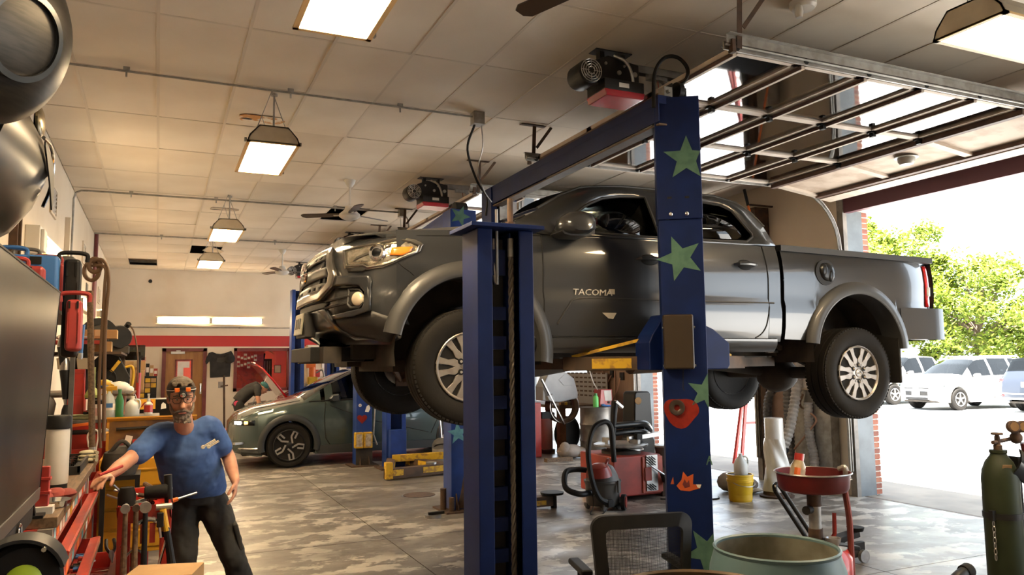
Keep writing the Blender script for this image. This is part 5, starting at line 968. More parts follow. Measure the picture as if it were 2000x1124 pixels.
B('lower_strip', MB().tube([(.0, -.4, .335), (.10, -.78, .33), (.25, -.915, .33), (.42, -.94, .33)], .016, 6), M.alu, IO); B('bumper_slot', MB().box((.10, -.80, .42), (.06, .22, .035), (0, 0, -62)), M.alu, IO, sm=0)
B('front_valance', MB().tube([(.02, .5, .30), (.02, -.5, .30), (.14, -.80, .29), (.42, -.925, .27)], .05, 8), clad, IO)
B('sill', MB().bb((1.3, -.955, .20), (3.4, -.90, .34)), clad, IO, bev=.01, sm=0)
for pts in ([(1.42, 1.04, .975), (1.40, .8, 1.002), (1.42, .45, 1.003), (1.5, .34, .998)], [(2.57, 1.06, .965), (2.57, .8, 1.003), (2.57, .36, 1.)], [(3.5, 1.06, .97), (3.42, .8, 1.003), (3.25, .45, 1.)]): sidepts(IO, 'door_seam', pts, .006, seamm)
sidepts(IO, 'body_crease', [(1.5, .98, .99), (2.1, .74, 1.004), (3.2, .47, 1.)], .006, seamm); sidepts(IO, 'belt_trim', [(1.15, 1.055, .945), (2.0, 1.075, .945), (3.6, 1.11, .945)], .012, M.black)
carmirror(IO, 1.50, .99, 1.10, clad); B('hood_seam', MB().tube([(.30, -.80, .955), (.7, -.83, 1.02), (1.02, -.82, 1.07)], .006, 6), seamm, IO)
B('roof_rail', MB().tube([(2.0, -.60, 1.585), (2.6, -.60, 1.615), (3.5, -.60, 1.57)], .02, 8), M.black, IO); B('wiper', MB().tube([(1.15, -.5, 1.13), (1.2, .1, 1.15)], .012, 6), M.black, IO)
# --- red car with its hood up
redp = mat('red_paint', (.45, .012, .016), .22, .2, coat=1.)
RC = car('red_car', 'red hatchback with its hood propped open near the back wall', 'car', (1.55, 17.95, 0), 0, 4.3, 1.80,
    [(0, .62, .66, .74), (.12, .72, .76, .82), (.5, .78, .80, .70), (.9, .84, .86, .68), (1.0, .94, .98, .80), (1.5, .98, 1.24, .70), (2.0, 1.0, 1.44, .60), (2.6, 1.01, 1.47, .59), (3.3, 1.02, 1.42, .60), (3.9, 1.0, 1.14, .66), (4.15, .94, 1.0, .72), (4.3, .8, .86, .72)],
    redp, (.82, 3.42), .32, (.66, 'five'), None, ((1.45, 2.35), (2.45, 3.2)), (1.02, 1.98), (3.35, 4.0), .2)
hdp = [V((.98, 0, .98)), V((.72, 0, 1.32)), V((.48, 0, 1.60)), V((.36, 0, 1.69))]
B('hood', MB().grid([[V((p.x-.04*(1-(g*g)), g*hw, p.z+.05*(1-g*g))) for g in (-1, -.8, -.4, 0, .4, .8, 1)] for p, hw in zip(hdp, (.78, .78, .74, .62))]), redp, RC, solid=.03, smooth=50)
B('hood_prop', MB().tube([(.25, -.62, .78), (.60, -.5, 1.42)], .008, 6), M.steel, RC)
B('engine', MB().bb((.22, -.5, .5), (.85, .45, .80)).cyl((.4, -.3, .8), (.4, -.3, .9), .07).bb((.55, -.1, .8), (.8, .3, .86)).cyl((.3, .3, .8), (.7, .3, .84), .05), M.greyplastic, RC, bev=.02, sm=0)
for x, y in ((.2, -.64), (.2, .6)): B('headlamp', MB().ball((x, y, .66), (.14, .12, .07), 14), M.glass_tint, RC)
carmirror(RC, 1.42, .93, 1.02, redp); sidepts(RC, 'door_seam', [(1.3, .95, .97), (1.3, .5, 1.004), (1.4, .3, 1.)], .006, seamm, W_=1.8); sidepts(RC, 'roof_trim', [(1.05, .99, .91), (1.5, 1.24, .80), (2.0, 1.43, .68), (2.6, 1.46, .66), (3.3, 1.41, .68)], .014, M.black, W_=1.8)
# --- parked outside
whitep = mat('white_car_paint', (.78, .78, .77), .3, 0, coat=.8); tanp = mat('champagne_paint', (.66, .62, .55), .3, .2, coat=.8); navy = mat('blue_grey_paint', (.03, .036, .052), .3, .3, coat=.8)
suv_st = [(0, .72, .78, .72), (.12, .86, .94, .80), (.5, .98, 1.06, .82), (1.0, 1.04, 1.12, .80), (1.15, 1.07, 1.16, .80), (1.6, 1.09, 1.48, .70), (1.95, 1.10, 1.66, .64), (2.6, 1.11, 1.72, .63), (3.6, 1.12, 1.71, .63), (4.25, 1.12, 1.66, .64), (4.5, 1.10, 1.35, .70), (4.62, 1.0, 1.10, .74), (4.7, .8, .9, .74)]
SU = car('white_suv', 'white sport utility vehicle parked outside facing the garage', 'car', (22.95, 18.18, -.03), R(-4), 4.70, 1.83, suv_st, whitep, (.90, 3.58), .36, (.62, 'five', M.alu), None, ((1.5, 2.38), (2.48, 3.35), (3.45, 4.1)), (1.17, 1.93), (4.27, 4.55), .26)
def front_face(t, W_, zs, m, plate_z, slots):
    for a, b_, z0, z1 in slots: B('grille_slot', MB().add([(interp([(0, -.02), (.45, .0), (.75, .10), (1, .3)], abs(y))-.006, y, z) for z in (z0, z1) for y in [a+(b_-a)*k/6 for k in range(7)]], [(k, k+1, 8+k, 7+k) for k in range(6)]), M.black, t, solid=.012, sm=0)
    p = B('number_plate', MB().box((-.03, 0, plate_z), (.012, .31, .16)), M.whiteplastic, t, sm=0); B('plate_mark', MB().box((-.037, 0, plate_z), (.003, .03, .06)), M.green, p, sm=0)
front_face(SU, 1.83, 0, whitep, .56, ((-.62, -.12, .70, .74), (.12, .62, .70, .74), (-.58, .58, .48, .62), (-.55, .55, .34, .42)))
for s in (-1, 1): B('headlamp', MB().ball((.24, s*.74, .80), (.20, .12, .085), 14), M.glass_tint, SU); carmirror(SU, 1.48, .98, 1.12, whitep, s)
sidepts(SU, 'door_seam', [(1.4, 1.05, .97), (1.4, .5, 1.004), (1.5, .3, 1.)], .008, M.greyplastic, W_=1.83); sidepts(SU, 'door_seam', [(2.43, 1.05, .97), (2.43, .3, 1.)], .008, M.greyplastic, W_=1.83); sidepts(SU, 'side_moulding', [(1.4, .42, 1.01), (3.1, .45, 1.01)], .02, M.greyplastic, W_=1.83)
B('roof_rail', MB().tube([(2.1, -.6, 1.69), (2.2, -.6, 1.75), (4.0, -.6, 1.74), (4.1, -.6, 1.68)], .018, 6).tube([(2.1, .6, 1.69), (2.2, .6, 1.75), (4.0, .6, 1.74), (4.1, .6, 1.68)], .018, 6), whitep, SU)
pk_st = [(0, .85, .95, .76), (.12, .98, 1.06, .84), (.6, 1.06, 1.14, .84), (1.2, 1.10, 1.18, .82), (1.3, 1.12, 1.22, .80), (1.75, 1.14, 1.58, .70), (2.05, 1.15, 1.76, .64), (2.8, 1.16, 1.80, .63), (3.3, 1.16, 1.77, .63), (3.5, 1.16, 1.5, .68), (3.55, 1.15, 1.20, .84), (5.2, 1.13, 1.18, .84), (5.3, 1.0, 1.05, .82)]
PK = car('champagne_pickup', 'pale champagne pickup parked outside behind the raised truck tailgate', 'car', (24.1, 21.65, -.03), R(-3), 5.3, 1.88, pk_st, tanp, (.93, 4.2), .38, (.60, 'five', M.alu), None, ((1.6, 2.42), (2.52, 3.25)), (1.32, 2.02), (3.31, 3.49), .36)
carmirror(PK, 1.56, 1.0, 1.18, tanp); sidepts(PK, 'door_seam', [(1.45, 1.1, .97), (1.45, .5, 1.)], .008, M.greyplastic, W_=1.88); front_face(PK, 1.88, 0, tanp, .62, ((-.5, .5, .75, .95),))
DK = car('blue_grey_suv', 'blue-grey sport utility vehicle parked outside with its tail to the garage', 'car', (28.55, 14.98, -.03), pi+R(-3), 4.60, 1.84, suv_st[:-3]+[(4.45, 1.10, 1.30, .70), (4.55, 1.0, 1.06, .76), (4.6, .85, .9, .76)], navy, (.90, 3.55), .36, (.62, 'five'), None, ((1.5, 2.38), (2.48, 3.35), (3.45, 4.05)), (1.17, 1.93), (4.2, 4.5), .28)
B('rear_window', MB().grid([[V((x, g*hw, z)) for g in (-1, 0, 1)] for x, z, hw in ((4.30, 1.60, .58), (4.47, 1.28, .66))]), M.glass_tint, DK); B('number_plate', MB().box((4.625, .05, .86), (.012, .32, .16)), M.whiteplastic, DK, sm=0); B('plate_mark', MB().box((4.634, .05, .86), (.003, .03, .06)), M.green, DK, sm=0)
B('bumper_trim', MB().bb((4.58, -.78, .56), (4.64, .78, .60)).bb((4.56, -.8, .40), (4.62, .8, .46)), M.alu, DK, sm=0)
for s in (-1, 1): B('tail_lamp', MB().ball((4.50, s*.80, .98), (.10, .10, .09), 12), M.tail_red, DK); B('reflector', MB().ball((4.57, s*.74, .52), (.05, .1, .035), 10), M.tail_red, DK)
# ---------------------------------------------------------------- trees beyond the parking lot
leafm = [mat('leaf_a', (.155, .20, .022), .6), mat('leaf_b', (.22, .245, .035), .6), mat('leaf_c', (.11, .165, .016), .6)]
for m_ in leafm:
    nt = m_.node_tree; b = nt.nodes['Principled BSDF']; tr = nt.nodes.new('ShaderNodeBsdfTranslucent'); tr.inputs[0].default_value = b.inputs['Base Color'].default_value; x_ = nt.nodes.new('ShaderNodeMixShader'); x_.inputs[0].default_value = .4
    nt.links.new(b.outputs[0], x_.inputs[1]); nt.links.new(tr.outputs[0], x_.inputs[2]); nt.links.new(x_.outputs[0], nt.nodes['Material Output'].inputs[0])
barkm = mat('bark', (.16, .115, .08), .9, c2=(.10, .07, .05), scale=8)
def tree(label, base, h, r, seed, n, blobs):
    rnd = random.Random(seed); t = thing('tree', label, 'tree', base, 'trees beyond the parking lot'); q = MB()
    q.tube(smoothpath([(0, 0, 0), (.1, .05, h*.15), (-.1, .1, h*.3), (.1, 0, h*.55), (0, 0, h*.8)]), [.24-.2*i/24 for i in range(25)], 8); B('trunk', q, barkm, t)
    q = MB(); cs = []
    for k in range(blobs):
        a = rnd.uniform(0, 2*pi); rr = r*math.sqrt(rnd.random())*.85; zz = h*rnd.uniform(.28, .92); sc_ = 1-abs(zz/h-.5)*.9
        c = V((rr*math.cos(a)*sc_, rr*math.sin(a)*sc_, zz)); cs.append((c, rnd.uniform(.5, 1.2)*r*.24)); s0 = V((0, 0, h*.22+.3*zz)); q.tube([s0, s0.lerp(c, .5)+V((0, 0, .25)), c], [.07, .05, .02], 5)
    br = B('branches', q, barkm, t); br['kind'] = 'stuff'
    vs, fs, mi = [], [], []
    for i in range(n):
        c, cr = rnd.choice(cs); d = V((rnd.gauss(0, 1), rnd.gauss(0, 1), rnd.gauss(0, .75))); d.normalize(); p = c+d*cr*(rnd.random()**.45); s_ = rnd.uniform(.07, .16)
        m_ = Euler((rnd.uniform(-.9, .9), rnd.uniform(-.9, .9), rnd.uniform(0, 6.3))).to_matrix(); k = len(vs)
        vs += [p+m_ @ V(v)*s_ for v in ((-1, 0, 0), (0, -.5, .12), (1.1, 0, 0), (0, .5, .12))]; fs.append((k, k+1, k+2, k+3)); mi.append(min(2, int(rnd.random()*3)))
    me = bpy.data.meshes.new('crown'); me.from_pydata(vs, [], fs); [me.materials.append(x) for x in leafm]; me.polygons.foreach_set('material_index', mi)
    o = bpy.data.objects.new('crown', me); col.objects.link(o); o.parent = t; o['kind'] = 'stuff'
    return t
tree('tall bright green tree left of the others, above the truck bed', (34.5, 29.0, -.1), 9.6, 3.9, 3, 24000, 44)
tree('bright green tree behind the white vehicles, low spreading crown', (36.5, 25.2, -.1), 7.0, 4.3, 5, 24000, 44)
tree('green tree at the right edge above the blue-grey vehicle', (39.5, 21.6, -.1), 5.2, 3.8, 9, 18000, 34)
solo('hedge', 'low pale shrubs in a strip behind the parked vehicles', 'shrub', (lambda q: [q.ball((31+.9*k+random.uniform(-.3, .3), 26.5-.72*k+random.uniform(-.4, .4), .35), (random.uniform(.5, .9), random.uniform(.5, .9), random.uniform(.5, .95)), 10) for k in range(16)] and q)(MB()), mat('shrub', (.14, .17, .05), .8, c2=(.10, .13, .03), scale=9, bump=1.), smooth=60)['kind'] = 'stuff'
# ================================================================ people
skin = mat('skin', (.50, .255, .165), .5, c2=(.43, .20, .125), scale=22, lo=.4, hi=.75, spec=.35)
def remesh(o, vox, sm=4):
    m_ = o.modifiers.new('remesh', 'REMESH'); m_.mode = 'VOXEL'; m_.voxel_size = vox; m_.use_smooth_shade = True
    if sm: s_ = o.modifiers.new('smooth', 'SMOOTH'); s_.iterations = sm; s_.factor = .5
    return o
def rings(mb, lst, n=18):
    """closed loft of ellipses: (centre, semi-axis a along dir, b across, unit vectors)"""
    out = []
    for c, a, b_, ax, ay in lst:
        c = V(c); ax = V(ax).normalized(); ay = V(ay).normalized(); out.append([c+ax*a*math.cos(2*pi*k/n)+ay*b_*math.sin(2*pi*k/n) for k in range(n)])
    return mb.loft(out)
def limb(mb, pts, rs, n=14): 
    mb.tube(smoothpath(pts, 5), [interp([(i*5, r_) for i, r_ in enumerate(rs)], k) for k in range(len(pts)*5-4)], n)
    mb.ball(pts[0], rs[0], 12).ball(pts[-1], rs[-1], 12); return mb
def hand(mb, wrist, dir_, palm_n, s=1., curl=.35, side=1):
    """palm + four curled fingers + thumb; dir_ along the fingers, palm_n out of the palm, side = which edge the thumb leaves"""
    d = V(dir_).normalized(); n = V(palm_n); n = (n-d*n.dot(d)).normalized(); x = d.cross(n)*side; w_ = V(wrist)
    rings(mb, [(w_-d*.01, .027*s, .02*s, x, n), (w_+d*.03*s, .036*s, .018*s, x, n), (w_+d*.07*s, .043*s, .016*s, x, n), (w_+d*.098*s, .040*s, .012*s, x, n)], 14)
    for k, (o, L_) in enumerate(((.033, .070), (.011, .080), (-.011, .075), (-.032, .058))):
        p = w_+d*.085*s+x*o*s; pts = [p]; a = .12
        for f, cu in ((.45, curl), (.32, curl*1.2), (.23, curl)):
            a += cu; pts.append(pts[-1]+(d*math.cos(a)+n*math.sin(a))*L_*f*s)
        mb.tube(smoothpath(pts, 3), [.0095*s]*4+[.0088*s]*3+[.008*s]*3, 10).ball(pts[-1], .008*s, 8)
    p = w_+d*.028*s+x*.03*s; pts = [p, p+(d*.6+x*.6+n*.35)*.038*s, p+(d*.6+x*.6+n*.35)*.038*s+(d*.85+x*.15+n*.4)*.032*s, p+(d*.6+x*.6+n*.35)*.038*s+(d*.85+x*.12+n*.45)*.055*s]
    mb.tube(smoothpath(pts, 3), .0115*s, 10).ball(pts[-1], .0105*s, 8); return mb
def head(mb, c, fw, up, s=1.):
    """face towards fw; c = centre of the skull"""
    fw = V(fw).normalized(); up = V(up); up = (up-fw*up.dot(fw)).normalized(); rt = fw.cross(up); c = V(c)
    P = lambda a, b_, e: c+(rt*a+fw*b_+up*e)*s
    m_ = Matrix((rt, fw, up)).transposed().to_4x4()
    mb.ball(P(0, -.012, .035), (.078*s, .098*s, .085*s), 24, m_)
    rings(mb, [(P(0, .0, .05), .076*s, .09*s, rt, fw), (P(0, .008, .0), .073*s, .086*s, rt, fw), (P(0, .016, -.045), .066*s, .076*s, rt, fw), (P(0, .022, -.085), .054*s, .064*s, rt, fw), (P(0, .03, -.115), .036*s, .048*s, rt, fw), (P(0, .035, -.128), .02*s, .03*s, rt, fw)], 24)
    rings(mb, [(P(0, .088, .018), .010*s, .008*s, rt, fw), (P(0, .102, -.01), .013*s, .014*s, rt, fw), (P(0, .112, -.033), .019*s, .017*s, rt, fw), (P(0, .10, -.046), .018*s, .014*s, rt, fw)], 12)
    for e in (-1, 1):
        mb.ball(P(.031*e, .078, .030), (.026*s, .014*s, .009*s), 10, m_); mb.ball(P(.04*e, .070, -.030), (.022*s, .02*s, .02*s), 10, m_)
        rings(mb, [(P(.074*e, -.005, .018), .013*s, .006*s, fw, rt), (P(.083*e, -.012, .012), .019*s, .006*s, fw, rt), (P(.083*e, -.012, -.014), .014*s, .006*s, fw, rt), (P(.076*e, -.005, -.032), .008*s, .005*s, fw, rt)], 10)
    mb.tube([P(-.026, .092, -.070), P(-.01, .098, -.069), P(.01, .098, -.069), P(.026, .092, -.070)], .007*s, 8); mb.tube([P(-.02, .092, -.080), P(0, .096, -.081), P(.02, .092, -.080)], .007*s, 8)
    return P, m_
# --- the mechanic in the blue shirt
HC = V((.120, 4.30, 1.552)); hf = V((.05, -1, -.16)); hu = V((-.03, -.15, 1))
SHR, SHL = V((-.015, 4.44, 1.315)), V((.300, 4.47, 1.350)); CH = V((.150, 4.46, 1.31))
ELR, WRR = V((-.165, 4.25, 1.195)), V((-.262, 4.03, 1.135)); ELL, WRL = V((.430, 4.60, 1.15)), V((.462, 4.40, 1.01))
PEL = V((.245, 4.80, .895)); HPR, HPL = V((.155, 4.80, .82)), V((.35, 4.80, .82)); KNR, KNL = V((.180, 4.70, .48)), V((.48, 4.68, .48)); ANR, ANL = V((.175, 4.82, .09)), V((.62, 4.78, .09))
MAN = thing('person', 'bearded man in blue T-shirt and headlamp reaching into a drawer', 'person', (.3, 4.75, 0))
q = MB(MAN); P, hm_ = head(q, HC, hf, hu, .97)
limb(q, [HC+V((0, .03, -.06)), HC+V((.02, .09, -.16)), CH+V((0, .02, .0))], [.056, .058, .07])
rings(q, [(CH+V((0, 0, -.0)), .14, .09, (1, .1, 0), (0, 1, .5)), (PEL+V((0, 0, .1)), .15, .11, (1, 0, 0), (0, 1, .3)), (PEL, .16, .12, (1, 0, 0), (0, 1, 0))])
limb(q, [SHR, (SHR+ELR)/2, ELR, (ELR+WRR)/2, WRR], [.055, .050, .043, .043, .029]); limb(q, [SHL, (SHL+ELL)/2, ELL, (ELL+WRL)/2, WRL], [.055, .050, .044, .042, .029])
hand(q, WRR, (-.10, -.22, -.03), (.1, -.1, -1), 1.0, .25, 1); hand(q, WRL, (-.02, -.10, -.30), (-1, .1, .1), 1.0, .22, -1)
for h_, k_, a_ in ((HPR, KNR, ANR), (HPL, KNL, ANL)): limb(q, [h_, k_, a_], [.08, .055, .04])
remesh(B('body', q, skin, MAN, smooth=60, recalc=False), .0062, 3)
# eyes, hair, beard, glasses, headlamp
ew = mat('eye_white', (.32, .27, .24), .4); pu = mat('pupil', (.02, .018, .016), .2)
for e in (-1, 1):
    ey = B('eye', MB(MAN).ball(P(.031*e, .079, .014), .0095, 12), ew, MAN); B('iris', MB(MAN).ball(P(.031*e, .087, .012), (.0048, .004, .0048), 10), pu, ey); B('brow', MB(MAN).tube([P(.014*e, .098, .035), P(.034*e, .096, .040), P(.054*e, .082, .034)], [.004, .0055, .003], 8), mat('brow', (.14, .10, .07), .9) if 'brow' not in M else M.brow, MAN)
B('mouth', MB(MAN).tube([P(-.024, .1005, -.0745), P(0, .1045, -.0735), P(.024, .1005, -.0745)], .0028, 6), mat('lip', (.28, .09, .07), .5), MAN)
hairm = mat('hair', (.062, .045, .030), .75, c2=(.115, .088, .062), scale=40, bump=.7, lo=.3, hi=.75); beardm = mat('beard', (.20, .165, .135), .9, c2=(.12, .095, .075), scale=60, bump=.7, lo=.3, hi=.75)
rnd = random.Random(4); q = MB(MAN)
q.ball(P(0, -.026, .055), (.086, .102, .088), 22, hm_); q.ball(P(0, .03, .112), (.068, .058, .028), 16, hm_)
for k in range(46):
    a = rnd.uniform(-1.15, 1.15); f_ = rnd.uniform(.02, .08); q.tube([P(.06*math.sin(a), f_, .108+rnd.uniform(-.012, .01)), P(.066*math.sin(a)+rnd.uniform(-.006, .006), f_+.022, .118), P(.068*math.sin(a)+rnd.uniform(-.01, .01), f_+.04-.01*abs(a), .098)], [.007, .006, .003], 6)
for e in (-1, 1): q.ball(P(.068*e, .018, .03), (.012, .02, .045), 10, hm_)
remesh(B('hair', q, hairm, MAN, recalc=False), .005, 2)
q = MB(MAN)
rings(q, [(P(0, .047, -.066), .062, .058, (1, 0, 0), hf), (P(0, .046, -.09), .055, .056, (1, 0, 0), hf), (P(0, .048, -.118), .046, .05, (1, 0, 0), hf), (P(0, .050, -.142), .030, .034, (1, 0, 0), hf)], 20)
q.tube([P(-.042, .082, -.078), P(-.026, .103, -.060), P(0, .110, -.054), P(.026, .103, -.060), P(.042, .082, -.078)], .0085, 8)
for e in (-1, 1): q.tube([P(.071*e, .03, -.02), P(.064*e, .05, -.055), P(.05*e, .066, -.08)], [.007, .011, .014], 8)
for k in range(40): a = rnd.uniform(-1.2, 1.2); q.ball(P(.052*math.sin(a), .052+.048*math.cos(a), rnd.uniform(-.14, -.088)), rnd.uniform(.006, .010), 6)
remesh(B('beard', q, beardm, MAN, recalc=False), .004, 2)
B('mouth_gap', MB(MAN).tube([P(-.022, .1065, -.073), P(0, .111, -.0715), P(.022, .1065, -.073)], .0042, 6), M.lip, MAN)
q = MB(MAN)
for e in (-1, 1): q.tube([P(e*x, .104-.30*(x-.03)**1*.0-.12*abs(x-.03), z) for x, z in ((.008, .024), (.010, .0), (.024, -.010), (.046, -.009), (.057, .003), (.057, .024), (.034, .028))], .0022, 6, closed=True).tube([P(.057*e, .10, .02), P(.078*e, .05, .018), P(.082*e, -.005, .018)], .002, 6)
q.tube([P(-.008, .108, .020), P(.008, .108, .020)], .0022, 6); B('glasses', q, M.black, MAN)
q = MB(MAN); nn = 36
band = lambda zo, r_: [P((.081+r_)*math.sin(2*pi*k/nn), -.008+(.099+r_)*math.cos(2*pi*k/nn), .062+zo+.012*math.cos(2*pi*k/nn)) for k in range(nn)]
for zo, r_, nm, m_, th in ((0, .004, 'headlamp_strap', M.black, .011),): q.loft([[*x] for x in zip(band(-th, r_), band(th, r_), band(th, r_+.003), band(-th, r_+.003))], closed=True, caps=False); 
a_, b_ = band(-.011, .006), band(.011, .006)
hs = B('headlamp_strap', MB(MAN).loft([a_, b_], closed=True, caps=False), M.black, MAN, solid=.003, smooth=60)
B('strap_stripe', MB(MAN).loft([band(-.003, .0085), band(.002, .0085)], closed=True, caps=False), M.paper, hs, solid=.001)
hl_ = B('headlamp', MB(MAN).lathe([(.0, .030), (.019, .030), (.023, .026), (.024, .0)], P(0, .108, .058), P(0, 1, -.25)-P(0, 0, 0), 20), M.black, hs)
B('headlamp_lens', MB(MAN).lathe([(0, .036), (.010, .035), (.016, .031)], P(0, .108, .058), P(0, 1, -.25)-P(0, 0, 0), 16), M.chrome, hs)
sep('headlamp_case', MB(MAN).box(P(-.032, .105, .078), (.030, .022, .026), hm_).box(P(.032, .105, .078), (.030, .022, .026), hm_), M.orange, hs, bev=.004, sm=0)
B('headlamp_top', MB(MAN).box(P(0, .108, .088), (.036, .02, .022), hm_), M.black, hs, bev=.004, sm=0)
# shirt
shirt = mat('blue_shirt', (.045, .105, .29), .85, c2=(.038, .088, .245), scale=5, bump=.35, bscale=9)
q = MB(MAN); bk_ = V((0, 1, .55))
rings(q, [(CH+V((-.004, -.012, .085)), .055, .06, (1, .05, .02), (0, 1, .2)), (CH+V((-.006, .0, .070)), .12, .082, (1, .05, .03), (0, 1, .3)), (CH+V((-.004, .01, .025)), .185, .115, (1, .05, .03), bk_), (CH+V((.0, .03, -.06)), .195, .142, (1, .05, .02), bk_), (V((.182, 4.57, 1.13)), .197, .165, (1, .04, 0), bk_), (V((.212, 4.66, 1.03)), .205, .175, (1, .02, 0), bk_), (V((.238, 4.735, .945)), .20, .155, (1, 0, -.04), (0, 1, .3)), (V((.250, 4.765, .905)), .188, .14, (1, 0, -.06), (0, 1, .2))], 28)
sR = SHR.lerp(ELR, .66); sL = SHL.lerp(ELL, .66)
limb(q, [CH+V((-.09, 0, .015)), SHR+V((0, 0, .005)), SHR.lerp(ELR, .35)+V((0, 0, -.008)), sR+V((0, 0, -.012))], [.08, .076, .074, .072]); limb(q, [CH+V((.09, 0, .02)), SHL+V((0, 0, .005)), SHL.lerp(ELL, .35), sL], [.08, .078, .074, .070])
so = remesh(B('t_shirt', q, shirt, MAN, recalc=False), .009, 5)
so.modifiers.new('wrinkle', 'DISPLACE'); tx = bpy.data.textures.new('folds', 'CLOUDS'); tx.noise_scale = .075; dm = so.modifiers['wrinkle']; dm.texture = tx; dm.strength = .016; dm.texture_coords = 'LOCAL'
lgm = mat('logo_cream', (.62, .58, .45), .8); lc = V((.305, 4.318, 1.262)); ex, ez = V((.86, .16, .48)), V((-.48, 0, .86))
for o_, L_, r_ in ((ez*.009-ex*.010, .085, .011), (ez*-.009+ex*.012, .070, .010)):
    a_ = lc+o_-ex*L_/2; lg = B('chest_logo', MB(MAN).bar(a_, a_+ex*L_, .006, .014, ez).ball(a_, (r_*1.2, .004, r_*1.2), 12), lgm, MAN, sm=0)
    B('logo_script', MB(MAN).tube([a_+ex*(L_*k/14)+V((0, -.0042, 0))+ez*.0035*(-1)**k for k in range(15)], .0012, 5), M.black, lg)
# trousers, belt, shoes
tro = mat('black_trousers', (.010, .0095, .009), .85, c2=(.018, .017, .016), scale=4, bump=.4, bscale=10)
q = MB(MAN)
rings(q, [(PEL+V((.005, -.02, .045)), .172, .132, (1, 0, -.05), (0, 1, .1)), (PEL+V((.005, 0, -.01)), .178, .135, (1, 0, 0), (0, 1, 0)), (PEL+V((.006, 0, -.08)), .165, .13, (1, 0, 0), (0, 1, 0))], 24)
limb(q, [HPR, HPR.lerp(KNR, .5), KNR, KNR.lerp(ANR, .5), ANR+V((0, 0, .02))], [.108, .098, .082, .078, .078]); limb(q, [HPL, HPL.lerp(KNL, .5), KNL, KNL.lerp(ANL, .5), ANL+V((0, 0, .02))], [.108, .1, .084, .080, .080])
po = remesh(B('trousers', q, tro, MAN, recalc=False), .011, 4); dm = po.modifiers.new('wrinkle', 'DISPLACE'); tx2 = bpy.data.textures.new('trouser_folds', 'CLOUDS'); tx2.noise_scale = .09; dm.texture = tx2; dm.strength = .03; dm.texture_coords = 'LOCAL'
B('belt', MB(MAN).loft([[PEL+V((.004, -.015, .052+zz))+V((.176*math.cos(2*pi*k/28), .136*math.sin(2*pi*k/28), -.009*math.cos(2*pi*k/28))) for k in range(28)] for zz in (-.016, .016)], caps=False), M.black, MAN, solid=.004)
B('cargo_pocket', MB(MAN).box((.512, 4.69, .60), (.03, .15, .18), (0, -14, 0)), tro, MAN, bev=.01, sm=0)
for a_, k in ((ANR, 0), (ANL, 1)): B('shoe', MB(MAN).loft([[a_+V((w_*c, y, -.09+z_)) for c, z_ in ((-1, 0), (1, 0), (1, h_*.5), (.7, h_), (-.7, h_), (-1, h_*.5))] for y, w_, h_ in ((.08, .035, .09), (.05, .042, .11), (-.05, .045, .10), (-.13, .05, .065), (-.18, .04, .05), (-.20, .02, .03))]), M.black, MAN, smooth=50)
B('screwdriver_handle', MB(MAN).tube([(-.30, 3.87, 1.16), (-.19, 3.98, 1.19)], .009, 8), M.red, MAN)
MAN.location = (.302, 5.42, 0); MAN.scale = (.93, .93, .93)
# --- second mechanic bent over the red car
MAN2 = thing('person', 'person in black bent over the engine of the red car', 'person', (1.62, 17.0, 0))
dk = M.black_cloth; q = MB(MAN2); h2 = V((2.02, 17.0, 1.20)); P2, m2 = head(q, h2, (.75, -.1, -.7), (.7, 0, .7), .95)
limb(q, [h2+V((-.03, 0, .02)), V((1.92, 17.0, 1.24))], [.05, .06]); rings(q, [(V((1.9, 17, 1.24)), .17, .1, (0, 1, 0), (.5, 0, 1)), (V((1.6, 17, 1.0)), .16, .12, (0, 1, 0), (.5, 0, 1))])
for y, xx in ((-.2, .0), (.2, .05)): limb(q, [V((1.88, 17+y, 1.22)), V((1.90+xx, 17+y*1.15, .97)), V((1.97+xx, 17+y, .76))], [.05, .045, .032]); hand(q, V((1.97+xx, 17+y, .76)), (.2, 0, -.3), (-.5, 0, -.3), 1., .4, 1)
for y in (-.1, .1): limb(q, [V((1.55, 17+y, .92)), V((1.60, 17+y, .5)), V((1.55, 17+y, .09))], [.08, .055, .04])
remesh(B('body', q, skin, MAN2, recalc=False), .009, 2)
q = MB(MAN2); rings(q, [(V((1.97, 17, 1.245)), .09, .07, (0, 1, 0), (-.4, 0, 1)), (V((1.92, 17, 1.245)), .19, .11, (0, 1, 0), (-.5, 0, 1)), (V((1.76, 17, 1.16)), .20, .135, (0, 1, 0), (-.6, 0, 1)), (V((1.6, 17, 1.02)), .185, .14, (0, 1, 0), (-.7, 0, 1)), (V((1.53, 17, .93)), .175, .13, (0, 1, 0), (-.8, 0, .6))], 22)
for y in (-.2, .2): limb(q, [V((1.87, 17+y*.7, 1.22)), V((1.885, 17+y, 1.20)), V((1.895, 17+y*1.1, 1.08))], [.07, .07, .066])
remesh(B('t_shirt', q, dk, MAN2, recalc=False), .014, 3)
q = MB(MAN2); rings(q, [(V((1.56, 17, .97)), .175, .13, (0, 1, 0), (1, 0, .5)), (V((1.52, 17, .88)), .17, .14, (0, 1, 0), (1, 0, .2))], 20)
for y in (-.1, .1): limb(q, [V((1.54, 17+y, .88)), V((1.60, 17+y, .5)), V((1.55, 17+y, .1))], [.105, .085, .08])
remesh(B('trousers', q, tro, MAN2, recalc=False), .014, 3)
B('cap', MB(MAN2).ball(P2(0, -.015, .055), (.09, .10, .07), 16, m2).tube([P2(-.06, .07, .06), P2(0, .14, .05), P2(.06, .07, .06)], .012, 8), mat('cap_teal', (.03, .12, .12), .8), MAN2)
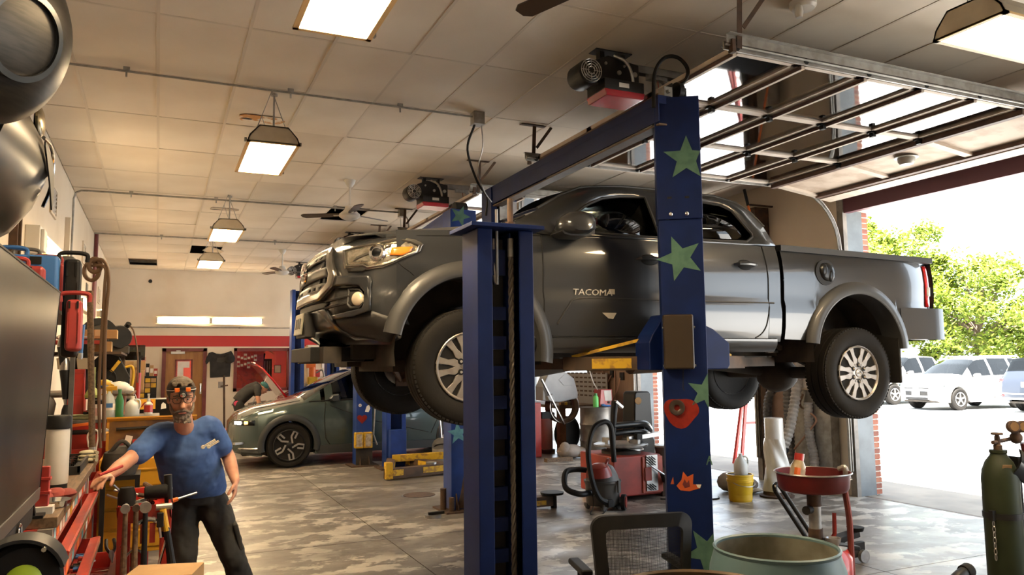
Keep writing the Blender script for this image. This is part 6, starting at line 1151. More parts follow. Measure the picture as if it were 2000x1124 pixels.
B('red_rag', MB(MAN2).ball((1.50, 16.84, .90), (.07, .02, .06), 10).ball((1.53, 16.83, .87), (.05, .02, .05), 8), mat('rag_pink', (.35, .03, .08), .9), MAN2)
for y in (-.1, .1): B('shoe', MB(MAN2).bb((1.48, 17+y-.05, 0), (1.75, 17+y+.05, .10)), M.black, MAN2, bev=.03, sm=0)
# ================================================================ left side: tool chests, cases, shelves
def bottle(name, label, cat, loc, prof, m, cap=None, capm=None, lab=None, labm=None, group=None, n=20, rot=None):
    t = thing(name, label, cat, loc, group); B('bottle_body', MB().lathe(prof, n=n), m, t)
    if cap: B('cap', MB().lathe(cap, n=n), capm, t)
    if lab: B('paper_label', MB().lathe([(lab[0]+.0008, lab[1]), (lab[0]+.0008, lab[2])], n=n), labm, t)
    if rot: t.rotation_euler = [R(a) for a in rot]
    return t
# --- red tool chest with open drawers
TC = thing('tool_chest', 'long red tool chest with wooden top and open drawers beside the mechanic', 'tool chest', (-.72, 5.1, 0))
x0, x1, y0, y1 = -1.06, -.385, 3.86, 6.42
B('cabinet_body', MB(TC).bb((x0, y0, .08), (x1-.02, y0+.02, .955)).bb((x0, y1-.02, .08), (x1-.02, y1, .955)).bb((x0, y0, .08), (x0+.02, y1, .955)).bb((x0, y0, .08), (x1-.02, y1, .11)), M.red, TC, sm=0)
B('wood_top', MB(TC).bb((x0, y0+.02, .955), (x1+.02, y1, 1.0)), M.wood, TC, bev=.004, sm=0)
sep('corner_post', MB(TC).bb((x1-.05, y0-.012, .02), (x1+.005, y0+.03, .955)).bb((x1-.03, 5.72, .02), (x1+.005, 5.80, .955)).bb((x1-.03, 6.36, .02), (x1+.005, 6.42, .955)), mat('post_grey', (.36, .33, .29), .5, .3, c2=(.28, .25, .22), scale=12), TC, sm=0)
fp = B('sticker_panel', MB(TC).bb((x1-.02, y0+.03, .86), (x1, 5.72, .95)), M.red, TC, sm=0)
rs = random.Random(11); scol = ['paper', 'yellow', 'cardboard', 'cyan', 'paper', 'whiteplastic', 'orange']
for k in range(15):
    y = y0+.10+k*.118; w_ = rs.uniform(.05, .10); B('sticker', MB(TC).bb((x1, y, .875+rs.uniform(0, .012)), (x1+.0012, y+w_, .925+rs.uniform(-.01, .015))), M[rs.choice(scol)], fp, sm=0)
B('rivet', MB(TC).cyl((x1-.02, y0-.012, .90), (x1-.02, y0-.016, .90), .009, n=10), M.chrome, TC)
tm_ = [M.steel, M.chrome, M.black, M.rust, M.red_worn, M.bluep]
def drawer(name, ya, yb, xf, z, h, parent, tools=True, seed=0, stick=False):
    rr = random.Random(seed); d = B(name, MB(TC).bb((x1-.02, ya, z-h), (xf, ya+.012, z)).bb((x1-.02, yb-.012, z-h), (xf, yb, z)).bb((x1-.02, ya, z-h), (xf, yb, z-h+.008)).bb((xf-.012, ya, z-h), (xf, yb, z)), M.red, parent, sm=0)
    B('drawer_lip', MB(TC).prism([(xf-.03, z), (xf+.012, z+.008), (xf+.020, z+.002), (xf+.014, z-.03), (xf, z-.03), (xf, z-.006), (xf-.03, z-.006)], ya-.004, yb+.004, 'y'), M.drawer_red if 'drawer_red' in M else mat('drawer_red', (.46, .05, .026), .4, c2=(.36, .035, .022), scale=10, coat=.3), d, sm=0)
    B('drawer_trim', MB(TC).bb((xf+.0145, ya, z-.028), (xf+.0185, yb, z-.002)), M.alu, d, sm=0)
    if stick:
        for k in range(6): y = ya+.1+k*(yb-ya-.2)/6; B('sticker', MB(TC).bb((xf, y, z-h*.9), (xf+.0012, y+.1, z-.045)), M[rr.choice(scol)], d, sm=0)
    return d
D1 = drawer('drawer', 3.90, 5.66, x1+.048, .845, .13, TC, stick=True)
D2 = drawer('drawer', 3.92, 4.95, -.275, .70+.0, .09, TC); D3 = drawer('drawer', 3.92, 5.05, -.165, .60, .09, TC); D4 = drawer('drawer', 5.84, 6.33, -.335, .90, .09, TC); D5 = drawer('drawer', 5.84, 6.33, -.36, .79, .09, TC)
B('drawer_front', MB(TC).bb((x1-.02, 3.92, .12), (x1, 5.70, .49)).bb((x1-.02, 5.84, .12), (x1, 6.33, .68)), M.red, TC, sm=0)
def tool(kind, label, p, d, m, L_=.2, grp='loose hand tools in the open drawers'):
    p = V(p); d = V(d).normalized(); q = p+d*L_; t = thing('hand_tool', label, 'tool', p, grp)
    if kind == 'pliers':
        sd = d.cross(V((0, 0, 1))).normalized()
        for e in (-1, 1): B('handle', MB(t).tube(smoothpath([p+sd*.018*e, p+d*L_*.35+sd*.020*e, p+d*L_*.62+sd*.004*e]), .009, 8), m, t)
        B('jaw', MB(t).tube([p+d*L_*.58, p+d*L_*.72, q], [.013, .014, .003], 8), M.steel, t)
    elif kind == 'wrench':
        B('shaft', MB(t).tube([p, q], .006, 6), M.chrome, t); B('wrench_head', MB(t).lathe([(.009, -.004), (.016, -.004), (.016, .004), (.009, .004)], q, (0, 0, 1), 12, closed=True), M.chrome, t)
    else:
        B('handle', MB(t).tube([p, p+d*L_*.1, p+d*L_*.45], [.011, .014, .009], 10), m, t); B('shaft', MB(t).tube([p+d*L_*.45, q], .0035, 6), M.chrome, t)
    return t
labs = []
rr = random.Random(21)
for k in range(12):
    kind = ('wrench', 'screwdriver', 'pliers')[k % 3]; y = 4.0+k*.075
    tool(kind, ['steel wrench lying in the middle open drawer', 'screwdriver lying in the middle open drawer', 'pliers lying in the middle open drawer'][k % 3]+', '+ORD[k//3]+' from the near end', (-.365+rr.uniform(0, .02), y, .635), (1, rr.uniform(-.25, .25), 0), tm_[2+k % 4], .08 if k % 3 else .07, ['wrenches in the middle drawer', 'screwdrivers in the middle drawer', 'pliers in the middle drawer'][k % 3])
for k in range(12):
    kind = ('screwdriver', 'wrench')[k % 2]; y = 4.0+k*.08
    tool(kind, ['steel wrench lying in the lowest open drawer', 'screwdriver lying in the lowest open drawer'][(k+1) % 2]+', '+ORD[k//2]+' from the near end', (-.36+rr.uniform(0, .03), y, .53), (1, rr.uniform(-.3, .3), 0), tm_[2+k % 4], .15, ['wrenches in the lowest drawer', 'screwdrivers in the lowest drawer'][(k+1) % 2])
tool('pliers', 'needle-nose pliers with black grips across the open drawers', (-.20, 4.75, .72), (.10, -1, -.30), M.black, .24)
# --- on its wooden top
t = thing('spray_can_roll', 'white cylinder with black end caps standing on the wooden bench top', 'canister', (-.46, 4.72, 1.0))
B('cylinder', MB().lathe([(.052, .03), (.056, .05), (.056, .30), (.053, .33)], n=28), M.whiteplastic, t); B('base_cap', MB().lathe([(.0, .0), (.046, 0), (.053, .012), (.053, .04), (0, .04)], n=28), M.black, t); B('top_cap', MB().lathe([(.054, .315), (.062, .32), (.062, .375), (.055, .385), (0, .385)], n=28), M.black, t)
t.name = 'canister'
solo('shop_rag', 'crumpled dusty-red rag lying on the wooden bench top', 'rag', (lambda q: [q.ball((-.47+.04*k, 4.42+.03*((k*7) % 3-1), 1.02), (.05, .07, .022+.012*(k % 2)), 12) for k in range(3)] and q)(MB()), mat('rag_red', (.30, .05, .035), .9, c2=(.2, .035, .03), scale=9, bump=.8))
t = thing('magnetic_dish', 'round steel dish on the near corner of the bench top', 'dish', (-.42, 4.18, 1.0))
B('dish_rim', MB().lathe([(.0, .012), (.07, .012), (.082, .03), (.086, .03), (.078, .004), (.05, 0)], n=28), M.chrome, t); B('rubber_foot', MB().lathe([(.05, 0), (.06, 0), (.06, .006), (.05, .006)], n=20, closed=True), M.black, t)
t = thing('socket_tray', 'black tray lying on the bench top behind the white cylinder', 'tray', (-.48, 5.75, 1.0))
B('tray_shell', MB().bb((-.08, -.4, 0), (.08, .4, .012)).bb((-.08, -.4, .012), (-.065, .4, .05)).bb((.065, -.4, .012), (.08, .4, .05)).bb((-.08, -.4, .012), (.08, -.38, .05)).bb((-.08, .38, .012), (.08, .4, .05)), M.blackplastic, t, sm=0)
for k in range(6): B('socket', MB().cyl((-.0, -.3+.11*k, .012), (-.0, -.3+.11*k, .05), .025, n=12), M.chrome, t)
t = thing('work_gloves', 'cream work gloves folded on the bench end', 'gloves', (-.41, 6.05, 1.0))
for k in range(3): B('glove', MB().ball((0, .03*k-.03, .02+.022*k), (.055, .075, .014), 14).tube([(.03, .03*k-.05, .02+.022*k), (.06, .03*k-.08, .02+.02*k)], .013, 8), mat('glove', (.45, .40, .28), .9, c2=(.36, .31, .2), scale=20) if 'glove' not in M else M.glove, t)
t = thing('jack_stand', 'tall narrow red bracket at the near corner of the bench', 'bracket', (-.445, 4.02, 1.0))
B('upright', MB().bb((-.03, -.02, 0), (.03, .02, .17)).bb((-.036, -.026, .11), (.036, .026, .125)).bb((-.036, -.026, .05), (.036, .026, .065)), M.red_worn, t, bev=.004, sm=0); B('foot_block', MB().bb((-.04, -.05, -.03), (.05, .03, .0)), M.whiteplastic, t, sm=0); t.location.z = 1.03
# --- large dark flat screen
t = thing('flat_screen', 'large dark glossy flat screen standing edge-on at left', 'screen', (-.47, 3.2, 1.0))
sm = mat('screen_gloss', (.013, .0125, .0115), .34, spec=.16, c2=(.03, .028, .025), scale=2)
def tilt(mb): return [V((v.x+(v.z-1.5)*.05 if False else v.x, v.y, v.z)) for v in mb.v]
scx = Matrix.Translation((-.445, 3.95, 1.12)) @ Matrix.Rotation(R(3), 4, 'Y')
def scr(name, a, b_, m, par=None, bev=0): q = MB(t); p = MB().bb(a, b_); q.add(p.v, p.f, scx); return B(name, q, m, par or t, bev=bev, sm=0)
pn = scr('screen_panel', (-.02, -1.9, 0), (.0, 0, .84), sm); scr('bottom_bezel', (-.03, -1.9, -.05), (.004, 0, .0), mat('bezel_grey', (.075, .07, .064), .35), t); scr('edge_frame', (-.035, -1.9, .84), (.002, .004, .846), M.black); scr('edge_frame', (-.035, -.0, -.05), (.002, .005, .84), M.black); scr('rear_shell', (-.06, -1.88, .02), (-.02, -.02, .80), M.black)
scr('name_tag', (.004, -1.13, -.036), (.0055, -1.03, -.014), M.paper)
sp = scr('speaker_bar', (-.07, -1.3, -.13), (.0, -.12, -.05), M.blackplastic, None, .015)
B('speaker_ring', MB(t).lathe([(.026, 0), (.032, .004), (.036, 0)], (-.441, 3.42, 1.025), (1, 0, 0), 20), M.chrome, sp); B('stand_leg', MB(t).bar((-.46, 3.85, 1.07), (-.46, 3.92, 1.0), .02, .02), M.black, t, sm=0); B('stand_foot', MB(t).bb((-.60, 3.88, .998), (-.42, 4.0, 1.01)), M.black, t, sm=0)
# --- row of moulded tool cases standing behind the screen on a shelf
sh = thing('case_shelf', 'dark steel shelf behind the flat screen holding the tool cases', 'shelf', (-.85, 5.0, 0))
B('shelf_board', MB(sh).bb((-1.1, 4.0, 1.93), (-.50, 6.2, 1.95)), M.greyplastic, sh, sm=0); sep('shelf_post', MB(sh).bb((-1.1, 4.0, 0), (-1.07, 4.03, 1.93)).bb((-1.1, 6.17, 0), (-1.07, 6.2, 1.93)).bb((-.55, 6.17, 1.0), (-.52, 6.2, 1.93)).bb((-.55, 4.5, 1.0), (-.52, 4.53, 1.93)), M.greyplastic, sh, sm=0)
def case(label, c, w_, h_, d_, m, ang=0, hm_=None):
    t = thing('tool_case', label, 'tool case', c, 'moulded tool cases'); t.rotation_euler = (0, 0, R(ang))
    B('case_shell', MB().bb((-w_/2, -d_/2, 0), (w_/2, -.004, h_)).bb((-w_/2+.0, .004, 0), (w_/2, d_/2, h_)), m, t, bev=.022, seg=3, sm=0); B('case_seam', MB().bb((-w_/2+.012, -.004, .01), (w_/2-.012, .004, h_-.012)), M.black, t, sm=0)
    B('handle', MB().tube(smoothpath([(-.07, 0, h_-.01), (-.06, 0, h_+.035), (.06, 0, h_+.035), (.07, 0, h_-.01)]), .012, 8), hm_ or m, t)
    sep('latch', MB().bb((-w_*.32, -d_/2-.006, h_*.82), (-w_*.2, -d_/2, h_*.96)).bb((w_*.2, -d_/2-.006, h_*.82), (w_*.32, -d_/2, h_*.96)), M.black, t, sm=0)
    sep('rib', MB().bb((-w_*.36, -d_/2-.004, h_*.15), (-w_*.31, -d_/2, h_*.75)).bb((w_*.31, -d_/2-.004, h_*.15), (w_*.36, -d_/2, h_*.75)), m, t, sm=0)
    return t
gcase = mat('case_grey', (.13, .125, .115), .5, c2=(.10, .095, .088), scale=6); rcase = mat('case_red', (.34, .04, .035), .45, c2=(.27, .03, .03), scale=6)
case('large grey tool case behind the blue one', (-.78, 5.75, 1.95), .56, .40, .13, gcase, 0)
case('grey tool case at the left end, nearest of the row', (-.86, 4.15, 1.95), .36, .25, .12, gcase, 0)
case('bright blue tool case standing among grey and red ones', (-.74, 4.95, 1.95), .46, .30, .10, M.bluep, 0)
case('small red tool case in front of the blue one', (-.70, 4.70, 1.95), .30, .21, .10, rcase, 0)
case('low grey tool case lying in front of the small red one', (-.62, 4.48, 1.95), .26, .10, .12, gcase, 0)
case('dull red tool case right behind the blue one', (-.60, 5.20, 1.95), .20, .29, .10, rcase, 0)
case('tall slim black case hanging at the screen edge', (-.45, 5.0, 1.69), .085, .55, .12, M.black, 0)
case('tall slim red case at the right end of the row', (-.42, 4.85, 1.72), .075, .28, .14, rcase, 0)
# hook, cords and a brown pole
solo('cable_bundle', 'black cord bundle hooked beside the grey case, brown cords hanging down', 'cord', MB().tube(smoothpath([(-.50, 6.6, 2.42), (-.40, 6.55, 2.44), (-.35, 6.5, 2.3), (-.36, 6.5, 1.9), (-.34, 6.5, 1.1)]), .013, 8).tube(smoothpath([(-.48, 6.6, 2.40), (-.38, 6.52, 2.38), (-.375, 6.5, 2.2), (-.385, 6.5, 1.5), (-.36, 6.5, 1.05)]), .011, 8).tube([(-.47+.05*math.cos(a), 6.6+.01*math.sin(3*a), 2.36+.07*math.sin(a)) for a in [2*pi*k/20 for k in range(20)]], .016, 8, closed=True).tube([(-.45+.04*math.cos(a), 6.58, 2.40+.05*math.sin(a)) for a in [2*pi*k/20 for k in range(20)]], .018, 8, closed=True), mat('cord_brown', (.14, .08, .045), .6))
t = thing('wood_pole', 'brown wooden pole standing behind the bench', 'pole', (-.41, 6.5, 1.0)); B('pole_shaft', MB().cyl((0, 0, 0), (-.06, 0, 1.2), .022, n=10), M.wood, t); B('pole_ferrule', MB().cyl((0, 0, 0), (-.002, 0, .06), .025, n=10), M.galv, t)
# --- second red cabinet with chemicals on it
SC = thing('red_cabinet', 'red cabinet with grey top behind the wooden bench', 'cabinet', (-.7, 7.3, 0))
B('cabinet_body', MB(SC).bb((-1.08, 7.08, .05), (-.02, 7.75, 1.20)), M.red, SC, bev=.008, sm=0); B('worktop', MB(SC).bb((-1.08, 7.05, 1.20), (.03, 7.78, 1.225)), M.greyplastic, SC, bev=.003, sm=0); sep('drawer_front', MB(SC).bb((-1.05, 7.065, .75), (-.33, 7.08, 1.0)).bb((-1.05, 7.065, .45), (-.33, 7.08, .72)).bb((-1.05, 7.065, .12), (-.33, 7.08, .42)), M.red_worn, SC, bev=.004, sm=0)
B('push_handle', MB(SC).cyl((-.80, 6.93, 1.14), (-.40, 6.93, 1.14), .018, n=10), M.black, SC); B('handle_socket', MB(SC).tube([(-.43, 6.93, 1.14), (-.38, 6.93, 1.14), (-.36, 6.93, 1.14), (-.33, 6.93, 1.14)], [.022, .022, .03, .022], 12), M.chrome, SC)
solo('wood_strip', 'orange wooden strip lying along the front of the red cabinet', 'strip', MB().box((-.60, 6.94, 1.19), (.28, .05, .02), (0, -5, 0)), M.orange, sm=0)
solo('white_cable', 'white cable looped in front of the red cabinet', 'cord', MB().tube(smoothpath([(-.46, 6.85, 1.03), (-.47, 6.86, 1.12), (-.43, 6.86, 1.16), (-.40, 6.87, 1.13), (-.41, 6.86, 1.0)]), .006, 6), M.whiteplastic)
ZT = 1.225
t = bottle('spray_bottle', 'clear spray bottle of blue cleaner with yellow trigger', 'spray bottle', (-.345, 7.12, ZT), [(.0, 0), (.048, 0), (.050, .01), (.050, .13), (.036, .17), (.020, .20), (.018, .22)], mat('clear_bottle', (.55, .60, .62), .2, alpha=.75), lab=(.05, .07, .12), labm=M.paper)
B('liquid', MB().lathe([(0, .004), (.045, .004), (.046, .07), (0, .07)], n=18), M.cyan, t); B('trigger_head', MB().bb((-.03, -.016, .225), (.055, .016, .26)).bb((-.02, -.014, .20), (.02, .014, .23)).bar((-.03, 0, .235), (-.055, 0, .19), .012, .01), M.yellow, t, bev=.004, sm=0); B('logo_patch', MB().bb((-.03, -.052, .09), (.03, -.0505, .125)), M.bluep, t, sm=0)
t = bottle('spray_bottle', 'bottle with big yellow and blue spray head behind the cleaner', 'spray bottle', (-.40, 7.42, ZT), [(.0, 0), (.05, 0), (.05, .16), (.03, .22), (.02, .24)], M.whiteplastic); B('trigger_head', MB().ball((.0, 0, .27), (.055, .035, .045), 12).bar((.0, 0, .29), (.07, 0, .25), .03, .03), M.yellow, t, bev=.004); B('blue_band', MB().lathe([(.022, .235), (.04, .25), (.04, .262), (.022, .265)], n=16), M.bluep, t)
bottle('green_bottle', 'dark green bottle right of the spray cleaner', 'bottle', (-.27, 7.12, ZT), [(.0, 0), (.03, 0), (.032, .01), (.032, .14), (.02, .18), (.012, .2), (.012, .22)], M.green, [(.014, .215), (.014, .235), (0, .236)], M.green)
t = thing('paint_can', 'white-labelled can with dark lid in front of the spray cleaner', 'can', (-.425, 7.11, ZT)); B('can_body', MB().lathe([(.0, 0), (.048, 0), (.048, .12), (.044, .124)], n=22), M.whiteplastic, t); B('can_lid', MB().lathe([(.05, .12), (.052, .124), (.052, .15), (.03, .155), (0, .155)], n=22), M.black, t); B('can_print', MB().bb((-.025, -.0495, .03), (.025, -.0475, .09)), mat('print_red', (.5, .3, .28), .7), t, sm=0)
t = thing('grease_can', 'small dark can with red lid behind the white can', 'can', (-.46, 7.22, ZT)); B('can_body', MB().lathe([(.0, 0), (.045, 0), (.045, .17), (0, .17)], n=20), M.black, t); B('can_lid', MB().lathe([(.03, .17), (.03, .2), (0, .2)], n=20), M.red, t)
t = thing('plastic_jug', 'translucent white gallon jug on the cabinet corner', 'jug', (-.185, 7.45, ZT)); B('jug_body', MB().lathe([(.0, 0), (.075, 0), (.08, .01), (.08, .11), (.06, .16), (.025, .19), (.022, .215)], n=22), mat('jug_white', (.62, .63, .60), .35, alpha=.92), t); B('jug_handle', MB().tube(smoothpath([(.02, -.03, .195), (.075, -.03, .18), (.085, -.03, .12), (.07, -.03, .08)]), .012, 8), M.jug_white, t); B('jug_cap', MB().lathe([(.024, .21), (.024, .23), (0, .23)], n=16), M.whiteplastic, t)
t.scale = (.72, .72, .72)
t = bottle('soap_bottle', 'small bottle with red label and white pump right of the jug', 'bottle', (-.06, 7.6, ZT), [(.0, 0), (.035, 0), (.035, .09), (.015, .11), (.015, .13)], M.whiteplastic, lab=(.0355, .02, .08), labm=M.red); B('pump', MB().cyl((0, 0, .13), (0, 0, .17), .008, n=8).bb((-.01, -.03, .165), (.01, .012, .18)), M.whiteplastic, t)
# clutter of parts on the cabinet, left of the post
t = thing('rag_pad', 'folded grey-green pad on the red cabinet', 'pad', (-.57, 7.13, ZT)); B('pad_cloth', MB().bb((-.12, -.06, 0), (.12, .06, .03)), mat('pad_green', (.20, .20, .10), .9, c2=(.14, .15, .08), scale=15, bump=.5), t, bev=.012, sm=0); B('pad_fold', MB().bb((-.12, -.06, .03), (.10, .05, .042)), M.pad_green, t, bev=.006, sm=0)
RX = thing('red_drawer_tower', 'narrow red drawer tower standing on the cabinet', 'drawer tower', (-.60, 7.3, ZT)); B('tower_body', MB().bb((-.07, -.12, 0), (.07, .12, .40)), M.red_worn, RX, bev=.005, sm=0); sep('drawer_front', MB().bb((-.06, -.128, .03), (.06, -.12, .18)).bb((-.06, -.128, .2), (.06, -.12, .36)), M.red, RX, sm=0)
for k, (x, lab) in enumerate(((-.075, 'left tan plastic bin on the red drawer tower'), (.065, 'right tan plastic bin on the red drawer tower'))):
    t = thing('parts_bin', lab, 'bin', (-.60+x, 7.25, ZT+.40), 'tan bins on the red tower'); B('bin_shell', MB().prism([(-.05, 0), (.05, 0), (.062, .09), (-.062, .09)], -.06, .06, 'y'), mat('tan_plastic', (.36, .31, .24), .6) if 'tan_plastic' not in M else M.tan_plastic, t, bev=.004, sm=0); B('bin_content', MB().bb((-.05, -.05, .09), (.05, .05, .093)), M.black, t, sm=0)
t = thing('blue_brush', 'bright blue handled brush standing in the tan bins', 'brush', (-.57, 7.2, ZT+.5)); B('brush_handle', MB().cyl((0, 0, 0), (.01, 0, .26), .017, n=10), M.bluep, t); B('brush_ferrule', MB().cyl((0, 0, -.02), (0, 0, .03), .02, n=10), M.steel, t)
SH2 = thing('red_shelf', 'small red shelf on the left wall full of bulbs and fittings', 'shelf', (-.72, 7.4, 1.86)); B('shelf_board', MB().bb((-.36, -.16, -.03), (.30, .12, .0)), M.red_worn, SH2, sm=0); sep('shelf_bracket', MB().bar((-.3, .1, -.03), (-.36, .1, -.18), .02, .02).bar((.2, .1, -.03), (-.3, .1, -.18), .02, .02), M.black, SH2, sm=0)
for k in range(5): t = thing('bulb', ORD[k]+' glass bulb from the left on the small red wall shelf', 'bulb', (-.78+.05*k, 7.34, 1.885), 'bulbs on the red shelf'); B('bulb_glass', MB().ball((0, 0, 0), (.026, .026, .026), 12), M.chrome, t); B('bulb_base', MB().cyl((.02, 0, 0), (.05, 0, 0), .012, n=10), M.red if k % 2 else M.alu, t)
for k, (x, z0, z1) in enumerate(((-.60, 1.50, 1.83), (-.53, 1.47, 1.83))):
    t = thing('grease_gun', ['left black cylinder hanging under the red shelf', 'right black cylinder hanging under the red shelf'][k], 'grease gun', (x, 7.3, z0), 'black cylinders under the red shelf'); B('barrel', MB().cyl((0, 0, 0), (0, 0, z1-z0), .035, n=16), M.black, t); B('tip', MB().cyl((0, 0, 0), (.01, 0, -.09), .02, .012, 10), M.black, t)
for k in range(3):
    t = thing('air_tool', ['black air tool with steel collar at the screen edge', 'second black air tool hanging below the red shelf', 'long dark pry bar hanging beside the screen'][k], 'tool', (-.60+.02*k, 6.2, (1.78, 1.62, 1.30)[k])); L_ = (.16, .2, .34)[k]
    B('tool_body', MB().tube([(0, 0, 0), (.005, 0, -L_*.4), (.01, 0, -L_)], [.035, .028, .018] if k < 2 else [.014, .018, .016], 12), M.black, t); B('tool_collar', MB().tube([(0, 0, .0), (.0, 0, .05), (.0, 0, .08)], [.036, .03, .02], 12), M.alu if k < 2 else M.black, t); B('tool_tip', MB().cyl((.01, 0, -L_), (.012, 0, -L_-.04), .014, .008, 10), M.whiteplastic if k == 2 else M.steel, t)
t = thing('inspection_lamp', 'dull green lamp with round reflector by the tan post', 'lamp', (-.46, 7.0, 1.40)); B('lamp_head', MB().lathe([(.0, 0), (.05, 0), (.055, .02), (.03, .07), (.02, .08), (.02, .14)], n=18), mat('lamp_green', (.22, .26, .06), .5), t); B('lamp_grip', MB().cyl((0, 0, .14), (0, 0, .24), .018, n=10), M.lamp_green, t)
t = thing('motor_housing', 'grey cast housing lying left on the red cabinet', 'motor', (-.85, 7.2, ZT)); B('housing_body', MB().lathe([(0, 0), (.09, 0), (.10, .05), (.085, .16), (.05, .2), (0, .2)], (0, 0, .0), (.3, 0, 1), 20), M.greyplastic, t); B('housing_flange', MB().lathe([(.06, .0), (.12, .0), (.12, .02), (.06, .02)], (0, 0, 0), (.3, 0, 1), 20, closed=True), M.galv, t)
for k in range(12):
    x, y = -.52+.045*(k % 4)+.01*(k % 3), 7.1+.05*(k//4); t = thing('fitting', ORD[k % 4]+' metal fitting from the left, '+ORD[k//4]+' row of the jumble on the red cabinet', 'fitting', (x, y, ZT), 'fittings on the red cabinet'); z2 = rr.uniform(.03, .11)
    B('fitting_body', MB().tube([(0, 0, 0), (rr.uniform(-.01, .01), 0, z2)], .014, 8), tm_[k % 5], t); B('fitting_nut', MB().cyl((0, 0, z2*.6), (0, 0, z2*.6+.02), .02, n=6), tm_[(k+1) % 3], t)
# --- wall shelf with brake drum, boxes, motor
WS = thing('wall_rack', 'dark rack on the left wall holding brake parts and boxes', 'rack', (-.75, 8.7, 0)); B('rack_board', MB(WS).bb((-1.1, 7.9, 1.76), (-.30, 9.4, 1.78)), M.rust, WS, sm=0); B('rack_board', MB(WS).bb((-1.1, 8.2, 1.37), (-.20, 10.2, 1.39)), M.wood, WS, sm=0)
sep('rack_post', MB(WS).bb((-.36, 9.36, 0), (-.32, 9.4, 1.76)).bb((-1.1, 9.36, 0), (-1.06, 9.4, 1.76)).bb((-1.1, 7.9, 0), (-1.06, 7.94, 1.76)).bb((-.24, 10.15, 0), (-.2, 10.2, 1.37)), M.rust, WS, sm=0)
t = thing('brake_rotor', 'large rusty black brake rotor standing on the wall rack', 'brake rotor', (-.52, 8.45, 1.95)); A = (.25, -1, 0)
B('rotor_disc', MB().lathe([(.10, -.015), (.165, -.015), (.165, .015), (.10, .015)], (0, 0, 0), A, 36, closed=True), M.black, t); B('rotor_hat', MB().lathe([(.03, .05), (.09, .05), (.10, .0), (.10, -.015)], (0, 0, 0), A, 30), M.dirt, t)
for k in range(5): B('stud_hole', MB().cyl(V((.055*math.cos(k*1.257), 0, .055*math.sin(k*1.257)))+V((.0125, -.0505, 0)), V((.055*math.cos(k*1.257), 0, .055*math.sin(k*1.257)))+V((.0135, -.054, 0)), .009, n=8), M.chrome, t)
def carton(label, c, d, m=None, rot=0, grp=None, tape=True, name='cardboard_box'):
    t = thing(name, label, 'box', (c[0], c[1], c[2]-d[2]/2), grp); t.rotation_euler = (0, 0, R(rot)); B('carton', MB().bb((-d[0]/2, -d[1]/2, 0), (d[0]/2, d[1]/2, d[2])), m or M.cardboard, t, bev=.003, seg=1, sm=0)
    if tape: B('tape', MB().bb((-.02, -d[1]/2-.001, d[2]*.3), (.02, d[1]/2, d[2]+.001)), mat('tape_tan', (.5, .36, .2), .4) if 'tape_tan' not in M else M.tape_tan, t, sm=0)
    return t
carton('upper tan carton lying flat in front of the brake rotor', (-.47, 7.55, 1.92), (.30, .16, .075), grp='tan cartons by the rotor'); carton('lower open tan carton in front of the brake rotor', (-.50, 7.55, 1.815), (.28, .16, .085), grp='tan cartons by the rotor')
MT = thing('engine_blower', 'black blower motor with round inlet on the wall rack', 'motor', (-.38, 9.0, 1.78)); B('blower_case', MB().lathe([(.04, -.06), (.11, -.06), (.12, -.04), (.12, .06), (.11, .08), (.0, .08)], (0, 0, .17), (.4, -1, 0), 26), M.black, MT); B('inlet_ring', MB().lathe([(.055, -.075), (.075, -.075), (.075, -.06), (.055, -.06)], (-.03, .06, .17), (-.4, 1, 0), 24, closed=True), M.chrome, MT); B('blower_base', MB().bb((-.09, -.06, 0), (.11, .08, .08)), M.dirt, MT, bev=.01, sm=0); B('plug', MB().cyl((.08, -.02, .28), (.10, -.05, .31), .028, n=10), M.black, MT); B('power_cord', MB().tube(smoothpath([(.10, -.05, .30), (.15, -.06, .22), (.19, -.04, .0), (.2, .0, -.3)]), .008, 6), M.cord_brown, MT)
FN = thing('finned_motor', 'finned black motor body under the blower', 'motor', (-.38, 9.2, 1.39)); B('motor_core', MB().cyl((-.14, 0, .16), (.12, 0, .16), .09, n=20), M.black, FN); sep('fin', (lambda q: [q.bb((-.12+.022*k, -.1, .06), (-.112+.022*k, .1, .27)) for k in range(11)] and q)(MB()), M.black, FN, sm=0); B('motor_foot', MB().bb((-.14, -.1, 0), (.12, .1, .06)), M.dirt, FN, sm=0)
FS = thing('fan_shroud', 'dark plastic fan shroud tilted against the wall rack', 'fan shroud', (-.43, 8.3, 1.40)); B('shroud_plate', MB().prism([(-.16, -.02), (.14, .0), (.20, .14), (.10, .34), (-.04, .38), (-.16, .26)], -.02, .02, 'y'), M.blackplastic, FS, bev=.01, sm=0)
B('fan_ring', MB().tube([(-.02+.10*math.cos(a), -.03, .13+.10*math.sin(a)) for a in [2*pi*k/24 for k in range(24)]], .010, 6, closed=True), M.black, FS)
for k in range(7): B('fan_blade', MB().box((-.02+.05*math.cos(k*.9), -.03, .13+.05*math.sin(k*.9)), (.09, .006, .03), (0, -math.degrees(k*.9), 0)), M.black, FS, sm=0)
B('yellow_tag', MB().box((.07, -.035, .25), (.03, .006, .12), (0, 35, 0)), M.yellow, FS, sm=0)
t = thing('plastic_bag', 'crumpled white plastic bag below the fan shroud', 'bag', (-.32, 8.2, 1.40)); B('bag_film', MB().ball((0, 0, .05), (.10, .05, .06), 12).ball((.07, 0, .03), (.06, .04, .04), 10), M.whiteplastic, t); B('bag_knot', MB().ball((-.08, 0, .09), (.03, .02, .03), 8), M.whiteplastic, t)
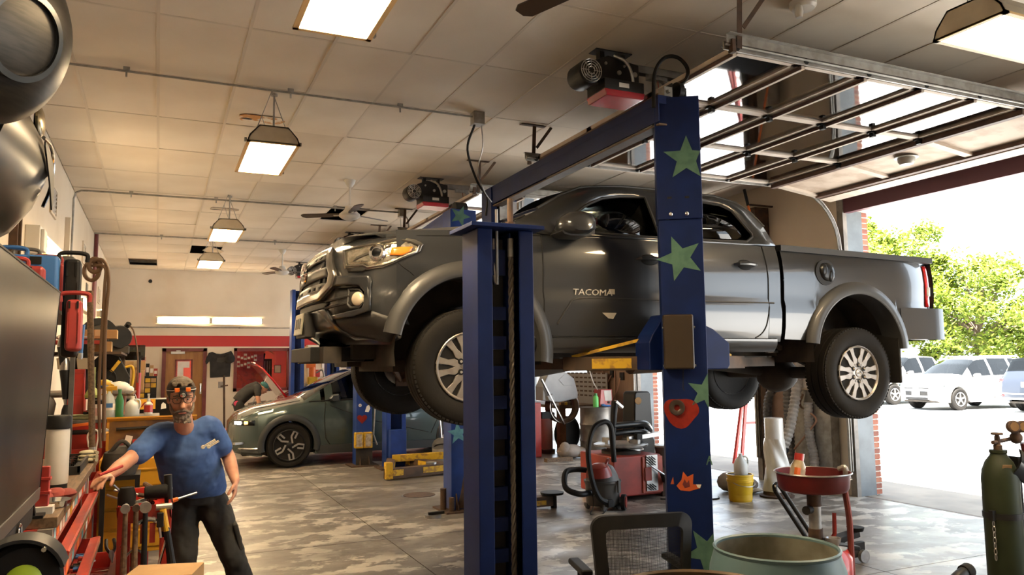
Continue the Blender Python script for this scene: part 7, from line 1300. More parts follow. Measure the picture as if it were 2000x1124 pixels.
for k, (c, d, lab) in enumerate((((-.33, 9.75, 1.50), (.40, .3, .22), 'large brown carton on the lower rack board'), ((-.22, 9.7, 1.66), (.20, .2, .10), 'small brown carton atop the large one'), ((-.40, 9.8, 1.67), (.14, .25, .12), 'upright brown carton atop the large one'))): carton(lab, c, d, grp='cartons on the lower rack')
t = thing('glass_case', 'clear plastic case on top of the cartons', 'case', (-.30, 9.9, 1.72)); B('case_shell', MB().bb((-.17, -.1, 0), (.17, .1, .17)), M.glass_tint, t, sm=0); B('case_content', MB().bb((-.14, -.07, .01), (.12, .08, .10)), M.rust, t, bev=.01, sm=0)
t = thing('orange_tube', 'upright orange plastic tube in front of the cartons', 'tube', (-.285, 8.35, 1.17)); B('tube_wall', MB().lathe([(.026, .0), (.026, .29), (.034, .29), (.034, .31), (.022, .31), (.022, .0)], n=16, closed=True), mat('tube_orange', (.48, .16, .06), .5), t); B('tube_rod', MB().cyl((0, 0, .1), (0, 0, .46), .007, n=8), M.black, t)
t = thing('red_mallet', 'tall red mallet handle with black head leaning by the parts bins', 'handle', (-.19, 9.5, 1.2)); B('grip', MB().cyl((0, 0, 0), (.01, 0, .38), .026, n=12), M.red, t); B('head', MB().cyl((.01, 0, .38), (.012, 0, .55), .014, n=8).bar((-.04, 0, .55), (.05, 0, .55), .03, .03), M.black, t)
t = thing('yellow_hose', 'bent yellow hose hanging in front of the cartons', 'hose', (-.24, 9.0, 1.62)); B('hose_tube', MB().tube(smoothpath([(-.06, 0, .02), (.0, 0, .03), (.02, 0, -.06), (.0, 0, -.2), (-.02, 0, -.26)]), .014, 8), M.yellow, t); B('hose_rod', MB().cyl((.02, 0, -.22), (.10, 0, -.40), .006, n=8), M.whiteplastic, t)
# --- dark board with stickers behind the toolbox
BD = thing('sticker_board', 'black cabinet back covered in stickers behind the mechanic', 'cabinet', (-.15, 8.55, 0)); B('cabinet_back', MB().bb((-.32, 0, 1.0), (.36, .4, 1.32)), M.black_gloss, BD, bev=.006, sm=0); B('base', MB().bb((-.32, 0, .05), (.36, .4, 1.0)), M.black, BD, sm=0)
ys = B('yellow_notice', MB().bb((-.035, -.004, 1.225), (.145, -.001, 1.325)), mat('notice_yellow', (.75, .38, .02), .6, c2=(.68, .33, .02), scale=5), BD, sm=0)
sep('notice_doodle', MB().tube(smoothpath([(.02, -.005, 1.25), (.05, -.005, 1.29), (.08, -.005, 1.27), (.06, -.005, 1.25), (.10, -.005, 1.26)]), .006, 6).tube(smoothpath([(.07, -.005, 1.30), (.10, -.005, 1.31), (.12, -.005, 1.28), (.10, -.005, 1.26)]), .004, 6), M.red, ys)
for k in range(9): x = -.28+.07*k+rr.uniform(-.02, .02); z = 1.22 if k in (1, 2, 7) else 1.08; B('sticker', MB().prism([(x, z), (x+.05, z+.01), (x+.045, z+.05), (x+.02, z+.07), (x+.005, z+.05)], -.003, 0, 'y'), M['paper' if k % 3 else 'whiteplastic'], BD, sm=0)
# --- parts bins at the back wall
PB = thing('parts_rack', 'black rack of small yellow and black parts drawers near the office door', 'rack', (-.24, 20.7, 0)); B('rack_frame', MB().bb((-.28, 0, 0), (.24, .35, 1.45)), M.black, PB, sm=0)
for i in range(4):
    for j in range(5): B('parts_drawer', MB().bb((-.26+.125*i, -.03, .82+.12*j), (-.15+.125*i, 0, .92+.12*j)), M[('yellow', 'black', 'cardboard', 'black', 'yellow')[(i*3+j*2) % 5]], PB, sm=0)
for k in range(6): 
    t = thing('carton', ORD[k]+' carton from the left on top of the parts rack', 'box', (-.48+.09*k, 20.75, 1.45+(.0 if k % 2 else .0)), 'cartons on the parts rack'); h_ = (.30, .22, .46, .3, .26, .18)[k]; B('carton', MB().bb((-.04, -.05, 0), (.04, .1, h_)), M[('yellow', 'black', 'red', 'black', 'cardboard', 'red_worn')[k]], t, sm=0); B('paper_label', MB().bb((-.03, -.052, h_*.3), (.03, -.05, h_*.7)), M.paper, t, sm=0)
# --- yellow tool box, lid raised
YB_ = thing('yellow_tool_box', 'open yellow tool chest with raised lid behind the mechanic', 'tool chest', (-.05, 6.75, 0)); yb = mat('box_yellow', (.60, .30, .018), .4, c2=(.46, .22, .015), scale=6, lo=.45, hi=.7, coat=.2)
B('lid', MB(YB_).box((-.02, 7.0, 1.11), (.66, .02, .26), (-8, 0, 0)).box((-.02, 6.98, 1.235), (.66, .05, .012), (-8, 0, 0)), yb, YB_, sm=0); ls = B('lid_lining', MB(YB_).box((-.02, 6.985, 1.10), (.62, .006, .22), (-8, 0, 0)), mat('lining', (.22, .11, .02), .7, c2=(.06, .03, .02), scale=4), YB_, sm=0)
for k in range(9): B('sticker', MB(YB_).box((-.25+.058*k, 6.972+.002*k % .004, 1.03+.03*(k % 2)), (.05, .003, .07), (-8, rr.uniform(-25, 25), 0)), M[('maroon', 'paper', 'red', 'orange')[k % 4]], ls, sm=0)
B('lid_bar', MB(YB_).tube([(-.28, 6.95, 1.15), (.26, 6.95, 1.16)], .012, 8), M.black, YB_)
B('chest_body', MB(YB_).bb((-.36, 6.4, .30), (.32, 7.0, .97)), yb, YB_, bev=.006, sm=0)
for k in range(4):
    z = .90-.145*k; df = B('drawer_front', MB(YB_).bb((-.35, 6.385, z-.125), (.31, 6.40, z)), yb, YB_, bev=.004, sm=0); B('drawer_pull', MB(YB_).bb((-.34, 6.372, z-.014), (.30, 6.386, z-.004)), yb, df, sm=0)
sep('leg', MB(YB_).bb((-.34, 6.42, 0), (-.29, 6.47, .3)).bb((.25, 6.42, 0), (.30, 6.47, .3)).bb((.25, 6.93, 0), (.30, 6.98, .3)).bb((-.34, 6.93, 0), (-.29, 6.98, .3)), M.black, YB_, sm=0)
solo('tool_bag', 'dark canvas tool bag beside the yellow chest', 'bag', (lambda q: rings(q, [((-.215, 6.1, .90), .10, .10, (1, 0, 0), (0, 1, 0)), ((-.215, 6.1, .95), .12, .12, (1, 0, 0), (0, 1, 0)), ((-.205, 6.1, 1.05), .11, .11, (1, 0, 0), (0, 1, 0)), ((-.195, 6.1, 1.09), .05, .06, (1, 0, 0), (0, 1, 0))]).tube(smoothpath([(-.28, 6.05, 1.05), (-.20, 6.02, 1.13), (-.12, 6.05, 1.04)]), .014, 8))(MB()), mat('canvas', (.035, .032, .026), .9, c2=(.06, .05, .04), scale=12, bump=.5))
stl = thing('bag_stand', 'low dark shelf unit under the canvas bag', 'shelf', (-.245, 6.12, 0)); B('stand_top', MB().bb((-.08, -.12, .87), (.16, .2, .90)), M.black, stl, sm=0); sep('stand_leg', MB().bb((-.08, -.12, 0), (-.05, -.09, .87)).bb((.13, -.12, 0), (.16, -.09, .87)), M.black, stl, sm=0)
# --- red utility cart with hammers
CT = thing('utility_cart', 'red two-tier utility cart with hammers hung on its rim', 'cart', (-.07, 4.55, 0)); cx0, cx1, cy0, cy1 = -.15, .085, 4.2, 4.85
for z in (.90, .45): B('cart_tray', MB(CT).bb((cx0, cy0, z-.01), (cx1, cy1, z)).bb((cx0, cy0, z), (cx1, cy0+.015, z+.07)).bb((cx0, cy1-.015, z), (cx1, cy1, z+.07)).bb((cx0, cy0, z), (cx0+.015, cy1, z+.07)).bb((cx1-.015, cy0, z), (cx1, cy1, z+.07)), M.red, CT, bev=.006, sm=0)
sep('cart_leg', MB(CT).bb((cx1-.045, cy0, .06), (cx1, cy0+.03, .9)).bb((cx0, cy0, .06), (cx0+.045, cy0+.03, .9)).bb((cx1-.045, cy1-.03, .06), (cx1, cy1, .9)).bb((cx0, cy1-.03, .06), (cx0+.045, cy1, .9)), M.red, CT, bev=.004, sm=0)
sep('caster', MB(CT).cyl((cx1-.03, cy0, .035), (cx1-.03, cy0+.03, .035), .035, n=14).cyl((cx0+.03, cy0, .035), (cx0+.03, cy0+.03, .035), .035, n=14).cyl((cx1-.03, cy1-.03, .035), (cx1-.03, cy1, .035), .035, n=14).cyl((cx0+.03, cy1-.03, .035), (cx0+.03, cy1, .035), .035, n=14), M.black, CT)
B('handle_post', MB(CT).cyl((cx1-.01, cy0+.15, .92), (cx1-.02, cy0+.15, 1.09), .02, n=12), M.black, CT)
def hammer(label, x, hc, hr, L_, hm_, y=4.16, tilt=0, ball=True):
    t = thing('hammer', label, 'hammer', (x, y, .975), 'hammers on the cart rim'); B('handle', MB().tube([(0, -.0, .0), (.0+tilt*.5, -.015, -L_*.5), (tilt, -.02, -L_)], [.011, .012, .016], 10), hm_, t)
    h_ = B('hammer_head', MB().tube([(0, -.06, .0), (0, -.045, .0), (0, -.035, .0), (0, .0, 0), (0, .045, .0)], [hr, hr, hr*.7, hr*.8, hr*.5], 14), hc, t); 
    return t
hammer('hammer with polished steel face, leftmost on the cart rim', -.115, M.steel, .021, .30, M.wood); hammer('hammer with small dull face, second on the cart rim', -.07, M.rust, .017, .32, M.wood); hammer('large ball-peen hammer, rightmost on the cart rim', -.03, M.steel, .026, .33, M.black)
t = thing('hammer', 'yellow and black handled hammer hooked at the cart corner', 'hammer', (.055, 4.16, .93), 'hammers on the cart rim'); B('yellow_grip', MB().tube([(-.01, 0, .02), (.01, -.005, -.08)], .015, 10), M.yellow, t); B('black_grip', MB().tube([(.01, -.005, -.08), (.03, -.01, -.2), (.035, -.01, -.24)], [.016, .018, .02], 10), M.black, t); B('hammer_head', MB().tube([(-.04, .02, .03), (.03, .02, .03)], .016, 10), M.steel, t)
t = thing('rubber_mallet', 'fat black rubber mallet head lying on the cart tray', 'mallet', (.02, 4.3, .985)); B('mallet_head', MB().tube([(-.06, 0, .03), (-.055, 0, .03), (.035, .0, .033), (.045, 0, .033)], [.024, .03, .034, .028], 16), M.rubber, t); B('handle', MB().cyl((0, .02, .03), (-.06, .4, .02), .013, n=8), M.wood, t)
t = thing('black_torch', 'black cylinder grip standing at the left end of the cart', 'grip', (-.115, 4.28, .91)); B('grip_body', MB().lathe([(0, 0), (.04, 0), (.042, .02), (.04, .11), (.03, .14), (0, .145)], n=18), M.rubber, t); B('collar', MB().tube([(.03, 0, .06), (.085, -.01, .07)], [.012, .016], 10), M.chrome, t)
for k in range(9):
    t = thing('cart_tool', ORD[k]+' loose hand tool from the left in the red cart tray', 'tool', (-.12+.02*k, 4.42+.03*(k % 4), .915+.02*(k % 2)), 'tools in the cart tray'); d = V((rr.uniform(-1, 1), rr.uniform(-.6, 1), rr.uniform(0, .35))).normalized(); L_ = rr.uniform(.12, .24); B('shaft', MB().tube([(0, 0, .02), d*L_+V((0, 0, .02))], .006, 6), M.steel, t); B('grip', MB().tube([(0, 0, .02), d*L_*.45+V((0, 0, .02))], .011, 8), M[('wood', 'black', 'rust', 'orange', 'red')[k % 5]], t)
t = thing('hanging_clamp', 'red and steel clamps hanging inside the cart end', 'clamp', (.0, 4.17, .86)); B('clamp_frame', MB().tube(smoothpath([(-.07, 0, .03), (-.02, 0, .05), (.03, 0, .03), (.045, 0, -.04)]), .012, 8), M.chrome, t); B('clamp_pad', MB().bb((-.05, -.01, -.06), (-.03, .01, .03)).bb((-.01, -.01, -.06), (.015, .01, .03)), M.red, t, sm=0)
t = thing('hacksaw', 'silver framed hacksaw hanging in the cart', 'saw', (.03, 4.15, .82)); B('saw_frame', MB().tube([(.0, 0, .08), (.045, 0, .04), (.0, 0, -.14), (-.02, 0, -.13)], .007, 6), M.chrome, t); B('saw_handle', MB().bb((-.01, -.01, .05), (.02, .01, .12)), M.black, t, bev=.005, sm=0)
t = thing('wire_loop', 'steel wire loop hanging low inside the cart', 'wire', (-.07, 4.17, .70)); B('loop', MB().tube([(.045*math.cos(a), 0, .075*math.sin(a)) for a in [2*pi*k/22 for k in range(22)]], .005, 6, closed=True), M.steel, t); B('loop_handle', MB().cyl((-.03, 0, .08), (-.06, 0, .1), .012, n=8), M.red, t)
# --- foreground: carton and castor-wheel reel
t = thing('carton_foreground', 'brown cardboard carton with black printed lettering at the bottom edge', 'box', (.06, 3.62, .372)); t.name = 'cardboard_box'; t.rotation_euler = (0, 0, R(-16))
B('carton', MB().bb((-.13, -.12, 0), (.13, .08, .425)), M.cardboard, t, sm=0); B('flap', MB().add([(-.13, -.12, .425), (-.13, .08, .425), (-.15, .07, .40), (-.15, -.11, .40)], [(0, 1, 2, 3)]), M.cardboard, t, solid=.004, sm=0); lt_ = text('lettering', 'Mobil', .062, t, (0, 0, 0), (90, 0, 0), M.black, .0008); lt_.location = (.0, -.1215, .392)
dollyt = thing('carton_dolly', 'low grey stool under the cardboard carton', 'stool', (.06, 3.65, 0)); B('stool_top', MB().lathe([(0, .32), (.2, .32), (.2, .372), (0, .372)], n=24), M.greyplastic, dollyt); sep('stool_leg', (lambda q: [q.cyl((.15*math.cos(k*1.57), .15*math.sin(k*1.57), 0), (.12*math.cos(k*1.57), .12*math.sin(k*1.57), .32), .014, n=8) for k in range(4)] and q)(MB()), M.black, dollyt)
RE = thing('cord_reel', 'black reel with fluorescent yellow-green hub in the bottom left corner', 'reel', (-.36, 2.82, 0)); A = (.32, -1, .05)
B('reel_drum', MB().lathe([(.06, -.05), (.10, -.05), (.112, -.04), (.115, 0), (.112, .04), (.10, .05), (.06, .05)], (0, 0, .99), A, 40), M.rubber, RE); B('hub', MB().lathe([(0, .06), (.015, .06), (.045, .055), (.052, .05)], (0, 0, .99), A, 30), mat('fluoro', (.55, .75, .03), .5, c2=(.42, .6, .03), scale=8), RE)
B('hub_bolt', MB().lathe([(0, .08), (.016, .078), (.02, .06)], (0, 0, .99), A, 14), M.black, RE)
B('fender', MB().loft([[V((0, 0, .99))+V((rr_*math.cos(R(a))*.95, rr_*math.cos(R(a))*.30+yy, rr_*math.sin(R(a)))) for rr_, yy in ((.122, -.07), (.132, -.07), (.132, .06), (.122, .06))] for a in range(15, 146, 10)]), M.blackplastic, RE, smooth=40)
sep('fender_bolt', MB().cyl((.07, -.07, 1.09), (.07, -.085, 1.09), .007, n=8).cyl((-.05, -.09, 1.10), (-.05, -.105, 1.10), .007, n=8), M.chrome, RE)
B('reel_stand', MB().bb((-.06, -.05, 0), (-.02, .05, .97)).bb((.04, -.05, 0), (.08, .05, .97)).bb((-.07, -.2, 0), (.2, .2, .03)), M.red, RE, sm=0)
# --- upper left corner: glossy round shell and bumper corner hung from the wall
t = thing('wheel_hub_cover', 'big dark brushed round shell hanging in the top left corner', 'shell', (-.68, 3.72, 3.03)); gm = mat('brushed_dark', (.026, .022, .018), .42, .6, c2=(.016, .014, .011), scale=8, stretch=(1, 1, 9)); A = (.72, -.55, -.25)
B('shell_dome', MB().lathe([(.0, .20), (.12, .19), (.22, .165), (.32, .11), (.385, .04), (.40, -.03), (.39, -.08), (.36, -.1)], (0, 0, .0), A, 56), gm, t); B('shell_back', MB().lathe([(0, -.12), (.36, -.12), (.385, -.1), (.385, -.05)], (0, 0, 0), A, 40), M.black, t); B('shell_band', MB().lathe([(.16, .186), (.185, .184), (.185, .196), (.16, .2)], (0, 0, 0), A, 48, closed=True), mat('band_blue', (.035, .04, .045), .25, .3), t)
B('slot', MB().ball((.23, .05, .33), (.02, .03, .06), 12), M.black, t); B('ceiling_strap', MB().bb((-.12, -.02, .2), (-.10, .02, 1.05)), M.black, t, sm=0)
BC = t = thing('bumper_corner', 'glossy black bumper corner with a triangular lamp slot below the round shell', 'bumper', (-.936, 5.0, 2.72)); q = MB(); prof = [(.02, .36), (.16, .30), (.235, .15), (.25, .03), (.20, -.10), (.10, -.22), (.03, -.25)]
q.loft([[V((a*f+o, y, z)) for a, z in prof]+[V((-.08, y, z)) for a, z in prof[::-1]] for y, f, o in ((-.75, .9, 0), (-.4, .97, 0), (0, 1., .0), (.18, .97, 0), (.30, .85, 0), (.36, .6, 0))]); B('bumper_skin', q, M.black_gloss, t, smooth=50)
B('lamp_slot', MB().prism([(.10, .10), (.30, .06), (.26, -.10), (.20, -.17)], .258, .262, 'x') if False else MB().loft([[V((.255, y, z)), V((.262, y, z)), V((.262, y, z-h_)), V((.255, y, z-h_))] for y, z, h_ in ((-.1, .12, .02), (.1, .10, .12), (.2, .08, .20), (.24, .0, .05))]), M.blackplastic, t, sm=0)
B('chrome_edge', MB().tube(smoothpath([(.255, -.12, .13), (.262, .06, .14), (.255, .22, .10), (.245, .26, .0), (.22, .24, -.10)]), .008, 8), M.chrome, t); B('gold_highlight', MB().ball((.225, -.02, .22), (.02, .10, .07), 14), mat('gold_reflect', (.20, .16, .09), .25, .8), t); B('ceiling_strap', MB().bb((-.06, .30, .2), (-.04, .34, 1.6)), M.black, t, sm=0)  # gold bulge paints the warm reflections seen on the black bumper skin
BC.scale = (1.3, 1.3, 1.3)
# ================================================================ right side, middle ground
def drumprof(r, h, ribs): 
    P = [(0, 0), (r, 0), (r+.006, .01), (r, .02)]
    for z in ribs: P += [(r, z-.03), (r+.012, z), (r, z+.03)]
    return P+[(r, h-.02), (r+.006, h-.01), (r+.006, h)]
t = thing('steel_drum', 'battered grey steel drum by the workbench under the truck', 'drum', (7.05, 12.0, 0))
B('drum_wall', MB().lathe(drumprof(.285, .86, (.29, .57)), n=40), mat('drum_grey', (.20, .19, .175), .42, .6, c2=(.10, .092, .082), scale=3.5, lo=.4, hi=.6), t); B('drum_lid', MB().lathe([(0, .85), (.26, .85), (.27, .86), (.285, .865), (.28, .845)], n=36), M.drum_grey, t)
t = thing('test_box', 'red instrument box with white face on the steel drum', 'instrument', (7.28, 12.1, .865)); B('instrument_case', MB().prism([(-.16, 0), (.22, 0), (.22, .08), (.11, .08), (.10, .30), (-.13, .30)], -.12, .12, 'y'), M.red, t, bev=.008, sm=0); B('face_plate', MB().prism([(-.05, .10), (.085, .10), (.08, .28), (-.07, .28)], -.124, -.119, 'y'), M.paper, t, sm=0); B('lead', MB().tube(smoothpath([(-.12, 0, .28), (-.25, -.05, .45), (-.32, 0, .75)]), .008, 6), M.whiteplastic, t); B('socket', MB().cyl((.02, -.125, .07), (.02, -.14, .07), .02, n=10), M.black, t)
t = thing('green_can', 'green spray can on the steel drum', 'can', (6.98, 11.88, .865)); B('can_body', MB().lathe([(0, 0), (.05, 0), (.05, .17), (.03, .2), (.02, .2), (.02, .23), (0, .23)], n=18), mat('can_green', (.10, .45, .10), .35), t); B('can_cap', MB().lathe([(.03, .2), (.03, .24), (0, .245)], n=14), M.green, t)
solo('blue_rag', 'small blue rag on the drum beside the red instrument box', 'rag', MB().ball((7.17, 11.85, .885), (.10, .07, .02), 12).ball((7.12, 11.86, .90), (.05, .05, .02), 10), M.bluep)
WBN = thing('workbench', 'workbench with brown legs and perforated back board by the far door', 'workbench', (7.29, 13.2, 0)); B('bench_top', MB().bb((-.55, -.42, .80), (.3, 1.6, .86)), M.wood, WBN, sm=0); sep('bench_leg', MB().bb((-.55, -.42, 0), (-.42, -.29, .80)).bb((.2, -.42, 0), (.3, -.32, .80)).bb((-.55, 1.5, 0), (-.45, 1.6, .8)), mat('bench_brown', (.20, .10, .05), .7, c2=(.14, .07, .035), scale=8), WBN, sm=0)
pbq = MB(); 
for i in range(13):
    for j in range(6): pbq.bb((.262, -.70+.17*i, 1.0+.085*j), (.27, -.60+.17*i, 1.03+.085*j))
pbo = B('back_board', MB().bb((.27, -.75, .86), (.29, 1.6, 1.45)), mat('peg_grey', (.28, .27, .26), .6), WBN, sm=0); so_ = B('slot_rows', pbq, M.rust, WBN, sm=0); so_['kind'] = 'stuff'
B('wall_sheet', MB().bb((.28, -.7, 1.5), (.3, 1.0, 1.9)), mat('sheet_blue', (.55, .62, .72), .5), WBN, sm=0)
for k in range(9): t = thing('bench_block', ORD[k % 4]+' block from the left, '+ORD[k//4]+' row of the pile on the workbench', 'block', (6.86+.06*(k % 4), 12.86+.12*(k//4), .862+.05*(k//4)), 'blocks piled on the workbench'); B('block_body', MB().box((0, 0, .03), (.14, .09, .055), (0, 0, (k*37) % 60)), M[('cardboard', 'yellow', 'wood', 'rust')[k % 4]], t, bev=.006, sm=0)
def loosetyre(label, loc, axis, r=.32, w_=.2):
    t = thing('tyre', label, 'tyre', loc); B('tyre_carcass', MB().lathe(tyre_profile(r, w_, r*.62), (0, 0, 0), axis, 40)if False else MB().lathe(tyre_profile(r, w_, r*.62), (0, 0, 0), axis, 40), M.rubber, t); B('bead_ring', MB().lathe([(r*.60, -w_*.3), (r*.63, -w_*.3), (r*.63, w_*.3), (r*.60, w_*.3)], (0, 0, 0), axis, 30, closed=True), M.black, t); return t
loosetyre('black tyre standing behind the brown bench leg', (7.12, 13.2, .32), (.5, -1, 0))
# wheel balancer
WB = thing('wheel_balancer', 'wheel balancer with grey plastic hood over a mounted rim', 'wheel balancer', (6.2, 12.6, 0)); B('cabinet', MB().bb((-.45, -.2, 0), (-.02, .45, .95)), M.red, WB, bev=.02, sm=0); B('display', MB().bb((-.4, .1, .95), (-.05, .3, 1.45)), M.black, WB, bev=.01, sm=0)
hood = [(.02, .98), (.02, 1.22), (.14, 1.46), (.46, 1.50), (.66, 1.36), (.74, 1.10), (.73, 1.0), (.36, .94)]
B('hood', MB().prism(hood, -.18, .12, 'y'), mat('hood_grey', (.36, .37, .38), .45, c2=(.30, .31, .32), scale=3), WB, bev=.02, sm=0); B('hood_panel', MB().prism([(.34, 1.34), (.44, 1.24), (.62, 1.24), (.60, 1.36), (.46, 1.44)], -.188, -.18, 'y'), M.hood_grey, WB, bev=.004, sm=0); B('hood_box', MB().prism([(.08, 1.06), (.2, 1.10), (.26, 1.02), (.24, .95), (.12, .98)], -.24, -.18, 'y'), M.hood_grey, WB, bev=.01, sm=0)
B('hood_arm', MB().bar((-.02, -.22, 1.36), (.42, -.22, .56), .03, .03), M.black, WB, sm=0); B('arm_trim', MB().bar((-.02, -.24, 1.36), (.42, -.24, .56), .012, .02), M.alu, WB, sm=0)
B('mounted_rim', MB().lathe([(.27, -.10), (.29, -.10), (.25, -.04), (.25, .08), (.29, .12), (.27, .12), (.235, .08), (.235, -.04)], (.46, -.05, .86), (0, -1, 0), 36, closed=True), M.rust, WB); B('rim_lip', MB().lathe([(.285, .105), (.295, .105), (.295, .125), (.285, .125)], (.46, -.05, .86), (0, -1, 0), 36, closed=True), M.alu, WB); B('shaft', MB().cyl((-.05, -.05, .72), (.3, -.05, .72), .05, n=12).bb((.02, -.15, .66), (.2, .02, .78)), M.black, WB)
t = thing('pink_canister', 'pale red cylinder standing behind the balancer arm', 'canister', (6.58, 13.0, 0)); B('canister_body', MB().lathe([(0, 0), (.12, 0), (.12, .04), (.11, .05), (.11, .62), (.09, .66), (0, .67)], n=24), mat('pink', (.55, .32, .28), .6), t); B('base_ring', MB().lathe([(.11, 0), (.15, 0), (.15, .06), (.11, .07)], n=24), M.rust, t)
solo('trash_bag', 'dirty crumpled pale sack on the floor beside the drum', 'bag', MB().ball((6.55, 12.05, .12), (.25, .18, .12), 16).ball((6.72, 12.0, .10), (.15, .14, .09), 14).ball((6.42, 12.0, .16), (.10, .1, .13), 12), mat('sack', (.33, .28, .24), .9, c2=(.22, .18, .15), scale=5, bump=1.2, bscale=7))
t = thing('floor_plank', 'short timber plank lying on the floor left of the sack', 'plank', (6.2, 11.75, 0)); B('plank_board', MB().bb((-.28, -.06, 0), (.2, .06, .06)), M.wood, t, sm=0); B('plank_end', MB().bb((.2, -.058, .002), (.204, .058, .058)), M.cardboard, t, sm=0)
# tyre changer
TCg = thing('tyre_changer', 'red tyre changing machine with black tower and turntable', 'tyre changer', (5.30, 8.35, 0)); tcr = mat('machine_red', (.36, .045, .03), .5, c2=(.24, .035, .025), scale=5)
B('machine_body', MB().bb((-.38, -.35, .05), (.30, .45, .52)), tcr, TCg, bev=.02, sm=0); B('turntable', MB().lathe([(0, .56), (.16, .56), (.18, .60), (.33, .61), (.335, .63), (.30, .645), (0, .65)], (-.05, 0, 0), n=40), M.steel, TCg); B('table_drum', MB().lathe([(.2, .5), (.24, .5), (.24, .56), (.2, .56)], (-.05, 0, 0), n=30), M.dirt, TCg)
for a in (20, 110, 200, 290): B('clamp_jaw', MB().box((-.05+.22*math.cos(R(a)), .22*math.sin(R(a)), .67), (.12, .05, .05), (0, 0, a)), M.steel, TCg, bev=.005, sm=0)
B('front_panel', MB().bb((.02, -.37, .08), (.30, -.35, .50)), mat('panel_red', (.55, .13, .09), .5, c2=(.42, .09, .06), scale=6), TCg, sm=0); tp_ = B('tread_plate', MB().bb((.06, -.385, .10), (.22, -.37, .52)), M.steel, TCg, sm=0); B('panel_window', MB().bb((.04, -.39, .22), (.13, -.384, .38)), tcr, TCg, bev=.004, sm=0)
sep('plate_rib', (lambda q: [q.box((.09+.035*(k % 3), -.389, .42+.032*(k//3)), (.07, .006, .012), (0, 35, 0)) for k in range(9)]+[q.box((.09+.035*(k % 3), -.389, .13+.03*(k//3)), (.07, .006, .012), (0, 35, 0)) for k in range(6)] and q)(MB()), M.black, TCg, sm=0)
B('pedal', MB().prism([(.22, .30), (.42, .26), (.40, .20), (.30, .16), (.26, .2)], -.50, -.42, 'y'), M.black, TCg, sm=0); B('pedal_rod', MB().cyl((.10, -.42, .40), (.30, -.46, .26), .012, n=8), M.steel, TCg)
B('tower', MB().loft([[V((.40+dx*f, .30+dy, z)) for dx, dy in ((-.16, -.14), (.16, -.14), (.16, .14), (-.16, .14))] for z, f in ((.0, 1.1), (.62, 1.1), (.66, .95), (1.22, .78), (1.26, .6))]), M.black_gloss, TCg, bev=.02, sm=0); B('tower_badge', MB().lathe([(0, .012), (.045, .01), (.05, 0)], (.33, .165, 1.14), (0, -1, 0), 20), M.cardboard, TCg)
B('swing_arm', MB().tube(smoothpath([(.45, .1, .78), (.3, -.02, .86), (.1, -.08, .87), (-.22, -.10, .86)]), .042, 12), M.black_gloss, TCg); B('lower_arm', MB().tube(smoothpath([(.45, .1, .70), (.25, -.06, .77), (.0, -.1, .78), (-.20, -.10, .77)]), .035, 12), M.black_gloss, TCg); B('arm_post', MB().tube([(-.22, -.10, .62), (-.22, -.10, .74), (-.2, -.10, 1.02), (-.18, -.1, 1.16)], [.025, .035, .04, .045], 10), M.black, TCg); B('mount_head', MB().box((-.14, -.12, 1.12), (.13, .05, .035), (0, 38, 0)), M.chrome, TCg, bev=.006, sm=0)
B('assist_arm', MB().bar((.5, -.1, .74), (-.02, -.12, .70), .05, .05), M.steel, TCg, sm=0); B('assist_disc', MB().lathe([(0, .0), (.04, .02), (.15, -.02), (.155, -.03), (0, -.03)], (.0, -.16, .64), (.1, -.25, 1), 30), M.alu, TCg); B('arm_collar', MB().bb((.06, -.2, .66), (.14, -.08, .76)), M.black, TCg, bev=.006, sm=0)
t = thing('paste_bucket', 'grey tub on the floor behind the blue column', 'tub', (5.78, 8.2, .35)); B('tub_wall', MB().lathe([(0, 0), (.09, 0), (.11, .22), (.115, .23), (.10, .23)], n=24), M.greyplastic, t); B('tub_lid', MB().lathe([(0, .225), (.112, .225), (.112, .25), (0, .25)], n=24), M.galv, t)
t = thing('machine_stand', 'low steel box under the grey tub', 'stand', (5.78, 8.2, 0)); B('stand_body', MB().bb((-.13, -.13, 0), (.14, .14, .35)), M.rust, t, bev=.01, sm=0); B('stand_cap', MB().bb((-.14, -.14, .33), (.15, .15, .35)), M.dirt, t, sm=0)
# shop vacuums
vg = mat('vac_grey', (.085, .078, .07), .5, c2=(.065, .06, .054), scale=6); vr = mat('vac_red', (.26, .03, .022), .35)
VC = thing('shop_vacuum', 'grey and maroon shop vacuum with looped black hose', 'vacuum', (4.60, 7.72, 0))
B('tank', MB().lathe([(0, .05), (.17, .05), (.185, .07), (.195, .27), (.2, .29), (.21, .30), (.21, .32), (0, .32)], n=36), vg, VC); B('motor_head', MB().lathe([(.19, .32), (.17, .38), (.15, .42), (.12, .47), (.06, .50), (0, .505)], n=30), vg, VC); B('head_cowl', MB().lathe([(.150, .38), (.140, .43), (.112, .485), (.05, .515), (0, .518)], (-.04, -.03, 0), (-.1, -.08, 1), 28), vr, VC); B('head_handle', MB().tube(smoothpath([(.0, -.08, .49), (.05, -.05, .545), (.1, .02, .50)]), .016, 8), vr, VC)
for a in (-25, 65, 155, 245): B('caster', MB().cyl((.17*math.cos(R(a)), .17*math.sin(R(a))-.015, .025), (.17*math.cos(R(a)), .17*math.sin(R(a))+.015, .025), .025, n=14).bb((.17*math.cos(R(a))-.03, .17*math.sin(R(a))-.03, .035), (.17*math.cos(R(a))+.03, .17*math.sin(R(a))+.03, .07)), M.greyplastic, VC)
for s in (-1, 1): w_ = B('side_wheel', MB().cyl((.19*.82, .09*s-.06, .085), (.19*.82+.03, .09*s-.09, .085), .085, n=24), M.black, VC); B('wheel_cap', MB().cyl((.19*.82+.028, .09*s-.088, .085), (.19*.82+.036, .09*s-.095, .085), .062, n=20), vr, w_)
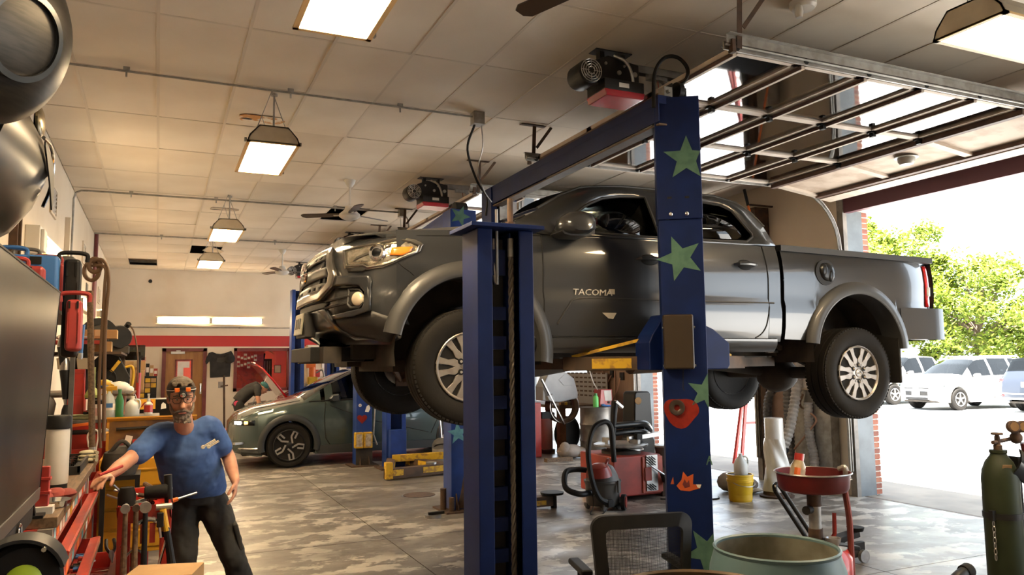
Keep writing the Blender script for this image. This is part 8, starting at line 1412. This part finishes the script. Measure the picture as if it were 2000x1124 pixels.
sep('latch', MB().bb((.07, -.225, .20), (.10, -.195, .33)).bb((-.20, -.10, .2), (-.18, -.07, .33)), M.greyplastic, VC, sm=0); B('inlet', MB().cyl((-.16, -.10, .22), (-.24, -.15, .22), .045, n=16), vg, VC)
B('hose', MB().tube(smoothpath([(-.24, -.15, .22), (-.40, -.2, .22), (-.52, -.1, .28), (-.44, .05, .42), (-.28, .1, .44), (-.12, .06, .42)]), .032, 10), M.black, VC); B('hose', MB().tube(smoothpath([(-.06, -.24, .10), (-.2, -.25, .18), (-.26, -.2, .40), (-.26, -.15, .68), (-.16, -.1, .90), (-.02, -.1, .97), (.06, -.1, .92), (.08, -.1, .75), (.11, -.08, .52)]), .030, 10), M.black, VC); B('floor_nozzle', MB().bb((-.10, -.28, .06), (-.02, -.2, .14)), M.black, VC, bev=.01, sm=0); B('power_cord', MB().tube(smoothpath([(-.25, -.2, .3), (-.24, -.2, .08), (-.3, -.24, .006), (-.15, -.26, .006), (-.05, -.22, .1)]), .006, 6), M.black, VC)
V2 = thing('shop_vacuum', 'small dirty white and grey shop vacuum among the yellow arms', 'vacuum', (4.2, 12.05, 0)); B('tank', MB().lathe([(0, .05), (.13, .05), (.145, .07), (.15, .28), (.155, .30), (0, .30)], n=30), mat('vac_white', (.42, .40, .36), .5, c2=(.26, .235, .2), scale=6), V2); B('motor_head', MB().lathe([(.155, .30), (.15, .36), (.12, .42), (.05, .46), (0, .465)], n=28), M.greyplastic, V2); B('carry_handle', MB().tube(smoothpath([(-.13, 0, .3), (-.12, -.1, .36), (.0, -.16, .38), (.12, -.1, .36), (.13, 0, .3)]), .012, 8), M.black, V2)
sep('wand', MB().tube([(.0, .0, .46), (-.04, .0, .9)], .018, 8).tube(smoothpath([(.02, 0, .45), (.1, 0, .6), (.17, 0, .78), (.15, 0, .95)]), .022, 8), M.alu, V2); B('hose', MB().tube(smoothpath([(-.14, -.05, .2), (-.3, -.1, .2), (-.42, -.1, .1), (-.4, .0, .04)]), .022, 8), M.black, V2)
for a in (45, 135, 225, 315): B('caster', MB().cyl((.13*math.cos(R(a)), .13*math.sin(R(a))-.015, .025), (.13*math.cos(R(a)), .13*math.sin(R(a))+.015, .025), .025, n=12).bb((.13*math.cos(R(a))-.02, .13*math.sin(R(a))-.02, .03), (.13*math.cos(R(a))+.02, .13*math.sin(R(a))+.02, .06)), M.black, V2)
t = thing('jack_pad', 'low lift arm end with round black pad on the floor', 'lift arm', (4.05, 8.05, 0)); B('arm_end', MB().bb((-.32, -.07, .03), (.06, .07, .14)), M.arm_brown, t, bev=.006, sm=0); B('pad_post', MB().cyl((.10, 0, .0), (.10, 0, .15), .035, n=14), M.black, t); B('pad_disc', MB().lathe([(0, .15), (.13, .15), (.135, .175), (0, .18)], (.08, 0, 0), n=24), M.black, t); B('yellow_paint', MB().bb((-.15, -.073, .05), (-.03, -.07, .10)), M.arm_yellow, t, sm=0)
# yellow bucket and jug, film roll, ladder
t = thing('yellow_bucket', 'yellow plastic bucket with dirty rim on the floor', 'bucket', (6.28, 7.4, 0)); B('bucket_wall', MB().lathe([(0, .0), (.125, 0), (.13, .01), (.148, .22), (.155, .225), (.155, .25), (.150, .255), (.150, .29), (.156, .295), (.156, .31), (.14, .31), (.135, .02), (0, .02)], n=36), mat('bucket_yellow', (.72, .46, .01), .4, c2=(.60, .36, .02), scale=5), t); B('bail', MB().tube(smoothpath([(-.15, 0, .24), (-.12, -.12, .2), (0, -.17, .18), (.12, -.12, .2), (.15, 0, .24)]), .004, 6), M.steel, t); B('bucket_lid', MB().lathe([(0, .29), (.14, .29), (.14, .30), (0, .3)], n=30), M.rust, t)
t = thing('white_jug', 'white gallon jug standing on the yellow bucket', 'jug', (6.30, 7.4, .30)); B('jug_body', MB().lathe([(0, 0), (.075, 0), (.08, .01), (.08, .12), (.06, .17), (.028, .21), (.022, .225)], n=24), M.jug_white, t); B('jug_handle', MB().tube(smoothpath([(.02, -.02, .215), (.06, -.04, .2), (.075, -.04, .14), (.06, -.04, .09)]), .012, 8), M.jug_white, t); B('jug_cap', MB().lathe([(.024, .22), (.024, .245), (0, .245)], n=14), M.whiteplastic, t)
FR = thing('film_roll', 'tall roll of white plastic film standing on a round base', 'film roll', (6.85, 7.42, 0)); fm_ = mat('film_white', (.68, .67, .63), .35, c2=(.60, .59, .55), scale=3, coat=.3)
B('roll_base', MB().lathe([(0, 0), (.20, 0), (.205, .02), (.16, .03), (.15, .07), (0, .07)], n=36), M.rust, FR); B('roll_core', MB().lathe([(0, .07), (.105, .07), (.11, .5), (.108, .93), (.10, .94), (.04, .94), (.035, .90), (0, .9)], n=32), fm_, FR)
q = MB(); rows = []
for i in range(25):
    z = .07+.62*i/24; rows.append([V(((.155-.04*i/24+.012*math.sin(5*a+z*16)+.01*math.sin(3*a-z*9))*math.cos(a)+.02*math.sin(z*5), (.155-.04*i/24+.012*math.sin(5*a+z*16))*math.sin(a), z)) for a in [2*pi*k/40 for k in range(41)]])
B('loose_film', q.grid(rows), fm_, FR, smooth=60)
t = thing('fabric_sacks', 'pale crumpled sheet on the floor behind the yellow bucket', 'sheet', (6.75, 7.9, 0)); B('sheet_fold', MB().ball((0, 0, .08), (.22, .14, .10), 14).ball((-.15, .1, .12), (.15, .12, .12), 12), M.sack, t); B('sheet_edge', MB().ball((-.05, -.14, .03), (.25, .08, .03), 12), M.paper, t)
t = thing('extension_leads', 'black power cords lying on the floor left of the bucket', 'cord', (5.8, 7.6, 0)); sep('cord', MB().tube(smoothpath([(-.3, .3, .008), (.0, .1, .008), (.25, .15, .008), (.4, .3, .008)]), .009, 6).tube(smoothpath([(-.3, .15, .008), (.05, .05, .008), (.3, .0, .008), (.4, .1, .008)]), .009, 6), M.black, t)
LD = thing('red_ladder', 'red steel tripod ladder standing in the open doorway', 'ladder', (8.45, 9.6, 0)); lr = mat('ladder_red', (.50, .04, .035), .4)
sep('ladder_rail', MB().bar((-.27, 0, 0), (.02, 0, 1.98), .035, .05).bar((.55, 0, .0), (.09, 0, 1.98), .035, .05).bar((.02, .5, 0), (.06, .05, 1.98), .045, .045), lr, LD, sm=0)
sep('ladder_rung', MB().bar((-.17, 0, .68), (.40, 0, .68), .03, .04).bar((-.08, 0, 1.22), (.28, 0, 1.22), .03, .04).bar((-.03, 0, 1.6), (.19, 0, 1.6), .03, .04), lr, LD, sm=0); B('ladder_cap', MB().bb((-.05, -.06, 1.96), (.17, .1, 2.0)), lr, LD, sm=0); B('tool_hook', MB().bb((-.0, -.05, 1.1), (.03, -.02, 1.3)), M.black, LD, sm=0)
# pier between the doors: pole, panels, exhaust hoses
t = thing('orange_pole', 'orange pole with black tip hanging on the pier wall', 'pole', (7.3, 7.9, 0)); B('pole_shaft', MB().cyl((.09, -.10, 2.0), (-.10, .2, 3.72), .016, n=8), M.orange, t); B('pole_hook', MB().bar((-.1, .22, 3.74), (.34, .22, 3.74), .03, .02), M.rust, t, sm=0); B('pole_tip', MB().cyl((-.10, .2, 3.72), (-.12, .24, 3.95), .02, n=8), M.black, t)
PT = thing('service_panel', 'grey metal cabinet on the pier wall behind the exhaust hoses', 'panel', (7.6, 7.65, 0)); B('panel_box', MB().bb((-.05, -.45, .05), (.08, .15, 1.25)), M.galv, PT, sm=0); B('bracket_box', MB().prism([(-.12, 1.28), (.08, 1.28), (.08, 1.75), (-.06, 1.7)], -.45, -.05, 'y'), M.whiteplastic, PT, bev=.01, sm=0); B('outlet_boxes', MB().bb((.05, .45, 1.35), (.1, .58, 1.6)), M.black, PT, sm=0); B('junction', MB().bb((.04, .62, 1.3), (.1, .74, 1.55)), M.greyplastic, PT, sm=0)
B('orange_cable', MB().tube(smoothpath([(-.1, -.2, 1.25), (-.12, -.35, 1.2), (-.12, -.5, 1.22)]), .012, 6), M.cord_brown, PT); B('air_line', MB().tube(smoothpath([(-.08, -.05, 1.2), (-.1, -.02, 1.05), (-.12, -.28, .92), (-.12, -.22, .8), (-.12, .1, .5)]), .013, 8), mat('hose_tan', (.36, .2, .13), .6), PT)
hg = mat('hose_grey', (.22, .21, .20), .6, c2=(.14, .13, .125), scale=12)
def flexhose(label, pts, r, m):
    P = smoothpath(pts, 5); L_ = sum((b-a).length for a, b in zip(P, P[1:])); n = int(L_/(r*.42)); out = []; acc = 0; k = 0; step = L_/n
    cum = [0]
    for a, b in zip(P, P[1:]): cum.append(cum[-1]+(b-a).length)
    for i in range(n+1):
        d = step*i
        while k < len(P)-2 and cum[k+1] < d: k += 1
        out.append(P[k].lerp(P[k+1], min(1, (d-cum[k])/(max(1e-6, cum[k+1]-cum[k])))))
    t = thing('exhaust_hose', label, 'hose', P[-1], 'exhaust hoses on the pier'); B('hose_wall', MB(t).tube(out, [r*(1+.10*(-1)**i) for i in range(len(out))], 14), m, t, smooth=20); B('hose_cuff', MB(t).tube([P[-1], P[-1]+(P[-1]-P[-2]).normalized()*.06], r*1.12, 16), M.black, t)
    return t
flexhose('left dark exhaust hose arching down beside the film roll', [(7.55, 8.02, 1.30), (7.46, 8.1, 1.22), (7.42, 8.14, 1.0), (7.43, 8.14, .5), (7.45, 8.12, .1)], .055, M.greyplastic); flexhose('middle dark exhaust hose hanging straight down', [(7.56, 7.90, 1.5), (7.55, 7.90, 1.0), (7.55, 7.90, .12)], .06, hg); flexhose('pale ribbed exhaust hose swinging towards the oil pan', [(7.5, 7.62, 1.62), (7.42, 7.62, 1.2), (7.30, 7.62, .8), (7.22, 7.66, .55)], .062, mat('hose_pale', (.46, .44, .41), .5, c2=(.36, .34, .31), scale=10)); flexhose('right pale exhaust hose hanging low by the panel', [(7.5, 7.5, 1.1), (7.5, 7.5, .7), (7.52, 7.46, .4), (7.5, 7.46, .08)], .055, M.hose_pale)
t = thing('hose_manifold', 'grey Y-shaped manifold holding the exhaust hoses', 'manifold', (7.57, 7.92, 1.5)); B('manifold_pipe', MB().cyl((0, 0, -.05), (0, 0, .8), .08, n=18), M.galv, t); B('manifold_branch', MB().tube([(0, 0, .1), (-.0, .08, -.05), (-.02, .10, -.18)], .065, 14), M.galv, t)
BPn = thing('plywood_board', 'brown plywood panel on the second pier with outlets and wires', 'panel', (7.66, 12.3, 0)); B('plywood', MB().bb((0, -.6, 0), (.035, .95, 2.3)), mat('ply', (.27, .17, .11), .75, c2=(.20, .125, .08), scale=4, stretch=(1, 1, .2)), BPn, sm=0); sep('outlet', MB().bb((-.03, -.30, 1.32), (0, -.18, 1.46)).bb((-.03, .05, 1.36), (0, .15, 1.5)), M.black, BPn, sm=0); B('wire', MB().tube(smoothpath([(-.03, -.2, 1.36), (-.06, -.15, 1.15), (-.08, 0, .95)]), .012, 6).tube(smoothpath([(-.03, .1, 1.4), (-.05, .25, 1.3), (-.05, .55, 1.75)]), .012, 6).tube([(-.02, -.0, 2.0), (-.02, .0, .9)], .012, 6), M.hose_tan, BPn)
PP2 = thing('pier_cladding', 'pinkish board on the pier behind the exhaust hoses', 'panel', (7.68, 8.1, 0)); B('board', MB().bb((0, -.1, 0), (.018, .42, 1.55)), mat('board_pink', (.42, .28, .22), .75, c2=(.34, .22, .17), scale=5), PP2, sm=0); B('board_trim', MB().bb((-.01, .40, 0), (.018, .46, 2.4)), M.rust, PP2, sm=0)
solo('door_motor_post', 'dark steel post bracket on the pier behind the truck cab', 'post', MB().bb((7.45, 8.25, 3.0), (7.69, 8.42, 3.75)).bb((7.55, 8.3, 0), (7.62, 8.4, 3.1)).bb((7.4, 8.2, 3.6), (7.5, 8.46, 3.72)), M.rust, sm=0)
# oil drain with pan, bottle
OD = thing('oil_drain', 'red oil drain stand with wide pan, hose and tank', 'oil drain', (3.95, 3.95, 0)); pr = mat('pan_red', (.12, .010, .010), .45, spec=.3, c2=(.085, .008, .008), scale=6)
px_, py_ = -.10, -.11; c0 = (px_, py_, 0)
B('pan', MB().lathe([(.04, .77), (.13, .785), (.2, .80), (.215, .82), (.225, .905), (.236, .91), (.236, .917), (.222, .917), (.21, .825), (.12, .80), (.0, .79)], c0, n=48), pr, OD); B('pan_rim', MB().tube([(px_+.232*math.cos(a), py_+.232*math.sin(a), .914) for a in [2*pi*k/48 for k in range(48)]], .006, 6, closed=True), M.steel, OD)
B('pan_neck', MB().cyl((px_, py_, .70), (px_, py_, .79), .045, n=18), M.rust, OD); B('column_tube', MB().cyl((px_, py_, .55), (px_, py_, .72), .038, n=18), M.galv, OD); B('lower_tube', MB().cyl((px_, py_, .25), (px_, py_, .56), .045, n=18), M.rust, OD); B('clamp_knob', MB().cyl((px_-.04, py_, .68), (px_-.09, py_-.02, .68), .028, n=12), M.black, OD); B('valve_body', MB().cyl((px_, py_, .48), (px_+.11, py_-.03, .47), .022, n=12), M.rust, OD); B('valve_handle', MB().tube([(px_+.09, py_-.03, .47), (px_+.125, py_-.035, .52), (px_+.13, py_-.035, .65)], [.012, .014, .013], 10), M.red, OD)
B('filler_cup', MB().lathe([(.03, 0), (.045, .02), (.05, .05), (.042, .05), (.03, .01)], (px_+.06, py_-.08, .46), n=20), M.steel, OD); B('tray', MB().box((px_+.2, py_, .43), (.24, .10, .03), (0, 8, -10)), M.black, OD, bev=.008, sm=0)
B('tank', MB().lathe([(0, .06), (.17, .06), (.18, .08), (.18, .38), (.15, .43), (.05, .45), (0, .45)], (-.02, -.08, 0), n=36), M.red, OD); B('tank_top', MB().lathe([(.152, .432), (.05, .456), (0, .458)], (-.02, -.08, 0), n=30), M.galv, OD); sep('caster', MB().cyl((.13, -.16, .03), (.13, -.13, .03), .03, n=12).cyl((-.16, -.16, .03), (-.16, -.13, .03), .03, n=12).cyl((0, .08, .03), (0, .11, .03), .03, n=12), M.black, OD)
B('drain_hose', MB().tube(smoothpath([(.085, -.19, .80), (.10, -.20, .6), (.10, -.2, .35), (.10, -.2, .08)]), .020, 10), mat('hose_red', (.20, .035, .025), .55), OD); B('hose_hook', MB().tube(smoothpath([(.075, -.16, .925), (.085, -.20, .935), (.09, -.20, .85), (.088, -.195, .80)]), .018, 10), M.galv, OD); B('hook_clip', MB().tube([(.06, -.19, .85), (.13, -.21, .86), (.12, -.19, .905)], .004, 6), M.steel, OD)
t = thing('fluid_bottle', 'amber fluid bottle with red cap draining upside in the pan', 'bottle', (3.72, 3.86, .815)); t.rotation_euler = (0, R(12), 0); B('bottle_body', MB().lathe([(0, 0), (.042, 0), (.046, .01), (.046, .14), (.03, .175), (.026, .18)], n=24), mat('bottle_amber', (.36, .28, .17), .25, alpha=.9), t); B('bottle_cap', MB().lathe([(.03, .178), (.03, .222), (0, .224)], n=20), M.red, t); B('paper_label', MB().lathe([(.0468, .02), (.0468, .125)], n=24), mat('label_cream', (.50, .42, .32), .6, c2=(.42, .34, .25), scale=30), t); B('label_band', MB().prism([(-.047, .01), (-.02, .01), (-.02, .13), (-.047, .13)], -.046, -.02, 'y'), M.orange, t, sm=0)
# floor jack
FJ = thing('floor_jack', 'black floor jack with loop handle behind the blue drum', 'floor jack', (4.85, 4.85, 0)); B('jack_frame', MB().bb((-.16, -.12, .04), (.42, -.08, .16)).bb((-.16, .08, .04), (.42, .12, .16)).bb((-.1, -.1, .05), (.1, .1, .12)), M.black, FJ, bev=.008, sm=0); sep('handle_rail', MB().tube([(-.12, -.055, .2), (-.36, .03, .60)], .017, 10).tube([(-.05, -.055, .2), (-.27, .07, .62)], .017, 10), M.black, FJ); B('handle_grip', MB().tube(smoothpath([(-.36, .03, .60), (-.35, .045, .635), (-.30, .06, .645), (-.27, .07, .62)]), .019, 10), M.black_gloss, FJ); B('handle_yoke', MB().box((-.08, -.03, .19), (.18, .10, .07), (0, -10, 20)), M.steel, FJ, bev=.01, sm=0); B('lift_arm', MB().bar((.0, 0, .14), (.45, 0, .2), .1, .05), M.black, FJ, bev=.008, sm=0); B('saddle', MB().lathe([(0, .22), (.06, .22), (.07, .25), (0, .25)], (.45, 0, 0), n=20), M.rubber, FJ); sep('jack_wheel', MB().cyl((-.12, -.15, .045), (-.12, -.12, .045), .045, n=16).cyl((.38, -.15, .05), (.38, -.12, .05), .05, n=16).cyl((-.12, .12, .045), (-.12, .15, .045), .045, n=16).cyl((.38, .12, .05), (.38, .15, .05), .05, n=16), M.steel, FJ)
# foreground: blue drum, rusty drum, chair, gas cylinder, black pipe
t = thing('blue_drum', 'open pale blue plastic drum with rusty inside, in the foreground', 'drum', (2.63, 2.87, 0)); pts = [(0, .0), (.29, 0), (.30, .02), (.315, .25), (.315, .55), (.30, .68), (.278, .752), (.284, .766), (.276, .772), (.268, .765), (.268, .755), (.29, .66), (.302, .5), (.3, .03), (0, .03)]
B('drum_shell', MB().lathe(pts[:11], n=64, caps=False), mat('drum_blue', (.10, .175, .20), .5, c2=(.08, .145, .165), scale=4, bump=.05, c3=(.12, .19, .20)), t); B('drum_lining', MB().lathe(pts[10:], n=64, caps=False), mat('drum_inside', (.30, .29, .23), .6, c2=(.17, .155, .115), scale=5), t)
t = thing('rusty_drum', 'brown steel drum rim at the bottom edge in front of the chair', 'drum', (1.575, 2.06, 0)); B('drum_wall', MB().lathe([(0, 0), (.285, 0), (.285, .88), (.292, .885), (.292, .897), (.284, .90), (.276, .893), (.275, .02), (0, .02)], n=56), mat('drum_rust', (.14, .085, .04), .5, .3, c2=(.06, .04, .022), scale=6), t); B('drum_content', MB().lathe([(0, .70), (.27, .70)], n=40), M.dirt, t)
CH_ = thing('office_chair', 'black mesh-back office chair seen from behind in the foreground', 'chair', (2.13, 3.22, 0)); CH_.rotation_euler = (0, 0, R(-14)); ch = M.blackplastic
def rr_rect(w0, w1, z0, z1, r, n=6):
    out = []
    for cx, cz, a0, w_ in ((w1/2-r, z1-r, 0, 1), (-w1/2+r, z1-r, 90, 1), (-w0/2+r, z0+r, 180, 1), (w0/2-r, z0+r, 270, 1)): out += [(cx+r*math.cos(R(a0+90*k/n)), cz+r*math.sin(R(a0+90*k/n))) for k in range(n+1)]
    return out
oc, ic = rr_rect(.44, .50, .42, .905, .06), rr_rect(.34, .385, .49, .845, .03)
q = MB(); ring_ = []
for o_, i_ in zip(oc, ic):
    bow = lambda p: .05*(1-(p[0]/.25)**2)
    ring_.append([V((o_[0], -bow(o_)-.012, o_[1])), V((o_[0], -bow(o_)+.018, o_[1])), V((i_[0], -bow(i_)+.012, i_[1])), V((i_[0], -bow(i_)-.02, i_[1]))])
ring_.append(ring_[0]); B('back_frame', q.loft(ring_, closed=True, caps=False), M.black, CH_, smooth=50)
meshm = bpy.data.materials.new('mesh_fabric'); meshm.use_nodes = True; nt = meshm.node_tree; b = nt.nodes['Principled BSDF']; b.inputs['Base Color'].default_value = (.015, .015, .016, 1); b.inputs['Roughness'].default_value = .8
tc = nt.nodes.new('ShaderNodeTexCoord'); v_ = []
for dirn in ('X', 'Z'):
    wv = nt.nodes.new('ShaderNodeTexWave'); wv.bands_direction = dirn; wv.inputs['Scale'].default_value = 55; nt.links.new(tc.outputs['Object'], wv.inputs['Vector']); v_.append(wv)
mx = nt.nodes.new('ShaderNodeMath'); mx.operation = 'MAXIMUM'; nt.links.new(v_[0].outputs['Fac'], mx.inputs[0]); nt.links.new(v_[1].outputs['Fac'], mx.inputs[1]); gt = nt.nodes.new('ShaderNodeMath'); gt.operation = 'GREATER_THAN'; gt.inputs[1].default_value = .62; nt.links.new(mx.outputs[0], gt.inputs[0]); nt.links.new(gt.outputs[0], b.inputs['Alpha'])
B('mesh_back', MB().grid([[V((x*w_/2, -.05*(1-(x*w_/.5)**2)+.0, z)) for x in [-1+.2*k for k in range(11)]] for z, w_ in ((.48, .345), (.6, .362), (.72, .375), (.85, .39))]), meshm, CH_, smooth=60, recalc=False)
B('lumbar_bar', MB().tube(smoothpath([(-.18, -.055, .53), (0, -.085, .52), (.18, -.055, .53)]), .02, 8), M.black, CH_); B('back_spine', MB().bar((0, -.08, .50), (0, .0, .38), .09, .03), M.black, CH_, bev=.008, sm=0)
B('seat', MB().loft([[V((.25*f*math.cos(a) if abs(math.cos(a)) < .9 else .25*f*math.copysign(.93, math.cos(a)), .27+.25*f*math.sin(a), z)) for a in [2*pi*k/28 for k in range(28)]] for z, f in ((.38, .85), (.40, 1), (.44, 1.02), (.46, .93))]), M.black_cloth, CH_, smooth=50); B('gas_lift', MB().cyl((0, .25, .09), (0, .25, .39), .028, n=14), M.black, CH_)
for k in range(5):
    a = R(72*k+18); B('base_leg', MB().bar((.03*math.cos(a), .25+.03*math.sin(a), .11), (.29*math.cos(a), .25+.29*math.sin(a), .075), .045, .03), M.black, CH_, bev=.006, sm=0); B('caster', MB().cyl((.29*math.cos(a)-.02, .25+.29*math.sin(a), .03), (.29*math.cos(a)+.02, .25+.29*math.sin(a), .03), .03, n=14), M.black, CH_)
for s in (-1, 1): B('armrest', MB().bar((s*.25, .08, .62), (s*.25, .34, .62), .06, .03), M.black, CH_, bev=.01, sm=0); B('arm_post', MB().bar((s*.25, .2, .62), (s*.24, .24, .40), .035, .03), M.black, CH_, sm=0)
GC = thing('gas_cylinder', 'dark green gas cylinder with gauges at the right edge', 'gas cylinder', (5.275, 3.57, 0)); gcm = mat('cylinder_green', (.022, .032, .014), .55, spec=.25, c2=(.017, .025, .011), scale=4, c3=(.026, .028, .014))
B('cylinder', MB().lathe([(0, .02), (.10, .02), (.115, .05), (.115, .80), (.108, .86), (.085, .92), (.055, .96), (.05, .975), (.055, .98), (.055, 1.0), (0, 1.0)], n=40), gcm, GC); B('valve', MB().tube([(0, 0, 1.0), (0, 0, 1.03), (0, 0, 1.035), (0, 0, 1.09), (0, 0, 1.10)], [.028, .028, .02, .018, .012], 12).cyl((-.05, 0, 1.05), (.07, 0, 1.06), .014, n=10), M.rust, GC); B('hand_wheel', MB().lathe([(.0, 1.10), (.035, 1.10), (.04, 1.108), (.035, 1.116), (0, 1.116)], n=18), M.rust, GC); B('neck_label', MB().box((-.045, -.085, .895), (.06, .004, .028), (22, 0, -28)), M.cardboard, GC, sm=0)
rg = B('regulator', MB().ball((.155, -.03, 1.075), (.045, .04, .042), 16).cyl((.07, -.0, 1.06), (.13, -.02, 1.07), .014, n=10), M.rust, GC)
for x, z in ((.105, 1.155), (.205, 1.15)): gq = B('gauge', MB().lathe([(0, .015), (.035, .015), (.042, .01), (.042, -.02), (0, -.022)], (x, -.05, z), (-.45, -.9, .1), 24), M.rust, GC); B('gauge_stem', MB().cyl((x, -.03, z-.03), (.155, -.03, 1.09), .010, n=8), M.rust, gq); B('gauge_face', MB().lathe([(0, .017), (.03, .017)], (x, -.05, z), (-.45, -.9, .1), 20), M.cardboard, gq)
B('strap', MB().lathe([(.116, .545), (.121, .545), (.121, .585), (.116, .585)], n=40, closed=True), M.black, GC); B('strap_hook', MB().bb((-.145, -.03, .54), (-.11, .0, .605)), M.black, GC, sm=0)
cq = MB()
for k in range(7):
    z = .515-.036*k; a = (k % 2)*pi/2; cq.tube([(-.128+.009*math.cos(u)*math.cos(a), -.02+.009*math.cos(u)*math.sin(a), z+.022*math.sin(u)) for u in [2*pi*j/12 for j in range(12)]], .0032, 5, closed=True)
sep('chain_link', cq, M.steel, GC); B('gas_hose', MB().tube(smoothpath([(.19, -.05, 1.04), (.23, -.05, .9), (.2, -.11, .7), (.16, -.13, .45), (.2, -.1, .3)]), .018, 8), M.maroon, GC); B('cart_back', MB().bb((.11, -.06, .02), (.14, .12, .95)), M.black, GC, sm=0)
t = thing('welding_mask', 'black welding visor hung on the gas cylinder shoulder', 'visor', (5.38, 3.46, .86)); B('visor_shell', MB().loft([[V((x, -.05*math.cos(g*1.2)+.02, z+g*.0)) + V((g*.09*.5, 0, g*.08)) for g in (-1, -.5, 0, .5, 1)]+[V((x, -.05*math.cos(g*1.2)+.032, z))+V((g*.09*.5, 0, g*.08)) for g in (1, .5, 0, -.5, -1)] for x, z in ((-.08, .07), (0, .02), (.10, -.05))]), M.black_gloss, t, smooth=50); B('visor_window', MB().box((.0, -.045, .05), (.14, .006, .03), (0, 33, 0)), M.chrome, t, sm=0)
t = thing('black_pipe', 'black pipe end with red clamp at the bottom right edge', 'pipe', (4.25, 3.16, 0)); B('pipe_tube', MB().tube(smoothpath([(-.13, -.02, .33), (-.02, -.01, .375), (.06, 0, .395)]), .034, 14), M.black, t); B('pipe_cap', MB().tube([(.04, 0, .39), (.08, .0, .397), (.095, .0, .399)], [.042, .045, .038], 16), M.rubber, t); B('red_clamp', MB().bb((-.20, -.05, .30), (-.13, .03, .365)), M.red_worn, t, bev=.01, sm=0); B('pipe_stand', MB().cyl((-.13, 0, 0), (-.12, 0, .34), .02, n=10).bb((-.25, -.12, 0), (0, .12, .02)), M.black, t)
# grit and manhole on the floor
t = thing('floor_drain', 'round iron floor drain cover left of the blue column', 'drain', (3.05, 9.6, 0)); B('cover', MB().lathe([(0, .006), (.2, .006), (.2, .0)], n=36), M.rust, t); B('cover_ring', MB().lathe([(.2, .0), (.215, .004), (.23, 0)], n=36), M.steel, t)
t = thing('jack_tool', 'small steel jack stand top lying by the rusty column base', 'jack stand', (2.74, 8.15, 0)); B('stand_ring', MB().lathe([(.05, 0), (.09, 0), (.09, .03), (.05, .03)], n=20, closed=True), M.steel, t); B('stand_bar', MB().bar((-.05, 0, .04), (.12, -.03, .05), .05, .03), M.black, t, sm=0)
t = thing('red_jack', 'red floor jack with upright handle by the back wall', 'floor jack', (1.45, 19.3, 0)); B('jack_frame', MB().bb((-.14, -.2, .03), (.14, .3, .22)), M.red, t, bev=.02, sm=0); B('jack_handle', MB().cyl((0, .0, .2), (-.03, .05, 1.45), .025, n=10), M.rust, t); B('handle_grip', MB().bar((-.1, .05, 1.2), (.06, .05, 1.22), .03, .03), M.rust, t)
t = thing('parts_washer', 'grey drum with yellow top between the far lift columns', 'dispenser', (2.95, 16.6, 0)); B('drum_wall', MB().lathe([(0, 0), (.2, 0), (.2, 1.22), (.15, 1.26), (0, 1.26)], n=24), M.greyplastic, t); B('pump_head', MB().bb((-.1, -.1, 1.26), (.1, .1, 1.42)), M.yellow, t, bev=.02, sm=0); B('pump_body', MB().cyl((0, 0, 1.42), (0, 0, 1.62), .07, n=14).bb((-.12, -.05, 1.6), (.06, .05, 1.78)), M.orange, t); B('pump_hose', MB().tube(smoothpath([(.08, 0, 1.5), (.2, -.05, 1.55), (.24, -.05, 1.3), (.15, -.05, 1.15)]), .02, 8), M.galv, t)
t = thing('wall_shelf', 'white shelving with boxes on the back wall beyond the lifts', 'shelf', (4.6, 20.9, 0)); B('shelf_frame', MB().bb((-1.0, 0, 0), (1.2, .3, 2.2)), M.white_paint, t, sm=0)
for k in range(8): B('shelf_box', MB().bb((-.9+.25*k, -.06, 1.3+.3*(k % 2)), (-.7+.25*k, 0, 1.55+.3*(k % 2))), M[('red', 'paper', 'yellow', 'black')[k % 4]], t, sm=0)
